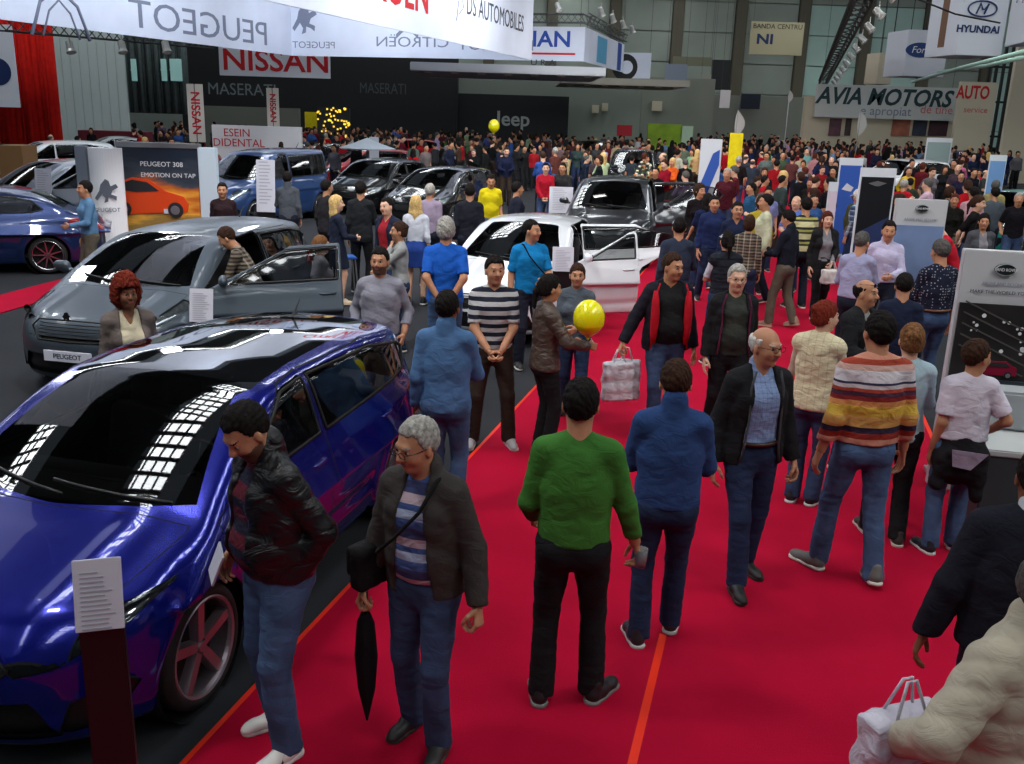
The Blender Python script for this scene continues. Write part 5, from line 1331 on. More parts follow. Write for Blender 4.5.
# ------------------------------------------------------------------ totems, boards, small things
paper = mat('paper', (196, 196, 208), .7); pr_ = mat('print_grey', (160, 160, 172), .8); silv = mat('silver_frame', (170, 172, 176), .3, metal=.8)
def info_post(px, py, z, label, h_px=None, w=.24, hh=.34, face=None, col=None, Y=None, tilt=28, dy=0):
    p = aty(px, py, Y) if Y else aty(px, py, at(px, py, z).y-dy); z = p.z
    f = Vector(face or (0, -1)).normalized(); rzz = math.atan2(f.x, -f.y)
    root = empty('info_stand', (p.x, p.y, 0), rzz); tag(root, label, 'sign')
    MB().box((0, 0, (z-.1)/2), (w*.92, .06, z-.1)).build('post', col or mat('post_black', (18, 18, 20), .35), root, bevel=.004)
    MB().box((0, 0, .01), (w*1.4, .34, .02)).build('base_plate', col or mat('post_black', (18, 18, 20), .35), root, bevel=.004)
    M = Matrix.Rotation(R(-tilt), 3, 'X'); mb = MB(); mb.box((0, -.02, z), (w, .012, hh), M); sgn = mb.build('sign_sheet', paper, root, bevel=.002)
    mb = MB(); rr = random.Random(int(px))
    for i in range(13):
        q = hh/2-.05-i*hh*.065; ln = w*(.72 if i else .5)*rr.uniform(.6, 1); mb.box(Vector((-(w*.72-ln)/2, -.02, z))+M @ Vector((0, -.008, q)), (ln, .002, hh*.022), M)
    mb.build('printed_lines', pr_, sgn); return root
p = aty(99, 592, 3.18)
info_post(99, 592, 0, 'black sign post with a grey printed sheet in front of the deep blue hatchback', Y=3.2, w=.17, hh=.27, face=(.30, -1), tilt=14)
info_post(202, 305, .9, 'pale price sheet on a stand beside the open grey car door', w=.24, hh=.34, tilt=12, dy=.35)
info_post(563, 259, 1.05, 'lilac price sheet in front of the white hatchback door', w=.28, hh=.32, tilt=12, dy=.45)
info_post(44, 186, 1.2, 'white price sheet standing before the silver estate car', w=.34, hh=.7, tilt=8)
info_post(266, 186, 1.25, 'tall white price sheet standing beside the blue van', w=.40, hh=1.1, tilt=6)
info_post(561, 200, 1.0, 'white notice sheet below the man in a red sweater', w=.55, hh=.6, tilt=6)
# white curved totem
p = at(113, 252, 0.0); q = aty(110, 148, p.y)
root = empty('brand_totem', (p.x, p.y, 0), R(12)); tag(root, 'white curved brand totem with a lion emblem behind the matt grey car', 'totem')
H = q.z; w = .62; pts = [(-w/2, .10)]+[(-w/2+w*i/12, -.16*math.sin(math.pi*i/12)) for i in range(13)]+[(w/2, .10)]
MB().prism(pts, H, 'z', 0).build('totem_panel', mat('totem_white', (236, 238, 242), .35), root, smooth=False)
MB().box((-w/2-.13, .1, H/2), (.2, .3, H+.05)).build('edge_column', mat('totem_grey', (120, 130, 142), .35), root, bevel=.01)
lion(root, .0, -.18, H*.60, .46, mat('ink_totem', (90, 96, 108), .5)); text('lettering', 'PEUGEOT', .11, mat('ink_totem', (90, 96, 108), .5), (0, -.185, H*.42), (R(90), 0, 0), root, .003)
# poster wall with the orange car
A = aty(122, 145, p.y+1.0); B = aty(198, 145, p.y+1.2); zt = A.z
root = empty('poster_wall', ((A.x+B.x)/2, A.y, 0), R(2)); tag(root, 'dark poster wall with an orange hatchback against a glowing sunset', 'poster'); w = (B.x-A.x)+.1
def sunset():
    m = bpy.data.materials.new('sunset_print'); m.use_nodes = True; nt = m.node_tree; N = nt.nodes; L = nt.links; b = N['Principled BSDF']; b.inputs['Roughness'].default_value = .4
    tc = N.new('ShaderNodeTexCoord'); mp = N.new('ShaderNodeMapping'); mp.inputs['Scale'].default_value = (.55, 1, 1.8); mp.inputs['Rotation'].default_value = (0, R(22), 0)
    n = N.new('ShaderNodeTexNoise'); n.inputs['Scale'].default_value = 1.5; n.inputs['Detail'].default_value = 5
    L.new(tc.outputs['Object'], mp.inputs[0]); L.new(mp.outputs[0], n.inputs['Vector'])
    sp = N.new('ShaderNodeSeparateXYZ'); L.new(tc.outputs['Object'], sp.inputs[0])
    a = N.new('ShaderNodeMath'); a.operation = 'MULTIPLY_ADD'; a.inputs[1].default_value = -.42; a.inputs[2].default_value = .80; L.new(sp.outputs[2], a.inputs[0])
    c = N.new('ShaderNodeMath'); c.operation = 'MULTIPLY_ADD'; c.inputs[1].default_value = .9; L.new(n.outputs[0], c.inputs[0]); L.new(a.outputs[0], c.inputs[2])
    r = N.new('ShaderNodeValToRGB'); e = r.color_ramp.elements; cols = [(.48, (24, 36, 52)), (.66, (58, 66, 76)), (.78, (190, 96, 30)), (.90, (236, 170, 60)), (1.0, (150, 120, 60))]
    while len(e) < 5: e.new(.5)
    for i, (q, cc) in enumerate(cols): e[i].position = q; e[i].color = lin(cc)+(1,)
    L.new(c.outputs[0], r.inputs[0]); L.new(r.outputs[0], b.inputs['Base Color']); return m
MB().box((0, 0, zt/2+.15), (w, .12, zt-.3)).build('poster_panel', sunset(), root, bevel=.004)
MB().box((0, .0, zt+.02), (w+.1, .18, .10)).build('top_rail', silv, root, bevel=.01)
MB().box((w/2+.20, -.02, zt/2), (.36, .2, zt)).build('end_column', mat('totem_pale', (190, 204, 216), .4), root, bevel=.01)
om = mat('poster_orange', (216, 70, 24), .35); s = w/2.7; z0 = .72
MB().prism([(x*s-.55*s, z0+z*s) for x, z in ((-1.2, .05), (-1.2, .75), (-1.0, .95), (-.4, 1.18), (.2, 1.10), (.75, .72), (1.35, .55), (1.5, .30), (1.45, .05), (1.15, -.05), (.8, .0), (-.6, -.1))], .03, 'y', -.09).build('printed_car', om, root)
MB().prism([(x*s-.55*s, z0+z*s) for x, z in ((-1.05, .78), (-.85, .92), (-.4, 1.10), (.12, 1.02), (.5, .74), (-.3, .68))], .02, 'y', -.11).build('printed_window', inkk, root)
for x in (-.75, 1.05):
    mb = MB(); mb.lathe([(0, -.12), (.26*s, -.12), (.27*s, -.10)], 20, 'y', (x*s-.55*s, 0, z0+.05)); mb.lathe([(0, -.13), (.16*s, -.13)], 20, 'y', (x*s-.55*s, 0, z0+.05), 1); mb.build('printed_wheel', [inkk, silv], root)
MB().box((.3*s, -.10, z0+.02), (.42*s, .02, .16*s)).build('printed_plate', paper, root)
lt = mat('letter_white', (220, 222, 226), .5); text('lettering', 'PEUGEOT 308', .135, lt, (-w*.5+.42, -.08, zt-.36), (R(90), 0, 0), root, .002, 'LEFT', 1.05); text('lettering', 'EMOTION ON TAP', .125, lt, (-w*.5+.42, -.08, zt-.58), (R(90), 0, 0), root, .002, 'LEFT', 1.05)
# land rover boards
def lr_board(name, pts_px, z_feet, Y, label, yaw, top_frac, picture, wM):
    """board standing at px,py-top ; width wM"""
    (xl, yt), (xr, _) = pts_px; L_ = aty(xl, yt, Y); Rr = aty(xr, yt, Y); w = Rr.x-L_.x; zt = L_.z
    root = empty(name, ((L_.x+Rr.x)/2, Y, 0), yaw); tag(root, label, 'board'); fr = mat('board_frame', (206, 208, 210), .4)
    MB().box((0, 0, zt/2+.02), (w, .10, zt)).build('panel', mat('board_grey', (188, 190, 194), .5), root, bevel=.006)
    hh = zt*top_frac; mb = MB(); mb.box((0, -.06, (zt-hh)/2), (w*.94, .02, zt-hh-.04)); pic = mb.build('picture_panel', picture, root)
    mb = MB(); mb.lathe([(0, -.075), (.155, -.075), (.16, -.05)], 28, 'y'); e = mb.build('oval_emblem', mat('oval_dark', (30, 40, 40), .4), root, (0, 0, zt-hh*.32)); e.scale = (w/1.25, 1, .46*w/1.0)
    mb = MB(); mb.tube([(.15*math.cos(a), -.08, .15*math.sin(a)) for a in np.linspace(0, 2*math.pi, 25)], .008, 5, cap=False); mb.build('oval_ring', silv, e)
    text('lettering', 'LAND ROVER', w*.055, mat('letter_white', (220, 222, 226), .5), (0, -.085, zt-hh*.32), (R(90), 0, 0), root, .002, sx=.8)
    for dx in (-w*.35, w*.35): MB().box((dx, .12, .02), (.06, .6, .04)).build('foot', silv, root, bevel=.005)
    return root, w, zt, hh
dk = mat('photo_dark', (36, 34, 34), .3, var=.6, vscale=2.2)
Pb = aty(990, 255, 6.35)
lb1, w, zt, hh = lr_board('photo_board', ((966, 252), (1046, 258)), 0, 7.6, 'large upright photo board with an oval emblem and a maroon car behind the boy', R(-10), .19, dk, 1)
text('lettering', 'ABOVE AND BEYOND', w*.05, inkg, (0, -.07, zt-hh*.62), (R(90), 0, 0), lb1, .002)
text('lettering', 'MAKE THE WORLD YOURS', w*.062, ink, (0, -.07, zt-hh*.80), (R(90), 0, 0), lb1, .002)
zf = zt-hh
MB().box((0, -.075, .31), (w*.97, .02, .60)).build('lower_panel', mat('board_grey', (188, 190, 194), .5), lb1)
MB().box((0, -.075, .80), (w*.94, .015, .38)).build('picture_floor', mat('photo_floor', (48, 56, 68), .4), lb1)
mc = mat('photo_maroon', (128, 16, 48), .3); s = w*.27; cx, cz = .06*w, 1.06
MB().prism([(cx+x*s, cz+z*s) for x, z in ((-1.0, -.15), (-1.0, .1), (-.9, .22), (-.55, .28), (-.25, .52), (.5, .54), (.85, .3), (1.0, .22), (1.0, -.15))], .012, 'y', -.085).build('printed_car', mc, lb1)
MB().prism([(cx+x*s, cz+z*s) for x, z in ((-.42, .28), (-.22, .46), (.45, .48), (.68, .28))], .01, 'y', -.092).build('printed_window', inkk, lb1)
for x in (-.6, .62):
    mb = MB(); mb.lathe([(0, -.095), (.17*s, -.095), (.17*s, -.08)], 18, 'y', (cx+x*s, 0, cz-.12*s)); mb.lathe([(0, -.1), (.11*s, -.1)], 18, 'y', (cx+x*s, 0, cz-.12*s), 1); mb.build('printed_wheel', [inkk, silv], lb1)
mb = MB(); rr = random.Random(4)
for i in range(16): x = rr.uniform(-.42, .42)*w; mb.lathe([(0, -.078), (rr.uniform(.008, .02), -.078)], 8, 'y', (x, 0, zf-.1-rr.uniform(0, .35)))
mb.build('printed_lights', mat('letter_white', (220, 222, 226), .5), lb1)
for k in range(5): MB().box((0, -.079, zf-.12-k*.09), (w*.9, .004, .012), Matrix.Rotation(R(24), 3, 'Y')).build('printed_beam', mat('photo_beam', (78, 74, 72), .5), lb1)
lb2, w, zt, hh = lr_board('photo_board', ((897, 200), (947, 200)), 0, 12.8, 'grey upright board with an oval emblem over a pale blue picture', R(-4), .15, mat('photo_blue', (112, 132, 170), .4, var=.2, vscale=1.5), 1)
text('lettering', 'ABOVE AND BEYOND', w*.066, inkg, (0, -.07, zt-hh*.80), (R(90), 0, 0), lb2, .002)
# display counter at the right edge of the carpet
p = at(958, 520, 0)
root = empty('display_counter', (p.x+.50, p.y-.20, 0), R(-12)); tag(root, 'low grey display counter with a pale top at the right carpet edge', 'counter')
MB().box((0, 0, .36), (1.1, .8, .72)).build('counter_body', mat('counter_grey', (56, 62, 66), .6), root, bevel=.01); MB().box((0, 0, .74), (1.14, .84, .05)).build('counter_top', mat('counter_top', (186, 190, 190), .35), root, bevel=.01)
MB().box((0, .2, .92), (.9, .25, .3)).build('brochure_box', mat('counter_box', (150, 156, 160), .5), root, bevel=.02)
# upright banners and flags in the crowd
def roll_up(px, pt, pb, w_px, Y, label, m, shapes=()):
    T = aty(px, pt, Y); wv = w_px*Y/CAM_F*1.03; root = empty('roll_up_banner', (T.x, Y, 0)); tag(root, label, 'banner')
    MB().box((0, 0, T.z/2+.05), (wv, .03, T.z-.1)).build('banner_sheet', mat('sheet_white', (206, 212, 220), .6), root, bevel=.003); MB().box((0, 0, .05), (wv*1.05, .25, .10)).build('banner_base', silv, root, bevel=.01)
    MB().box((0, -.022, T.z*.5), (wv*.90, .012, T.z*.86)).build('banner_print', m, root)
    MB().tube([(0, .05, .1), (0, .05, T.z)], .012, 6).build('pole', silv, root)
    for (pts, mm) in shapes: MB().prism([(x*wv, T.z*z) for x, z in pts], .012, 'y', -.04).build('printed_shape', mm, root)
    return root
blue = mat('print_blue', (44, 84, 170), .5); lbl = mat('print_lightblue', (110, 150, 200), .5)
roll_up(712, 139, 195, 20, 24, 'white and blue roll-up banner at the left of the crowd aisle', mat('sheet_white2', (206, 212, 220), .6), [([(-.45, .35), (-.1, .42), (.42, .75), (.40, .90), (.1, .86), (-.4, .55)], blue), ([(-.4, .08), (.4, .3), (.42, .5), (-.4, .25)], lbl)])
roll_up(852, 158, 210, 22, 21, 'blue panel banner with white clouds near the headscarf visitor', blue, [([(-.3, .70), (-.1, .76), (.2, .72), (.1, .68)], paper)])
roll_up(879, 168, 230, 34, 17, 'black board with a winged emblem over a blue car picture', mat('board_black', (18, 20, 26), .4), [([(-.25, .88), (0, .90), (.25, .885), (.05, .86), (-.05, .86)], silv), ([(-.44, .02), (.44, .02), (.44, .62), (-.44, .48)], mat('print_navy', (34, 48, 92), .5))])
roll_up(834, 182, 215, 9, 15.5, 'narrow pink and white banner strip beside the red-haired woman', mat('print_pinkish', (206, 190, 206), .6))
roll_up(999, 155, 185, 16, 26, 'grey-framed blue banner on the right stand', lbl)
roll_up(940, 138, 165, 24, 40, 'pale grey display screen in front of the dealer wall', mat('print_pale', (140, 160, 160), .5))
roll_up(374, 137, 175, 9, 35, 'narrow white banner strip behind the black hatchbacks', mat('sheet_white2', (206, 212, 220), .6))
def feather(px, py, Y, hpx, label, m, k=1.0):
    p = aty(px, py, Y); hgt = hpx*Y/CAM_F; root = empty('feather_flag', (p.x, Y, 0)); tag(root, label, 'flag')
    MB().tube([(0, 0, 0), (0, 0, p.z)], .03, 6).build('pole', silv, root); MB().lathe([(.0, 0), (.45, 0), (.5, .12), (0, .12)], 16, 'z').build('flag_foot', blk2, root)
    pts = [(hgt*.30*math.sin(math.pi*t)*(1 if t_ else -.25)+.0, p.z-hgt*(1-t)*1.0) for t_, rng in ((1, np.linspace(0, 1, 12)), (0, np.linspace(1, 0, 6))) for t in rng]
    MB().prism([(x, z) for x, z in pts], .03, 'y', -.015).build('flag_cloth', m, root); return root
feather(738, 110, 48, 26, 'white feather flag standing above the crowd left of the dealer banner', mat('flag_white', (200, 200, 196), .7))
feather(861, 111, 52, 24, 'white feather flag in front of the dealer banner', mat('flag_white', (200, 200, 196), .7))
feather(790, 90, 66, 12, 'small white feather flag at the far grey partition', mat('flag_white', (200, 200, 196), .7))
o = board('yellow_banner', 729, 133, 742, 165, 34, 'upright yellow banner sticking out of the right crowd', cloth('yellowflag', (212, 196, 30)), .08, 'banner', toground=True)
# balloons
def balloon(px, py, Y, d, label, string_to=None):
    p = aty(px, py, Y); S = SD(); S.ell((0, 0, .02*d), (d*.46, d*.46, d*.52)); S.cone((0, 0, -.2*d), (0, 0, -.52*d), .33*d, .05*d, .2*d); S.cone((0, 0, -.55*d), (0, 0, -.62*d), .02*d, .05*d, .01*d)
    V, Q = S.mesh(d*.035); o = mk('balloon', V, Q, mat('balloon_yellow', (232, 224, 12), .18, coat=.6, spec=.6), None, loc=p); tag(o, label, 'balloon')
    if string_to is not None:
        q = Vector(string_to)-p; MB().tube([(0, 0, -.6*d), (q.x*.4, q.y*.4, min(q.z*.5, -.6*d)), tuple(q)], .0025, 5).build('string', paper, o)
    return o
balloon(494, 126, 40, .55*.9, 'small yellow balloon far away in front of the black stand')
# parasol lamp table and flowers by the dark grey car
p = at(353, 205, 0); root = empty('parasol', (p.x, p.y+3, 0)); q = aty(350, 146, p.y+3); tag(root, 'silver grey parasol on a steel pole behind the dark-suited man', 'parasol')
MB().tube([(0, 0, 0), (0, 0, q.z)], .035, 10).build('pole', silv, root, smooth=True); mb = MB(); mb.lathe([(0, .35), (.02, .33), (.45, .16), (.95, 0), (.93, -.03), (.4, .1), (0, .2)], 10, 'z'); mb.build('canopy', mat('canopy_cloth', (176, 186, 196), .6), root, (0, 0, q.z-.05))
MB().lathe([(0, 0), (.35, 0), (.35, .06), (.05, .1), (0, .1)], 20, 'z').build('base', silv, root)
p = at(640, 232, 0); root = empty('flower_arrangement', (p.x, p.y, 0)); tag(root, 'tall flower arrangement on a dark pedestal beside the dark grey car', 'flowers')
MB().lathe([(0, 0), (.24, 0), (.22, .04), (.13, .1), (.12, .95), (.2, 1.02), (0, 1.02)], 18, 'z').build('pedestal', blk2, root, smooth=True)
rr = random.Random(9); mb = MB(); fl = MB(); fw = MB()
for i in range(150):
    a = rr.uniform(0, 6.28); e = rr.uniform(-.4, 1.4); rd = rr.uniform(.16, .33); c = Vector((math.cos(a)*math.cos(e)*rd, math.sin(a)*math.cos(e)*rd, 1.3+math.sin(e)*rd*1.5)); M = Matrix.Rotation(a, 3, 'Z') @ Matrix.Rotation(rr.uniform(-1, 1), 3, 'Y')
    mb.poly([c+M @ Vector(v) for v in ((0, -.02, -.06), (.01, .02, -.05), (.02, 0, .07))])
    if i % 3 == 0: (fl if i % 2 else fw).lathe([(0, -.02), (.045, .0), (.03, .03), (0, .035)], 7, 'z', c)
mb.build('foliage', mat('leaf_green', (50, 74, 38), .6), root); fl.build('white_blooms', mat('bloom_white', (222, 216, 190), .7), root, smooth=True); fw.build('orange_blooms', mat('bloom_orange', (196, 120, 60), .7), root, smooth=True)
# metal barrier tubes left of the dark grey car's aisle side
# blue chair by the blonde woman
p = at(345, 295, 0); root = empty('folding_stool', (p.x, p.y, 0), R(20)); tag(root, 'folding chair with a blue seat behind the blonde woman in navy', 'chair')
MB().box((0, 0, .62), (.36, .34, .035)).build('seat', mat('seat_blue', (40, 90, 170), .5), root, bevel=.01)
for sx in (-.15, .15):
    for sy in (-.13, .13): MB().tube([(sx*1.3, sy*1.3, 0), (sx, sy, .61)], .012, 6).build('leg', silv, root)
# yellow-black handbag stuff: rope posts by the dark grey car
for k, (px, py) in enumerate(((655, 232), (690, 228))):
    p = at(px, py, 0); root = empty('rope_post', (p.x, p.y, 0)); tag(root, ['chrome rope post nearest the flower pedestal', 'chrome rope post at the red aisle side of the dark grey car'][k], 'post')
    MB().tube([(0, 0, .02), (0, 0, .95)], .022, 10).build('pole', silv, root, smooth=True); MB().lathe([(0, 0), (.16, 0), (.15, .025), (0, .04)], 20, 'z').build('base', silv, root, smooth=True); MB().lathe([(0, .95), (.04, .96), (.04, 1.0), (0, 1.02)], 14, 'z').build('knob', silv, root, smooth=True)
a, b = at(655, 232, 0), at(690, 228, 0); mb = MB(); mb.tube([a.lerp(b, t)+Vector((0, 0, .9-.6*t*(1-t))) for t in np.linspace(0, 1, 9)], .02, 8); tag(mb.build('barrier_rope', mat('rope_red', (150, 30, 40), .8), smooth=True), 'dull red barrier rope slung between two chrome posts', 'rope')
# ------------------------------------------------------------------ the people near enough to be recognised
jean = cloth('jean', (52, 68, 98), .3); jean2 = cloth('jean_dark', (34, 46, 74), .22); jean3 = cloth('jean_mid', (66, 88, 122), .32); blackt = cloth('black_trouser', (24, 25, 28), .12); brownt = cloth('brown_trouser', (48, 38, 32), .12); khaki = cloth('khaki', (86, 80, 70), .12); navyt = cloth('navy_trouser', (26, 30, 44), .12)
def hp(px, py, ht): return at(px, py, ht)
def ppl(label, px, py, ht, face, **k):
    feet = k.pop('feet', None); grp = k.pop('group', None); p = at(feet[0], feet[1], 0) if feet else hp(px, py, ht)
    p = Vector((p.x, p.y, 0)); return person(label, p, face, ht, grp, **k)
def hand_world(pr, sd):
    root, r, sc = pr; v = r.wr[sd]*sc; M = Matrix.Rotation(root.rotation_euler.z, 3, 'Z'); return root.location+M @ v, M, r, sc
def shopping_bag(at_, w, h, d, label, m, yaw=0, handle=True, group=None):
    root = empty('carrier_bag', at_, yaw); tag(root, label, 'bag', group); S = SD(); S.box((0, 0, -.16-h/2), (w/2, d/2, h/2), .02, .01); V, Q = S.mesh(.016); V = folds(V, Q, .02, 14, 6, .8); mk('bag_body', V, Q, m, root)
    for s_ in (-1, 1): MB().tube([(-w*.22, s_*d*.3, -.18), (-w*.06, s_*.01, -.04), (w*.06, s_*.01, -.04), (w*.22, s_*d*.3, -.18)], .006, 5).build('bag_handle', m, root, smooth=True)
    return root
leather = mat('leather_black', (20, 20, 23), .38, wr=.03, wscale=7, spec=.5)
# 1 man in black leather jacket
per1 = ppl('heavy man in a black leather jacket looking down at the blue hatchback', 240, 398, 1.78, (-.78, -.72), feet=(285, 740), rig=dict(lean=6, pitch=32, yaw=6, larm=((.160, .02, .925), (.7, -1, 0), (-.1, 1, 0), .25), rarm=((.20, .10, .96), (.5, -1, 0), (-.2, 1, 0), .7), fat=.06, legs=((-.12, .05, 0, 0, 0), (.12, -.05, 0, 0, 0))),
    hair=('recede', 'black'), skin='tan', beard=True, top=dict(m=stripes('burgundy_knit', [(.3, (88, 30, 44)), (.55, (34, 34, 52)), (.8, (70, 24, 40)), (1, (30, 32, 50))], .22), hem=.92), coat=dict(m=leather, open=(.05, .10), hem=.93, fold=.010, fs=11, collar=.035),
    legs=dict(m=jean3, g=.012), shoes=((218, 218, 214), (226, 226, 224)), shoe_style='stripes')
w_, M_, r_, sc_ = hand_world(per1, 1); o = MB().box((0, 0, 0), (.010, .11, .18)).build('leaflet', paper, None, tuple(w_+Vector((-.05, -.12, -.02))), bevel=.002); o.rotation_euler = (R(20), R(15), R(30)); tag(o, 'folded white leaflet held at the hip of the leather-jacketed man', 'leaflet')
# 2 old man with glasses and umbrella
per2 = ppl('grey-haired man in glasses and a dark zip jacket walking with a folded umbrella', 410, 420, 1.69, (-.42, -1), feet=(424, 742), rig=dict(lean=3, yaw=-22, pitch=10, rarm=((.27, .10, .865), (.2, -1, 0), (0, 1, .1), 1.45), larm=((.30, .06, .88), (.3, -1, 0), (0, 1, 0), 1.35), legs=((-.10, .03, 0, 0), (.11, -.10, 0, 0)), fat=.015),
    hair=('recede', 'grey'), skin='tan', glasses='clear', top=dict(m=stripes('blue_knit', [(.22, (70, 96, 150)), (.42, (150, 160, 186)), (.55, (58, 78, 128)), (.75, (170, 150, 160)), (1, (60, 66, 104))], .20), hem=.96, collar=.03), coat=dict(m=cloth('olive_grey', (58, 54, 52), .1), open=(.06, .10), hem=.88, collar=.02), legs=dict(m=jean), shoes=((44, 42, 42), (60, 58, 56)))
w_, M_, r_, sc_ = hand_world(per2, 1)
root = empty('umbrella', tuple(w_+Vector((0, -.01, -.07)))); tag(root, 'folded black umbrella held in the old man\'s hand', 'umbrella')
MB().tube([(0, 0, .04), (0, 0, -.08)], .013, 8).build('grip', mat('grip_black', (16, 16, 17), .3), root, smooth=True)
mb = MB(); n = 16; prof = [(-.07, .018), (-.12, .034), (-.30, .045), (-.48, .034), (-.60, .014), (-.66, .004)]
b = 0
for (z, r0_) in prof:
    for k in range(n): q = 2*math.pi*k/n; rr_ = r0_*(1+.25*math.cos(4*q)); mb.v.append((rr_*math.cos(q), rr_*math.sin(q), z))
for i in range(len(prof)-1):
    for k in range(n): mb.f.append([i*n+k, i*n+(k+1) % n, (i+1)*n+(k+1) % n, (i+1)*n+k]); mb.m.append(0)
mb.build('folded_canopy', cloth('umbrella_black', (20, 20, 22)), root, smooth=True)
def satchel(pr, side, label, m, w=.26, h=.22, d=.09, z=.98, strap=True, fwd=.06):
    root, r, sc = pr; Mz = Matrix.Rotation(root.rotation_euler.z, 3, 'Z'); P = root.location+Mz @ (V3(side*(.235+r.fat*.5), fwd, z)*sc)
    o = empty('shoulder_bag', tuple(P), root.rotation_euler.z+R(90)+side*R(-15)); tag(o, label, 'bag'); S = SD(); S.box((0, 0, 0), (w/2, d/2, h/2), .03, .01); V, Q = S.mesh(.012); V = folds(V, Q, .006, 12, 3); mk('bag_body', V, Q, m, o)
    S = SD(); S.box((0, -side*.03, .03), (w/2*.96, d/2*.9, h/2*.66), .02, .01); V, Q = S.mesh(.013); mk('bag_flap', V, Q, m, o)
    if strap:
        def L(x, y, zz): q = root.location+Mz @ (r.T(x, y, zz)*sc)-P; a = -(root.rotation_euler.z+R(90)+side*R(-15)); return Matrix.Rotation(a, 3, 'Z') @ q
        f = r.fat; pts = [(side*.20, .06, z+.10), (side*.15, .175+f, 1.12), (side*.05, .178+f, 1.22), (-side*.06, .155, 1.35), (-side*.105, .06, 1.475), (-side*.105, -.03, 1.475), (-side*.05, -.16, 1.35), (side*.08, -.17, 1.2), (side*.20, -.08, z+.10)]
        MB().tube([L(*q) for q in pts], .009, 6).build('strap', m, o, smooth=True)
    return o
satchel(per2, 1, 'black shoulder bag slung across the old man with the umbrella', cloth('bag_black', (20, 20, 21)))
# 3 green sweater
per3 = ppl('man in a green sweater and black trousers seen from behind', 565, 378, 1.77, (.08, 1), feet=(565, 703), rig=dict(larm=((.20, .22, .95), (.25, -1, 0), (-.2, 1, .2), .8), rarm=((.30, .10, .86), (.2, -1, 0), (-.1, 1, .1), 1.0), legs=((-.13, .0, 0, 0, 0), (.13, .06, 0, 0, -24)), wide=1.05),
    top=dict(m=cloth('green', (60, 114, 46), .08), hem=.93, fold=.005), legs=dict(m=blackt), shoes=((26, 27, 30), (120, 120, 120)), skin='tan')
w_, M_, r_, sc_ = hand_world(per3, 1); root = empty('drink_cup', tuple(w_+Vector((.03, .0, -.12)))); tag(root, 'clear plastic cup held by the man in the green sweater', 'cup'); MB().lathe([(0, 0), (.028, 0), (.036, .10), (.033, .10), (.026, .005), (0, .005)], 20, 'z').build('cup_body', mat('clear_plastic', (225, 230, 235), .08, trans=.85), root, smooth=True); MB().lathe([(0, .008), (.025, .008), (.027, .04), (0, .04)], 16, 'z').build('drink', mat('drink_red', (170, 60, 60), .2), root, smooth=True)
# 4 blue fleece
per4 = ppl('man in a royal blue fleece and dark jeans seen from behind', 673, 363, 1.72, (.10, 1), feet=(655, 645), rig=dict(larm='front', rarm='front', pitch=14, legs=((-.10, .0, 0, 0, 8), (.09, .18, 0, 0))), top=dict(m=cloth('fleece', (44, 68, 114), .10, rough=.95), hem=.92, collar=.055, g=.008), legs=dict(m=jean2, g=.006), shoes=((36, 34, 40), (180, 180, 180)), skin='tan', hair=('short', 'brown'))
w_, M_, r_, sc_ = hand_world(per4, 1); o = MB().box((0, 0, 0), (.075, .012, .15)).build('phone', mat('phone_black', (14, 14, 16), .15), None, tuple(w_+M_ @ Vector((-.05, .10, .06))), bevel=.004); o.rotation_euler = (R(-30), 0, 0); tag(o, 'black phone in the hands of the man in the blue fleece', 'phone')
# 5 old man black jacket
ppl('bald old man in glasses, open black jacket and light blue shirt walking towards the camera', 758, 332, 1.75, (.22, -1), feet=(738, 580), rig=dict(yaw=22, pitch=4, larm=((.27, .05, .87), (.2, -1, 0), (0, 1, 0), .9), rarm=((.26, .0, .865), (.2, -1, 0), (0, 1, 0), .6), legs=((-.10, -.14, 0, 0), (.09, .16, 0, 0))),
    hair=('ring', 'white'), glasses='clear', skin='tan', top=dict(m=stripes('blue_check', [(.85, (128, 148, 186)), (1, (90, 110, 160))], .03, second=[(.85, (128, 148, 186)), (1, (90, 110, 160))]), hem=1.0, vneck=.07, vw=.03, collar=.02), coat=dict(m=cloth('jacket_black', (26, 27, 30), .1), open=(.075, .13), hem=.86, lapel=cloth('lapel_grey', (70, 70, 74))), legs=dict(m=jean2), belt=mat('belt_brown', (60, 34, 24), .4), shoes=((22, 22, 24), (40, 40, 40)))
# 6 striped sweater man
sw = [(.10, (150, 62, 52)), (.16, (40, 36, 54)), (.26, (160, 130, 70)), (.36, (196, 160, 90)), (.46, (104, 36, 34)), (.52, (170, 80, 60)), (.58, (60, 46, 70)), (.72, (178, 174, 186)), (.80, (150, 120, 130)), (.86, (60, 54, 78)), (1, (190, 188, 192))]
sweater = stripes('sweater', [(.06, (186, 150, 140)), (.12, (150, 60, 44)), (.20, (190, 130, 110)), (.27, (134, 44, 36)), (.34, (46, 38, 58)), (.48, (196, 150, 84)), (.60, (206, 170, 70)), (.66, (196, 130, 80)), (.71, (120, 34, 34)), (.76, (70, 40, 60)), (.80, (160, 66, 50)), (.84, (190, 180, 184)), (.87, (52, 50, 74)), (1.0, (200, 196, 202))], .56, off=-.93)
ppl('man in a multicoloured striped sweater and jeans walking away', 872, 305, 1.84, (-.10, 1), feet=(846, 578), rig=dict(legs=((-.13, .16, 0, 0, 20), (.12, -.12, 0, 10)), larm='down', rarm='down', wide=1.12, fat=.01), top=dict(m=sweater, hem=.95, g=.012, fold=.006), legs=dict(m=jean3, g=.006), shoes=((92, 92, 90), (200, 198, 190)), skin='tan')
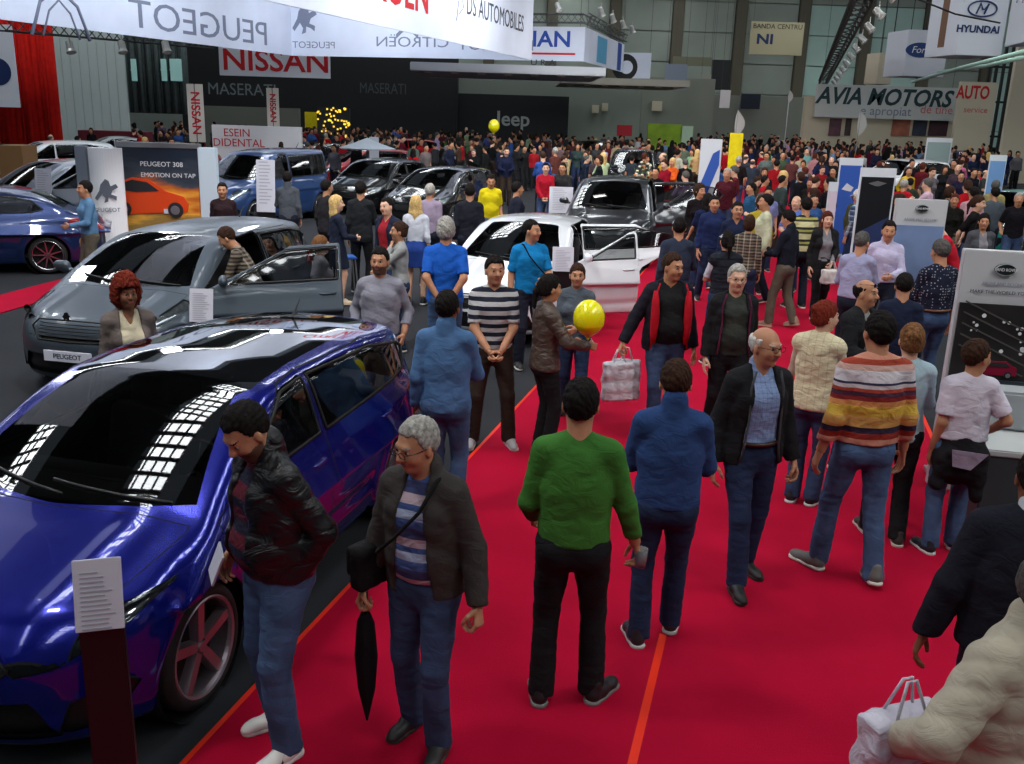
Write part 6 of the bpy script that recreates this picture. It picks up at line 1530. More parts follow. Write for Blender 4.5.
# 7 quilted vest woman
vestm = stripes('quilt', [(.88, (206, 196, 164)), (1, (168, 158, 130))], .055, second=[(.88, (206, 196, 164)), (1, (168, 158, 130))])
ppl('red-haired woman in a cream quilted vest beside the striped sweater', 826, 290, 1.66, (.55, .8), feet=(800, 503), fem=True, rig=dict(yaw=-42, larm='front', rarm='front', pitch=6, legs='close'), hair=('bun', 'red'), skin='fair', top=dict(m=cloth('sleeve_cream', (190, 180, 160)), hem=.92), coat=dict(name='vest', m=vestm, open=(.02, .03), t=.16, hem=.86, g=-.002), legs=dict(m=jean), shoes=((26, 28, 36), (210, 210, 210)))
# 8 man with sunglasses on the head
ppl('balding man with sunglasses pushed up, half hidden behind the striped sweater', 866, 279, 1.70, (.55, -.8), rig=dict(yaw=10, larm='down', rarm='front'), hair=('ring', 'black'), glasses='head', skin='tan', top=dict(m=cloth('grey_print', (120, 120, 118), .5), hem=.92), coat=dict(m=cloth('jacket_black', (0, 0, 0)), open=(.05, .08), hem=.9), legs=dict(m=jean2))
# 9 blond woman pale shirt
ppl('fair-haired woman in a pale blue shirt and black trousers seen from behind', 893, 322, 1.64, (.12, 1), feet=(882, 540), fem=True, rig=dict(larm='down', rarm='front', legs=((-.09, .14, 0, 0), (.09, -.06, 0, 0))), hair=('bun', 'lightbrown'), skin='fair', top=dict(m=cloth('pale_blue', (160, 184, 196), .08), hem=.86), legs=dict(m=blackt), shoes=((50, 46, 44), (190, 180, 170)))
# 10 boy
boy = ppl('boy in a white shirt with a black jacket tied around his waist', 968, 338, 1.58, (.12, 1), feet=(942, 553), rig=dict(yaw=-62, larm='down', rarm=((.24, .16, 1.0), (.6, -1, 0), (-.3, 1, 0), .8), legs=((-.10, .0, 0, 0, 10), (.10, .12, 0, 0)), wide=.92, head=1.04), top=dict(m=cloth('white_mauve', (196, 190, 204), .12), t=.8, hem=.98, g=.01), legs=dict(m=jean3), shoes=((30, 32, 40), (210, 210, 210)), hair=('short', 'brown'), skin='tan')
S = SD(); r = boy[1]; S.cone((0, 0, 1.0), (0, -.02, .80), .165, .20, .04, (0, 1, 0), 1.3); S.cone((-.12, -.10, .86), (-.18, -.13, .64), .07, .05, .05); S.cone((.10, -.12, .86), (.12, -.15, .56), .09, .05, .05); S.cone((-.13, .10, .98), (.13, .10, .98), .045, .045, .03)
V, Q = S.mesh(.013); V = folds(V, Q, .02, 12, 4, .8); o = mk('tied_jacket', V*boy[2], Q, cloth('tied_black', (24, 22, 26), .1), boy[0])
MB().prism([(-.12, .86), (.12, .84), (.02, .72), (-.10, .74)], .006, 'y', -.206).build('jacket_print', cloth('print_lilac', (150, 140, 160), .4), o)
MB().prism([(.0, 0), (.022, 0), (.022, .17), (.0, .17)], .004, 'y', 0).build('sleeve_stripe', inkb, boy[0], tuple(boy[1].sh[1]*boy[2]+Vector((.045, -.045, -.20))))
# 11 and 12: the two at the lower right corner
ppl('man in a dark navy jacket seen from behind at the right edge', 1048, 456, 1.74, (.35, .9), rig=dict(larm=((.29, .0, .87), (.4, -1, 0), (0, 1, 0), .6), rarm='front', lean=6, fat=.04, wide=1.08), skin='brown', hair=('short', 'black'), top=dict(m=cloth('collar_white', (190, 194, 200)), hem=.9, collar=.035), coat=dict(m=cloth('navy_jacket', (22, 24, 34), .1), open=(.02, .03), hem=.88, g=.01), legs=dict(m=navyt))
per12 = ppl('man in a beige jacket leaning at the lower right corner', 1040, 548, 1.74, (.45, -.9), rig=dict(lean=6, rarm=((.30, -.17, 1.02), (1, .7, -.2), (0, 1, 0), 1.2), larm='front', fat=.05, wide=1.08, yaw=10), skin='brown', hair=('short', 'darkgrey'), top=dict(m=cloth('shirt_blue', (90, 120, 160)), hem=.9, collar=.03), coat=dict(m=cloth('beige_jacket', (176, 168, 150), .08), open=(.05, .09), hem=.88, g=.012, fold=.012, fs=8, collar=.02), legs=dict(m=khaki))
w_, M_, r_, sc_ = hand_world(per12, 1); shopping_bag(tuple(w_+Vector((.03, .03, .24))), .30, .34, .12, 'translucent white carrier bag held by the man in the beige jacket', mat('bag_lilac', (196, 192, 206), .35, wr=.03), R(20))
# 13 red-lined vest man
per13 = ppl('stout man in a black polo and a jacket with red lining carrying bags', 672, 253, 1.76, (.10, -1), rig=dict(yaw=30, pitch=6, fat=.06, rarm=((.37, .03, .90), (.4, -1, 0), (0, 1, 0), 1.4), larm='down', legs='walkr', wide=1.05), hair=('recede', 'brown'), skin='tan', top=dict(m=cloth('polo_black', (22, 23, 25), .1), hem=.92, vneck=.08, vw=.03), coat=dict(m=cloth('jacket_navyblack', (26, 26, 36), .1), open=(.12, .17), hem=.84, lapel=cloth('lining_red', (170, 16, 34))), legs=dict(m=jean), shoes=((40, 34, 34), (60, 50, 50)))
for sd_ in (-1, 1):     # the turned-out red lining
    root, r, sc = per13; pts = [r.T(sd_*(.125+.0*t)+sd_*.03, .125+.03*math.sin(t*3), 1.42-.5*t)*sc for t in np.linspace(0, 1, 6)]; MB().tube(pts, [.02, .035, .04, .04, .035, .02], 6).build('red_lining', cloth('lining_red', (170, 16, 34)), root, smooth=True)
w_, M_, r_, sc_ = hand_world(per13, 1); bagm = mat('bag_whitegrey', (196, 196, 204), .4, wr=.02, var=.2, vscale=14)
shopping_bag(tuple(w_+Vector((-.03, -.02, -.03))), .30, .38, .10, 'white printed carrier bag, front one in the stout man\'s hand', bagm, R(15)); shopping_bag(tuple(w_+Vector((.06, .12, -.04))), .28, .40, .08, 'white printed carrier bag behind the front one, in the stout man\'s hand', bagm, R(-10))
# 14 grey man with dark tee
ppl('grey-haired man in a dark printed shirt and open black jacket facing the camera', 738, 265, 1.70, (.0, -1), rig=dict(fat=.03, pitch=2, larm='down', rarm='down', legs='walkl'), hair=('short', 'grey'), skin='fair', glasses='clear', top=dict(m=cloth('tee_olive', (46, 50, 46), .5), hem=.9), coat=dict(m=cloth('jacket_black', (0, 0, 0)), open=(.10, .15), hem=.88, lapel=cloth('lining_plum', (90, 30, 60))), legs=dict(m=blackt))
capm = cloth('cap_white', (190, 192, 200)); capn = cloth('cap_navy', (30, 40, 70))
# 15..
ppl('woman in a white cap and black puffer vest seen from behind', 707, 234, 1.66, (-.1, 1), feet=(716, 365), fem=True, cap=capm, hair=('pony', 'black'), rig=dict(larm='front', rarm='down'), top=dict(m=cloth('sleeve_white', (176, 180, 190)), hem=.9, t=.9), coat=dict(name='vest', m=stripes('puffer', [(.8, (30, 34, 44)), (1, (16, 18, 24))], .09), t=.14, open=(.01, .01), hem=.9), legs=dict(m=jean2), res=1.2)
ppl('man in a white cap and navy top, left of the woman in the puffer vest', 680, 218, 1.74, (.1, 1), cap=capm, rig=dict(larm='down', rarm='front'), top=dict(m=cloth('navy_top', (40, 48, 66)), hem=.9), legs=dict(m=jean2), res=1.2)
ppl('man in a black sweater and khaki trousers turned away to the left', 790, 210, 1.72, (-.62, .55), feet=(779, 327), rig=dict(pitch=18, larm='front', rarm='down', legs='walkl'), top=dict(m=cloth('sweater_blacknavy', (20, 24, 36), .1), hem=.9, collar=.03), legs=dict(m=khaki), shoes=((150, 120, 100), (170, 150, 130)), res=1.1)
ppl('man in a navy sweatshirt with a white chest print facing the camera', 715, 196, 1.74, (.1, -1), rig=dict(legs='walkl', yaw=-8), top=dict(m=cloth('navy_sweat', (24, 36, 74), .1), hem=.9, collar=.02), legs=dict(m=jean2), res=1.2)
ppl('man in a navy v-neck sweater just right of the sweatshirt with a chest print', 738, 202, 1.74, (.0, -1), rig=dict(), top=dict(m=cloth('navy_vneck', (20, 28, 54), .1), hem=.9, vneck=.1), legs=dict(m=blackt), res=1.2)
ppl('person in a mustard yellow jacket seen from behind, right of the plaid shirt', 762, 196, 1.70, (.1, 1), rig=dict(), fem=True, hair=('bob', 'brown'), top=dict(m=cloth('mustard', (160, 140, 40), .1), hem=.85), legs=dict(m=blackt), res=1.2)
plaid = stripes('plaid', [(.25, (40, 36, 34)), (.5, (150, 140, 124)), (.75, (60, 50, 46)), (1, (120, 110, 98))], .09, second=[(.4, (40, 36, 34)), (.6, (150, 140, 124)), (1, (70, 60, 54))])
ppl('woman in a brown plaid shirt with her back to the camera, beside the blue-capped child', 750, 216, 1.62, (.3, 1), fem=True, hair=('bob', 'brown'), rig=dict(), top=dict(m=plaid, hem=.86), legs=dict(m=jean2), res=1.2)
ppl('small child in a blue cap standing by the plaid shirt', 729, 238, 1.25, (.2, -1), cap=capn, rig=dict(wide=.85, head=1.25), top=dict(m=cloth('child_grey', (90, 90, 110)), hem=.9), legs=dict(m=jean), res=1.3)
ppl('man in a cream and black striped polo seen from behind', 803, 190, 1.78, (-.1, 1), feet=(795, 308), rig=dict(fat=.03, larm='front', rarm='front'), top=dict(m=stripes('polo_stripe', [(.45, (200, 196, 150)), (.62, (60, 60, 44)), (.8, (150, 150, 80)), (1, (40, 40, 40))], .19), t=.85, hem=.9), legs=dict(m=navyt), res=1.1)
wo = ppl('woman with long auburn hair and a dark open cardigan holding a white handbag', 828, 212, 1.64, (.1, -1), fem=True, hair=('long', 'auburn'), skin='fair', rig=dict(larm='low', rarm='down', legs='walkr', yaw=-5), top=dict(m=cloth('grey_top', (120, 118, 124)), hem=.95, vneck=.12), coat=dict(name='cardigan', m=cloth('cardigan_black', (26, 26, 28)), open=(.07, .12), hem=.74), legs=dict(m=blackt), res=1.1)
w_, M_, r_, sc_ = hand_world(wo, -1); shopping_bag(tuple(w_+Vector((0, -.05, .08))), .30, .22, .12, 'white handbag hanging from the arm of the auburn-haired woman', mat('bag_white', (200, 198, 196), .4), R(10))
ppl('person with a white towel over the head and a blue plaid shirt', 861, 190, 1.72, (-.5, .8), cap=cloth('towel', (196, 200, 206)), hair=('bob', 'white'), rig=dict(pitch=15), top=dict(m=stripes('plaid_blue', [(.3, (70, 90, 120)), (.5, (170, 180, 190)), (1, (50, 64, 90))], .1, second=[(.3, (70, 90, 120)), (.6, (150, 160, 170)), (1, (50, 64, 90))]), hem=.86), legs=dict(m=jean2), res=1.2)
ppl('balding man in a lavender shirt seen from behind, next to the white-shirted man', 862, 232, 1.72, (.45, .8), rig=dict(fat=.03, pitch=12, yaw=-20, larm='front', rarm='front'), hair=('recede', 'darkgrey'), top=dict(m=cloth('lavender', (150, 152, 184), .08), hem=.95), legs=dict(m=navyt), res=1.1)
ppl('dark-haired man in a white-lilac shirt facing the lavender-shirted man', 890, 221, 1.76, (-.25, -1), rig=dict(pitch=4, larm='front', rarm='down'), top=dict(m=cloth('white_lilac', (178, 172, 200), .06), hem=.97, collar=.03, vneck=.06, vw=.03), legs=dict(m=navyt), res=1.1)
ppl('short person in a plain navy top between the lilac shirt and the polka dots', 906, 274, 1.62, (.3, 1), rig=dict(pitch=10), top=dict(m=cloth('navy_plain', (24, 32, 54), .1), hem=.9), legs=dict(m=jean2), res=1.1)
dots = cloth('polka', (24, 28, 46), .08); nt = dots.node_tree; vo = nt.nodes.new('ShaderNodeTexVoronoi'); vo.inputs['Scale'].default_value = 34; vo.inputs['Randomness'].default_value = .4; tc = nt.nodes.new('ShaderNodeTexCoord'); nt.links.new(tc.outputs['Object'], vo.inputs['Vector'])
ra = nt.nodes.new('ShaderNodeValToRGB'); ra.color_ramp.interpolation = 'CONSTANT'; ra.color_ramp.elements[0].color = lin((150, 150, 160))+(1,); ra.color_ramp.elements[1].position = .25; ra.color_ramp.elements[1].color = lin((24, 28, 46))+(1,); nt.links.new(vo.outputs['Distance'], ra.inputs[0]); nt.links.new(ra.outputs[0], nt.nodes['Principled BSDF'].inputs['Base Color'])
ppl('broad man in a navy polka-dot shirt and jeans seen from behind', 944, 240, 1.78, (-.25, 1), rig=dict(fat=.04, larm='front', rarm='down', wide=1.08, pitch=10), hair=('short', 'darkgrey'), top=dict(m=dots, hem=1.0), legs=dict(m=jean), belt=mat('belt_tan', (96, 60, 40), .4), res=1.0)
ppl('man in a red polo shirt leaning over to the left', 960, 216, 1.70, (-.9, .15), rig=dict(lean=24, pitch=20, larm='reach', rarm='front'), hair=('short', 'brown'), skin='fair', top=dict(m=cloth('polo_red', (170, 20, 40), .08), t=.85, hem=.92), legs=dict(m=navyt), res=1.1)
ppl('woman with long dark hair and a grey jacket facing the camera above the photo board', 985, 214, 1.66, (-.05, -1), fem=True, hair=('long', 'black'), skin='tan', rig=dict(yaw=-15), top=dict(m=cloth('grey_top', (0, 0, 0)), hem=.95, vneck=.1), coat=dict(m=cloth('jacket_grey', (72, 74, 80)), open=(.06, .09), hem=.86), legs=dict(m=blackt), res=1.1)
# ---- left of the aisle
tee = stripes('tee', [(.5, (176, 174, 176)), (1, (30, 34, 48))], .078)
ppl('young man in a navy and white striped shirt facing the camera', 503, 258, 1.75, (.12, -1), feet=(490, 444), rig=dict(yaw=8, larm='low', rarm='low', legs='wide', wide=1.03), top=dict(m=tee, t=.85, hem=.92, vneck=.05, vw=.03), legs=dict(m=brownt), shoes=((150, 148, 150), (190, 190, 190)), skin='tan', beard=False)
pd = ppl('man in a denim shirt and jeans seen from behind', 447, 291, 1.74, (.15, 1), rig=dict(larm='down', rarm='front', legs='close', wide=1.05), top=dict(m=cloth('denim_shirt', (74, 108, 150), .16), hem=.86, collar=.03, fold=.006), legs=dict(m=jean3), hair=('recede', 'black'), skin='brown')
w_, M_, r_, sc_ = hand_world(pd, -1); root = empty('water_bottle', tuple(w_+Vector((0, 0, -.24)))); tag(root, 'small clear water bottle in the denim-shirted man\'s hand', 'bottle'); MB().lathe([(0, 0), (.03, 0), (.032, .02), (.032, .13), (.012, .17), (.012, .185), (0, .185)], 16, 'z').build('bottle_body', mat('clear_plastic', (225, 230, 235), .08, trans=.85), root, smooth=True); MB().lathe([(0, .185), (.014, .185), (.014, .2), (0, .2)], 12, 'z').build('cap', paper, root)
ppl('smiling man in a grey sweater with hands at his pockets', 380, 248, 1.72, (-.02, -1), rig=dict(larm='pocket', rarm='pocket', yaw=-6, fat=.015, wide=1.05), top=dict(m=cloth('grey_marl', (132, 132, 144), .06), t=1.6, hem=.93, fold=.008), legs=dict(m=jean), hair=('short', 'black'), skin='tan', beard=True)
ppl('grey-haired man in a royal blue polo seen from behind with hands clasped', 446, 219, 1.82, (-.05, 1), rig=dict(larm='behind', rarm='behind', fat=.02, wide=1.1), top=dict(m=cloth('royal_polo', (24, 84, 176), .06), t=.85, hem=.86, fold=.008), legs=dict(m=jean3), hair=('fluffy', 'grey'), skin='tan')
ppl('woman in a grey cardigan turned left with a hand at her chin', 400, 222, 1.62, (-.9, -.25), fem=True, rig=dict(larm='chin', rarm='front'), hair=('bun', 'brown'), top=dict(m=cloth('cardigan_grey', (140, 142, 142)), hem=.84), legs=dict(m=jean2), skin='tan', res=1.1)
pt = ppl('man in a turquoise shirt with a black cross-body strap facing right', 531, 220, 1.76, (.35, -.9), rig=dict(yaw=38, larm='front', rarm='down', wide=1.05), top=dict(m=cloth('turquoise', (14, 116, 176), .06), t=.85, hem=.9), legs=dict(m=navyt), hair=('recede', 'black'), skin='tan', res=1.0)
satchel(pt, -1, 'black bag on the strap of the turquoise-shirted man', cloth('bag_black', (0, 0, 0)), w=.2, h=.16, z=.95)
pw_ = ppl('woman in a brown leather jacket with a dark ponytail holding the balloon', 548, 275, 1.63, (.85, .30), fem=True, rig=dict(rarm=((.20, .36, 1.10), (.6, -.8, -.4), (0, 0, 1), 1.3), larm='front', pitch=6, legs='close'), hair=('pony', 'black'), skin='tan', coat=dict(m=mat('leather_brown', (74, 60, 52), .45, wr=.03), open=(.03, .05), hem=.86), top=dict(m=cloth('cardigan_black', (0, 0, 0)), hem=.9), legs=dict(m=blackt), shoes=((24, 22, 22), (24, 22, 22)))
w_, M_, r_, sc_ = hand_world(pw_, 1)
balloon(589, 318, w_.y, .30, 'yellow balloon held by the woman in the brown leather jacket', w_+Vector((.05, .02, .02)))
ppl('woman in a grey sweater standing behind the woman with the balloon', 578, 264, 1.56, (-.25, -1), fem=True, rig=dict(yaw=12, larm='front', rarm='low', legs=((-.16, .26, 0, 0), (.08, -.1, 0, 0))), hair=('bun', 'brown'), skin='tan', top=dict(m=cloth('grey_blue_knit', (78, 86, 96), .08), hem=.88), legs=dict(m=jean2), shoes=((50, 36, 30), (40, 30, 26)))
cur = ppl('woman with curly red hair and a grey jacket between the matt grey and blue cars', 125, 279, 1.62, (.55, -.8), fem=True, rig=dict(yaw=4, larm='down', rarm='down'), hair=('curly', 'red'), skin='brown', top=dict(m=cloth('cream_top', (196, 186, 160)), vneck=.14, vw=.07, hem=.9), coat=dict(m=cloth('taupe_jacket', (104, 94, 90)), open=(.085, .10), hem=.84), legs=dict(m=blackt))
ppl('man in a brown plaid shirt reaching into the open matt grey car', 250, 222, 1.66, (-.95, -.15), rig=dict(lean=24, pitch=10, larm='reach', rarm='reach'), top=dict(m=plaid, hem=.88), legs=dict(m=jean2), hair=('short', 'brown'), skin='tan')
navyd = cloth('dress_navy', (28, 34, 52), .1)
ppl('blonde woman with long hair in a navy jacket and skirt looking right', 335, 198, 1.66, (.75, .35), feet=(338, 304), fem=True, rig=dict(yaw=-15, larm='down', rarm='front', legs='close'), hair=('long', 'blond'), skin='fair', top=dict(m=navyd, hem=.85), legs=dict(kind='skirt', m=navyd, len=.60), shoes=((196, 176, 150), (180, 160, 140)), shoe_style='pump', res=1.0)
ppl('man in a black suit jacket seen from behind, beside the long-haired blonde woman', 366, 180, 1.80, (.1, 1), feet=(362, 292), rig=dict(larm='down', rarm='front'), top=dict(m=cloth('suit_black', (26, 28, 32), .1), hem=.82), legs=dict(m=blackt), hair=('short', 'black'), res=1.0)
ppl('blonde woman in a white blouse and blue skirt with her back to the camera', 416, 196, 1.68, (.1, 1), fem=True, rig=dict(), hair=('long', 'blond'), skin='fair', top=dict(m=cloth('blouse_white', (186, 190, 202), .06), hem=1.02, t=2), legs=dict(kind='skirt', m=cloth('skirt_blue', (34, 60, 130)), len=.62), res=1.1)
ppl('man in a navy jacket over a red top, left of the white blouse', 388, 198, 1.74, (-.5, -.8), rig=dict(roll=8), top=dict(m=cloth('top_red', (140, 30, 40)), hem=.9, vneck=.1), coat=dict(m=cloth('coat_navy', (24, 30, 48)), open=(.07, .09), hem=.88), legs=dict(m=jean2), skin='fair', res=1.2)
ppl('grey-haired man in a pale mauve shirt, right of the white blouse', 430, 184, 1.74, (.2, 1), rig=dict(), top=dict(m=cloth('mauve', (142, 128, 150), .08), hem=.9), legs=dict(m=navyt), hair=('short', 'grey'), res=1.2)
ppl('man in a black suit seen from behind, left of the yellow polo', 470, 184, 1.80, (.0, 1), rig=dict(wide=1.05), top=dict(m=cloth('suit_navy', (22, 24, 34), .1), hem=.82), legs=dict(m=navyt), hair=('short', 'black'), res=1.2)
ppl('man in a bright yellow polo looking down', 491, 174, 1.76, (.1, -1), rig=dict(pitch=18, fat=.02), top=dict(m=cloth('yellow_polo', (196, 180, 16), .06), t=.85, hem=.9), legs=dict(m=jean3), skin='tan', res=1.1)
ppl('man in a dark navy coat just right of the yellow polo', 517, 182, 1.74, (.8, .3), rig=dict(), top=dict(m=cloth('coat_navy2', (26, 30, 44), .1), hem=.86), legs=dict(m=blackt), res=1.2)
ppl('man in a red sweater and jeans facing the camera behind the white car', 546, 163, 1.78, (0, -1), rig=dict(larm='low', rarm='low'), top=dict(m=cloth('red_sweater', (150, 14, 34), .06), hem=.9), legs=dict(m=jean), skin='fair', res=1.3)
ppl('man in a black shirt standing right beside the red sweater', 563, 163, 1.78, (-.3, -1), rig=dict(larm='front', rarm='front'), top=dict(m=cloth('shirt_charcoal', (34, 34, 36), .1), t=.9, hem=.9), legs=dict(m=jean2), res=1.3)
ppl('person in a dark grey hooded top seen from behind, in front of the blue van', 287, 172, 1.74, (-.1, 1), rig=dict(larm='front', rarm='down'), top=dict(m=cloth('hoodie_grey', (72, 76, 84), .1), hem=.88, collar=.05), legs=dict(m=navyt), hair=('short', 'black'), res=1.1)
ppl('girl in a white top and jeans behind the open door of the matt grey car', 320, 236, 1.52, (.7, .4), fem=True, rig=dict(wide=.9), top=dict(m=cloth('girl_white', (186, 184, 196), .06), t=.8, hem=.9), legs=dict(m=jean3), hair=('pony', 'lightbrown'), skin='fair', res=1.2)
ppl('man in a dark jacket right of the hooded person', 326, 180, 1.74, (.5, .6), rig=dict(), top=dict(m=cloth('dark_coat', (36, 34, 38), .1), hem=.86), legs=dict(m=blackt), hair=('short', 'black'), res=1.3)
ppl('man in a light blue shirt and khaki trousers standing left of the totem', 85, 181, 1.74, (-.6, -.5), rig=dict(larm='front', rarm='down'), top=dict(m=cloth('shirt_lightblue', (84, 120, 156), .08), hem=.93), legs=dict(m=khaki), hair=('short', 'black'), res=1.2)
ppl('person in a black top standing before the blue van near the poster wall', 222, 183, 1.68, (.2, -1), rig=dict(), top=dict(m=cloth('top_blackred', (40, 24, 28), .2), hem=.9), legs=dict(m=blackt), skin='tan', res=1.4)
# ------------------------------------------------------------------ the crowd farther down the hall
topm = mat('crowd_top', (255, 255, 255), .9, objcol=True, var=.15, wr=.03, spec=.1)
LG_ = [jean2, blackt, navyt, jean, khaki, brownt]
POSES = [dict(), dict(larm='front', rarm='front', pitch=15), dict(legs='walkl', larm='swingf', rarm='swingb'), dict(legs='walkr', larm='down', rarm='pocket'), dict(larm='phone', rarm='down', pitch=10), dict(larm='fold', rarm='fold'),
         dict(fat=.05, larm='down', rarm='front'), dict(wide=.95, yaw=30), dict(legs='walkl', rarm='carry'), dict(larm='behind', rarm='behind', pitch=5)]
PROTO = []
hs = [('short', 'black'), ('short', 'brown'), ('long', 'brown'), ('recede', 'grey'), ('short', 'darkgrey'), ('long', 'blond'), ('ring', 'darkgrey'), ('bob', 'brown'), ('short', 'black'), ('pony', 'brown'), ('bun', 'auburn'), ('short', 'brown'), ('long', 'black'), ('crop', 'black')]
for i, hh_ in enumerate(hs):
    fem = hh_[0] in ('long', 'bob', 'pony', 'bun'); rg = dict(POSES[i % len(POSES)])
    tr = person('proto', (0, 0), (0, 1), 1.66 if fem else 1.76, None, rg, fem, ['tan', 'fair', 'tan', 'tan', 'fair'][i % 5], hh_, dict(m=topm, hem=.88, t=2 if i % 3 else .85), None, dict(m=LG_[i % 6]), res=2.3 if i < 14 else 2, bodyparts='nohands' if i % 2 else 'full')[0]
    for ch in tr.children: ch.hide_render = False
    # one joined mesh for the far copies
    VV = []; FF = []; MM = []; mats = []; nb_ = 0
    for ch in tr.children:
        me = ch.data; v = np.zeros(len(me.vertices)*3, np.float32); me.vertices.foreach_get('co', v); v = v.reshape(-1, 3); lv = np.zeros(len(me.loops), np.int32); me.loops.foreach_get('vertex_index', lv)
        mi_ = np.zeros(len(me.polygons), np.int32); me.polygons.foreach_get('material_index', mi_); base = len(mats); mats += list(me.materials)
        VV.append(v); FF.append(lv.reshape(-1, 4)+nb_); MM.append(mi_+base); nb_ += len(v)
    jm = mk('person', np.concatenate(VV), np.concatenate(FF), mats, None, np.concatenate(MM)); jd = jm.data; bpy.data.objects.remove(jm)
    PROTO.append((tr, jd, fem, hh_))
CC = {'black': (24, 25, 28), 'navy': (28, 36, 62), 'grey': (100, 100, 106), 'white': (190, 190, 196), 'red': (165, 22, 34), 'maroon': (92, 26, 40), 'blue': (46, 84, 150), 'light blue': (120, 150, 190), 'beige': (170, 155, 125),
      'brown': (84, 62, 48), 'green': (70, 96, 66), 'orange': (190, 90, 40), 'yellow': (196, 176, 40), 'pink': (180, 120, 130), 'dark grey': (56, 57, 62)}
WT = [26, 16, 9, 9, 9, 8, 5, 4, 7, 9, 4, 2, 1.5, 2, 14]
rr = random.Random(21); cn = list(CC)
taken = [(o.location.x, o.location.y) for o in COL.objects if o.get('category') == 'person' and o['label'] != 'proto']
cars_ = [o for o in COL.objects if o.get('category') == 'car']; blocks = []
for c in cars_:
    k = c.rotation_euler.z; d = Vector((math.cos(k), math.sin(k), 0))
    for t in (0.3, 1.2, 2.1, 3.0, 3.9): q = c.location+d*t; blocks.append((q.x, q.y, 1.25))
for lx_, ly_ in ((1.4, -1.5), (2.4, -1.5)):
    q = k3.location+rotv(k3.rotation_euler.z, lx_, ly_); blocks.append((q.x, q.y, 1.1))
for o in COL.objects:
    if o.parent is None and o.get('category') in ('banner', 'board', 'stand', 'panel', 'counter', 'flag', 'box', 'cabinet', 'flowers', 'parasol', 'post', 'sign', 'totem', 'poster', 'partition', 'bin'):
        if o.type == 'MESH':
            if o.location.z-o.dimensions.z/2 > 2.2: continue
            n = max(1, int(o.dimensions.x/1.0)); a = o.rotation_euler.z
            for i in range(n+1): t = -o.dimensions.x/2+o.dimensions.x*i/n; blocks.append((o.location.x+t*math.cos(a), o.location.y+t*math.sin(a), .75+o.dimensions.y/2))
        else: blocks.append((o.location.x, o.location.y, .8))
def zone(px, d):
    if d > 44:
        return 'under the long dealer banner' if px > 812 else 'before the far grey partition' if px > 700 else 'near the bright green wall' if px > 585 else 'in front of the black stand backdrop' if px > 450 else 'below the dim silver lettering'
    if px < 300: return 'behind the poster wall and van'
    if px < 480: return 'behind the black hatchbacks'
    if px < 590: return 'behind the yellow polo and red sweater'
    if px < 700: return 'around the dark grey car'
    if px < 790: return 'between the blue and white banner and the yellow banner'
    if px < 880: return 'near the blue cloud banner'
    return 'among the right-hand cars'
made = []; pts = list(taken); tries = 0
def place(px, yh):
    ht = rr.uniform(1.58, 1.86); p = at(px, yh, ht); return p, ht
target = 292
while len(made) < target and tries < 16000:
    tries += 1
    u = rr.random()
    if u < .62: px = rr.uniform(655, 1024); lo, hi = 129+(px-512)*.031*.6, 196
    elif u < .93: px = rr.uniform(300, 660); lo, hi = 126, 156
    else: px = rr.uniform(0, 300); lo, hi = 122, 150
    y = lo+(hi-lo)*rr.random()**1.45; p, ht = place(px, y)
    if p.y < 15.5 or p.y > 78 or p.z < 0: continue
    if px > 812 and p.y > 66 or (px < 640 and p.y > 60): continue
    if px < 480 and p.y < 31 or 640 < px < 700 and p.y < 21: continue
    dm = .62 if p.y < 30 else .75
    if any((p.x-a)**2+(p.y-b)**2 < dm*dm for a, b in pts): continue
    if any((p.x-a)**2+(p.y-b)**2 < r_*r_ for a, b, r_ in blocks): continue
    made.append((p, ht, px)); pts.append((p.x, p.y))
made.sort(key=lambda t: t[0].y)
recs = []
for i, (p, ht, px) in enumerate(made):
    tr, jd, fem, hh_ = PROTO[rr.randrange(len(PROTO))]; c = rr.choices(cn, WT)[0]; v = CC[c]; col = lin(tuple(max(0, min(255, q*rr.uniform(.7, 1.02))) for q in v))+(1,)
    f = rr.uniform(0, 6.283)
    if rr.random() < .55: f = -AX+R(rr.choice((0, 180)))+rr.uniform(-.5, .5)
    if p.y < 27:
        o = copy_tree(tr); o.name = 'person'
        for ch in o.children: ch.color = col
    else:
        o = bpy.data.objects.new('person', jd); COL.objects.link(o); o.color = col
    o.location = (p.x, p.y, 0); o.rotation_euler.z = f; s = ht/(1.66 if fem else 1.76); o.scale = (s, s, s)
    back = (Matrix.Rotation(f, 3, 'Z') @ Vector((0, 1, 0))).dot(Vector((p.x, p.y, 0)).normalized()) > 0.2
    front = (Matrix.Rotation(f, 3, 'Z') @ Vector((0, 1, 0))).dot(Vector((p.x, p.y, 0)).normalized()) < -0.2
    hair_ = {'blond': 'fair', 'darkgrey': 'dark grey', 'auburn': 'reddish'}.get(hh_[1], hh_[1]); st = {'long': 'long ', 'bob': 'bobbed ', 'pony': 'tied-back ', 'bun': 'pinned-up ', 'ring': 'thin ', 'recede': 'receding '}.get(hh_[0], 'short ')
    z = zone(px, p.y); recs.append([o, 'person in a %s top with %s%s hair %s' % (c, st, hair_, z), ' facing away' if back else ' facing the camera' if front else ' turned sideways', px, p.y, z])
from collections import defaultdict
by = defaultdict(list)
for r_ in recs: by[r_[1]].append(r_)
for k, L_ in by.items():
    if len(L_) > 1:
        for r_ in L_: r_[1] = r_[1].replace(' top ', ' top'+r_[2]+' ', 1) if False else r_[1]+','+r_[2]
by = defaultdict(list)
for r_ in recs: by[r_[1]].append(r_)
ORD = ['leftmost', 'second from the left', 'third from the left', 'fourth from the left', 'fifth from the left']
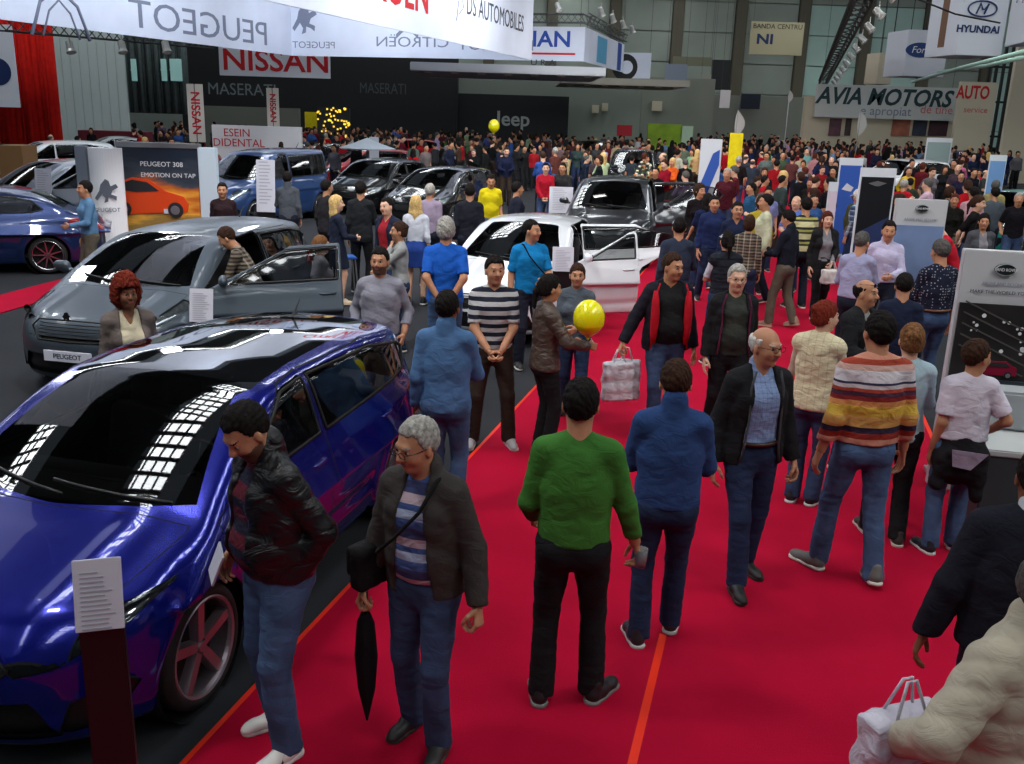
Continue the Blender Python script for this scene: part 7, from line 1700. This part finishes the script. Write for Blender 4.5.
for k, L_ in by.items():
    if len(L_) > 1:
        L_.sort(key=lambda q: q[3])
        for i, r_ in enumerate(L_): r_[1] += ', '+(ORD[i] if len(L_) > 2 else ['the left one', 'the right one'][i])
for r_ in recs:
    w = r_[1].split(); 
    if len(w) > 16: r_[1] = r_[1].replace(' with ', ', ').replace('person in a ', '').replace(' hair', '-haired')
    w = r_[1].split()
    if len(w) > 16: r_[1] = ' '.join(w).replace('between the blue and white banner and the yellow banner', 'by the yellow banner').replace('in front of the black stand backdrop', 'before the black backdrop').replace('behind the yellow polo and red sweater', 'behind the red sweater')
    for x_, y_ in (('the left one', 'left one'), ('the right one', 'right one'), ('facing the camera', 'facing us'), ('near the blue cloud banner', 'near the blue banner'), ('around the dark grey car', 'by the grey car'), (' hair ', ' hair '), ('receding ', ''), ('second from the left', 'second from left'), ('third from the left', 'third from left')):
        if len(r_[1].split()) > 16: r_[1] = r_[1].replace(x_, y_)
    if len(r_[1].split()) > 16: print('TOOLONG', r_[1])
    tag(r_[0], r_[1], 'person', 'visitors '+r_[5])
# everyone too far back to count, as one mass
LOW = []
for i, hh_ in enumerate([('short', 'black'), ('short', 'brown'), ('long', 'brown'), ('short', 'grey'), ('bob', 'black')]):
    tr = person('proto', (0, 0), (0, 1), 1.72, None, dict(POSES[i]), hh_[0] in ('long', 'bob'), ['tan', 'fair'][i % 2], hh_, dict(m=topm, hem=.88), None, dict(m=LG_[i]), res=3.6, bodyparts='nohands')[0]
    VV = []; FF = []; MM = []; nb_ = 0
    for ch in tr.children:
        me = ch.data; v = np.zeros(len(me.vertices)*3, np.float32); me.vertices.foreach_get('co', v); v = v.reshape(-1, 3); lv = np.zeros(len(me.loops), np.int32); me.loops.foreach_get('vertex_index', lv)
        kind = 0 if ch.name.startswith('body') else 1 if ch.name.startswith('hair') else 2 if ch.name.startswith('shirt') else 3
        VV.append(v); FF.append(lv.reshape(-1, 4)+nb_); MM.append(np.full(len(me.polygons), kind)); nb_ += len(v)
    LOW.append((np.concatenate(VV), np.concatenate(FF), np.concatenate(MM))); PROTO.append((tr, None, 0, 0))
masscol = [('black', 5), ('navy', 4), ('grey', 2), ('white', 2), ('red', 2), ('maroon', 2), ('blue', 2), ('beige', 2), ('brown', 2), ('dark grey', 4), ('light blue', 1)]
mm_ = [skinm('tan'), hairm('black'), blackt]+[cloth('mass_'+c.replace(' ', '_'), tuple(int(q*.85) for q in CC[c])) for c, w in masscol]
VV = []; FF = []; MM = []; nb_ = 0; n_ = 0; tries = 0
while n_ < 330 and tries < 20000:
    tries += 1; px = rr.uniform(300, 1024) if rr.random() < .92 else rr.uniform(150, 300); y = rr.uniform(124, 146)+(px-512)*.015; p = at(px, y, 1.72)
    lim = 60 if px < 640 else 66 if px > 812 else 77
    if p.y < 36 or p.y > lim or p.z < 0 or any((p.x-a)**2+(p.y-b)**2 < .42 for a, b in pts) or any((p.x-a)**2+(p.y-b)**2 < r_*r_ for a, b, r_ in blocks): continue
    pts.append((p.x, p.y)); n_ += 1; v, f, m = LOW[rr.randrange(5)]; a = rr.uniform(0, 6.28); s_ = rr.uniform(.93, 1.06); c, s2 = math.cos(a)*s_, math.sin(a)*s_
    VV.append(np.stack([v[:, 0]*c-v[:, 1]*s2+p.x, v[:, 0]*s2+v[:, 1]*c+p.y, v[:, 2]*s_], 1)); FF.append(f+nb_); nb_ += len(v)
    k = rr.choices(range(len(masscol)), [w for _, w in masscol])[0]; MM.append(np.array([0, 1, 3+k, 2])[m])
cw_ = mk('crowd', np.concatenate(VV), np.concatenate(FF), mm_, None, np.concatenate(MM)); tag(cw_, 'dense mass of tiny visitors at the far end of the hall', 'crowd', None, 'stuff')
for tr, jd, fem, hh_ in PROTO:
    for ch in list(tr.children):
        for g in list(ch.children): bpy.data.objects.remove(g)
        bpy.data.objects.remove(ch)
    bpy.data.objects.remove(tr)
print('crowd', len(made), n_)
for o in COL.objects:
    if o.parent is None and 'label' in o and len(o['label'].split()) > 16: print('LONG', o['label'])
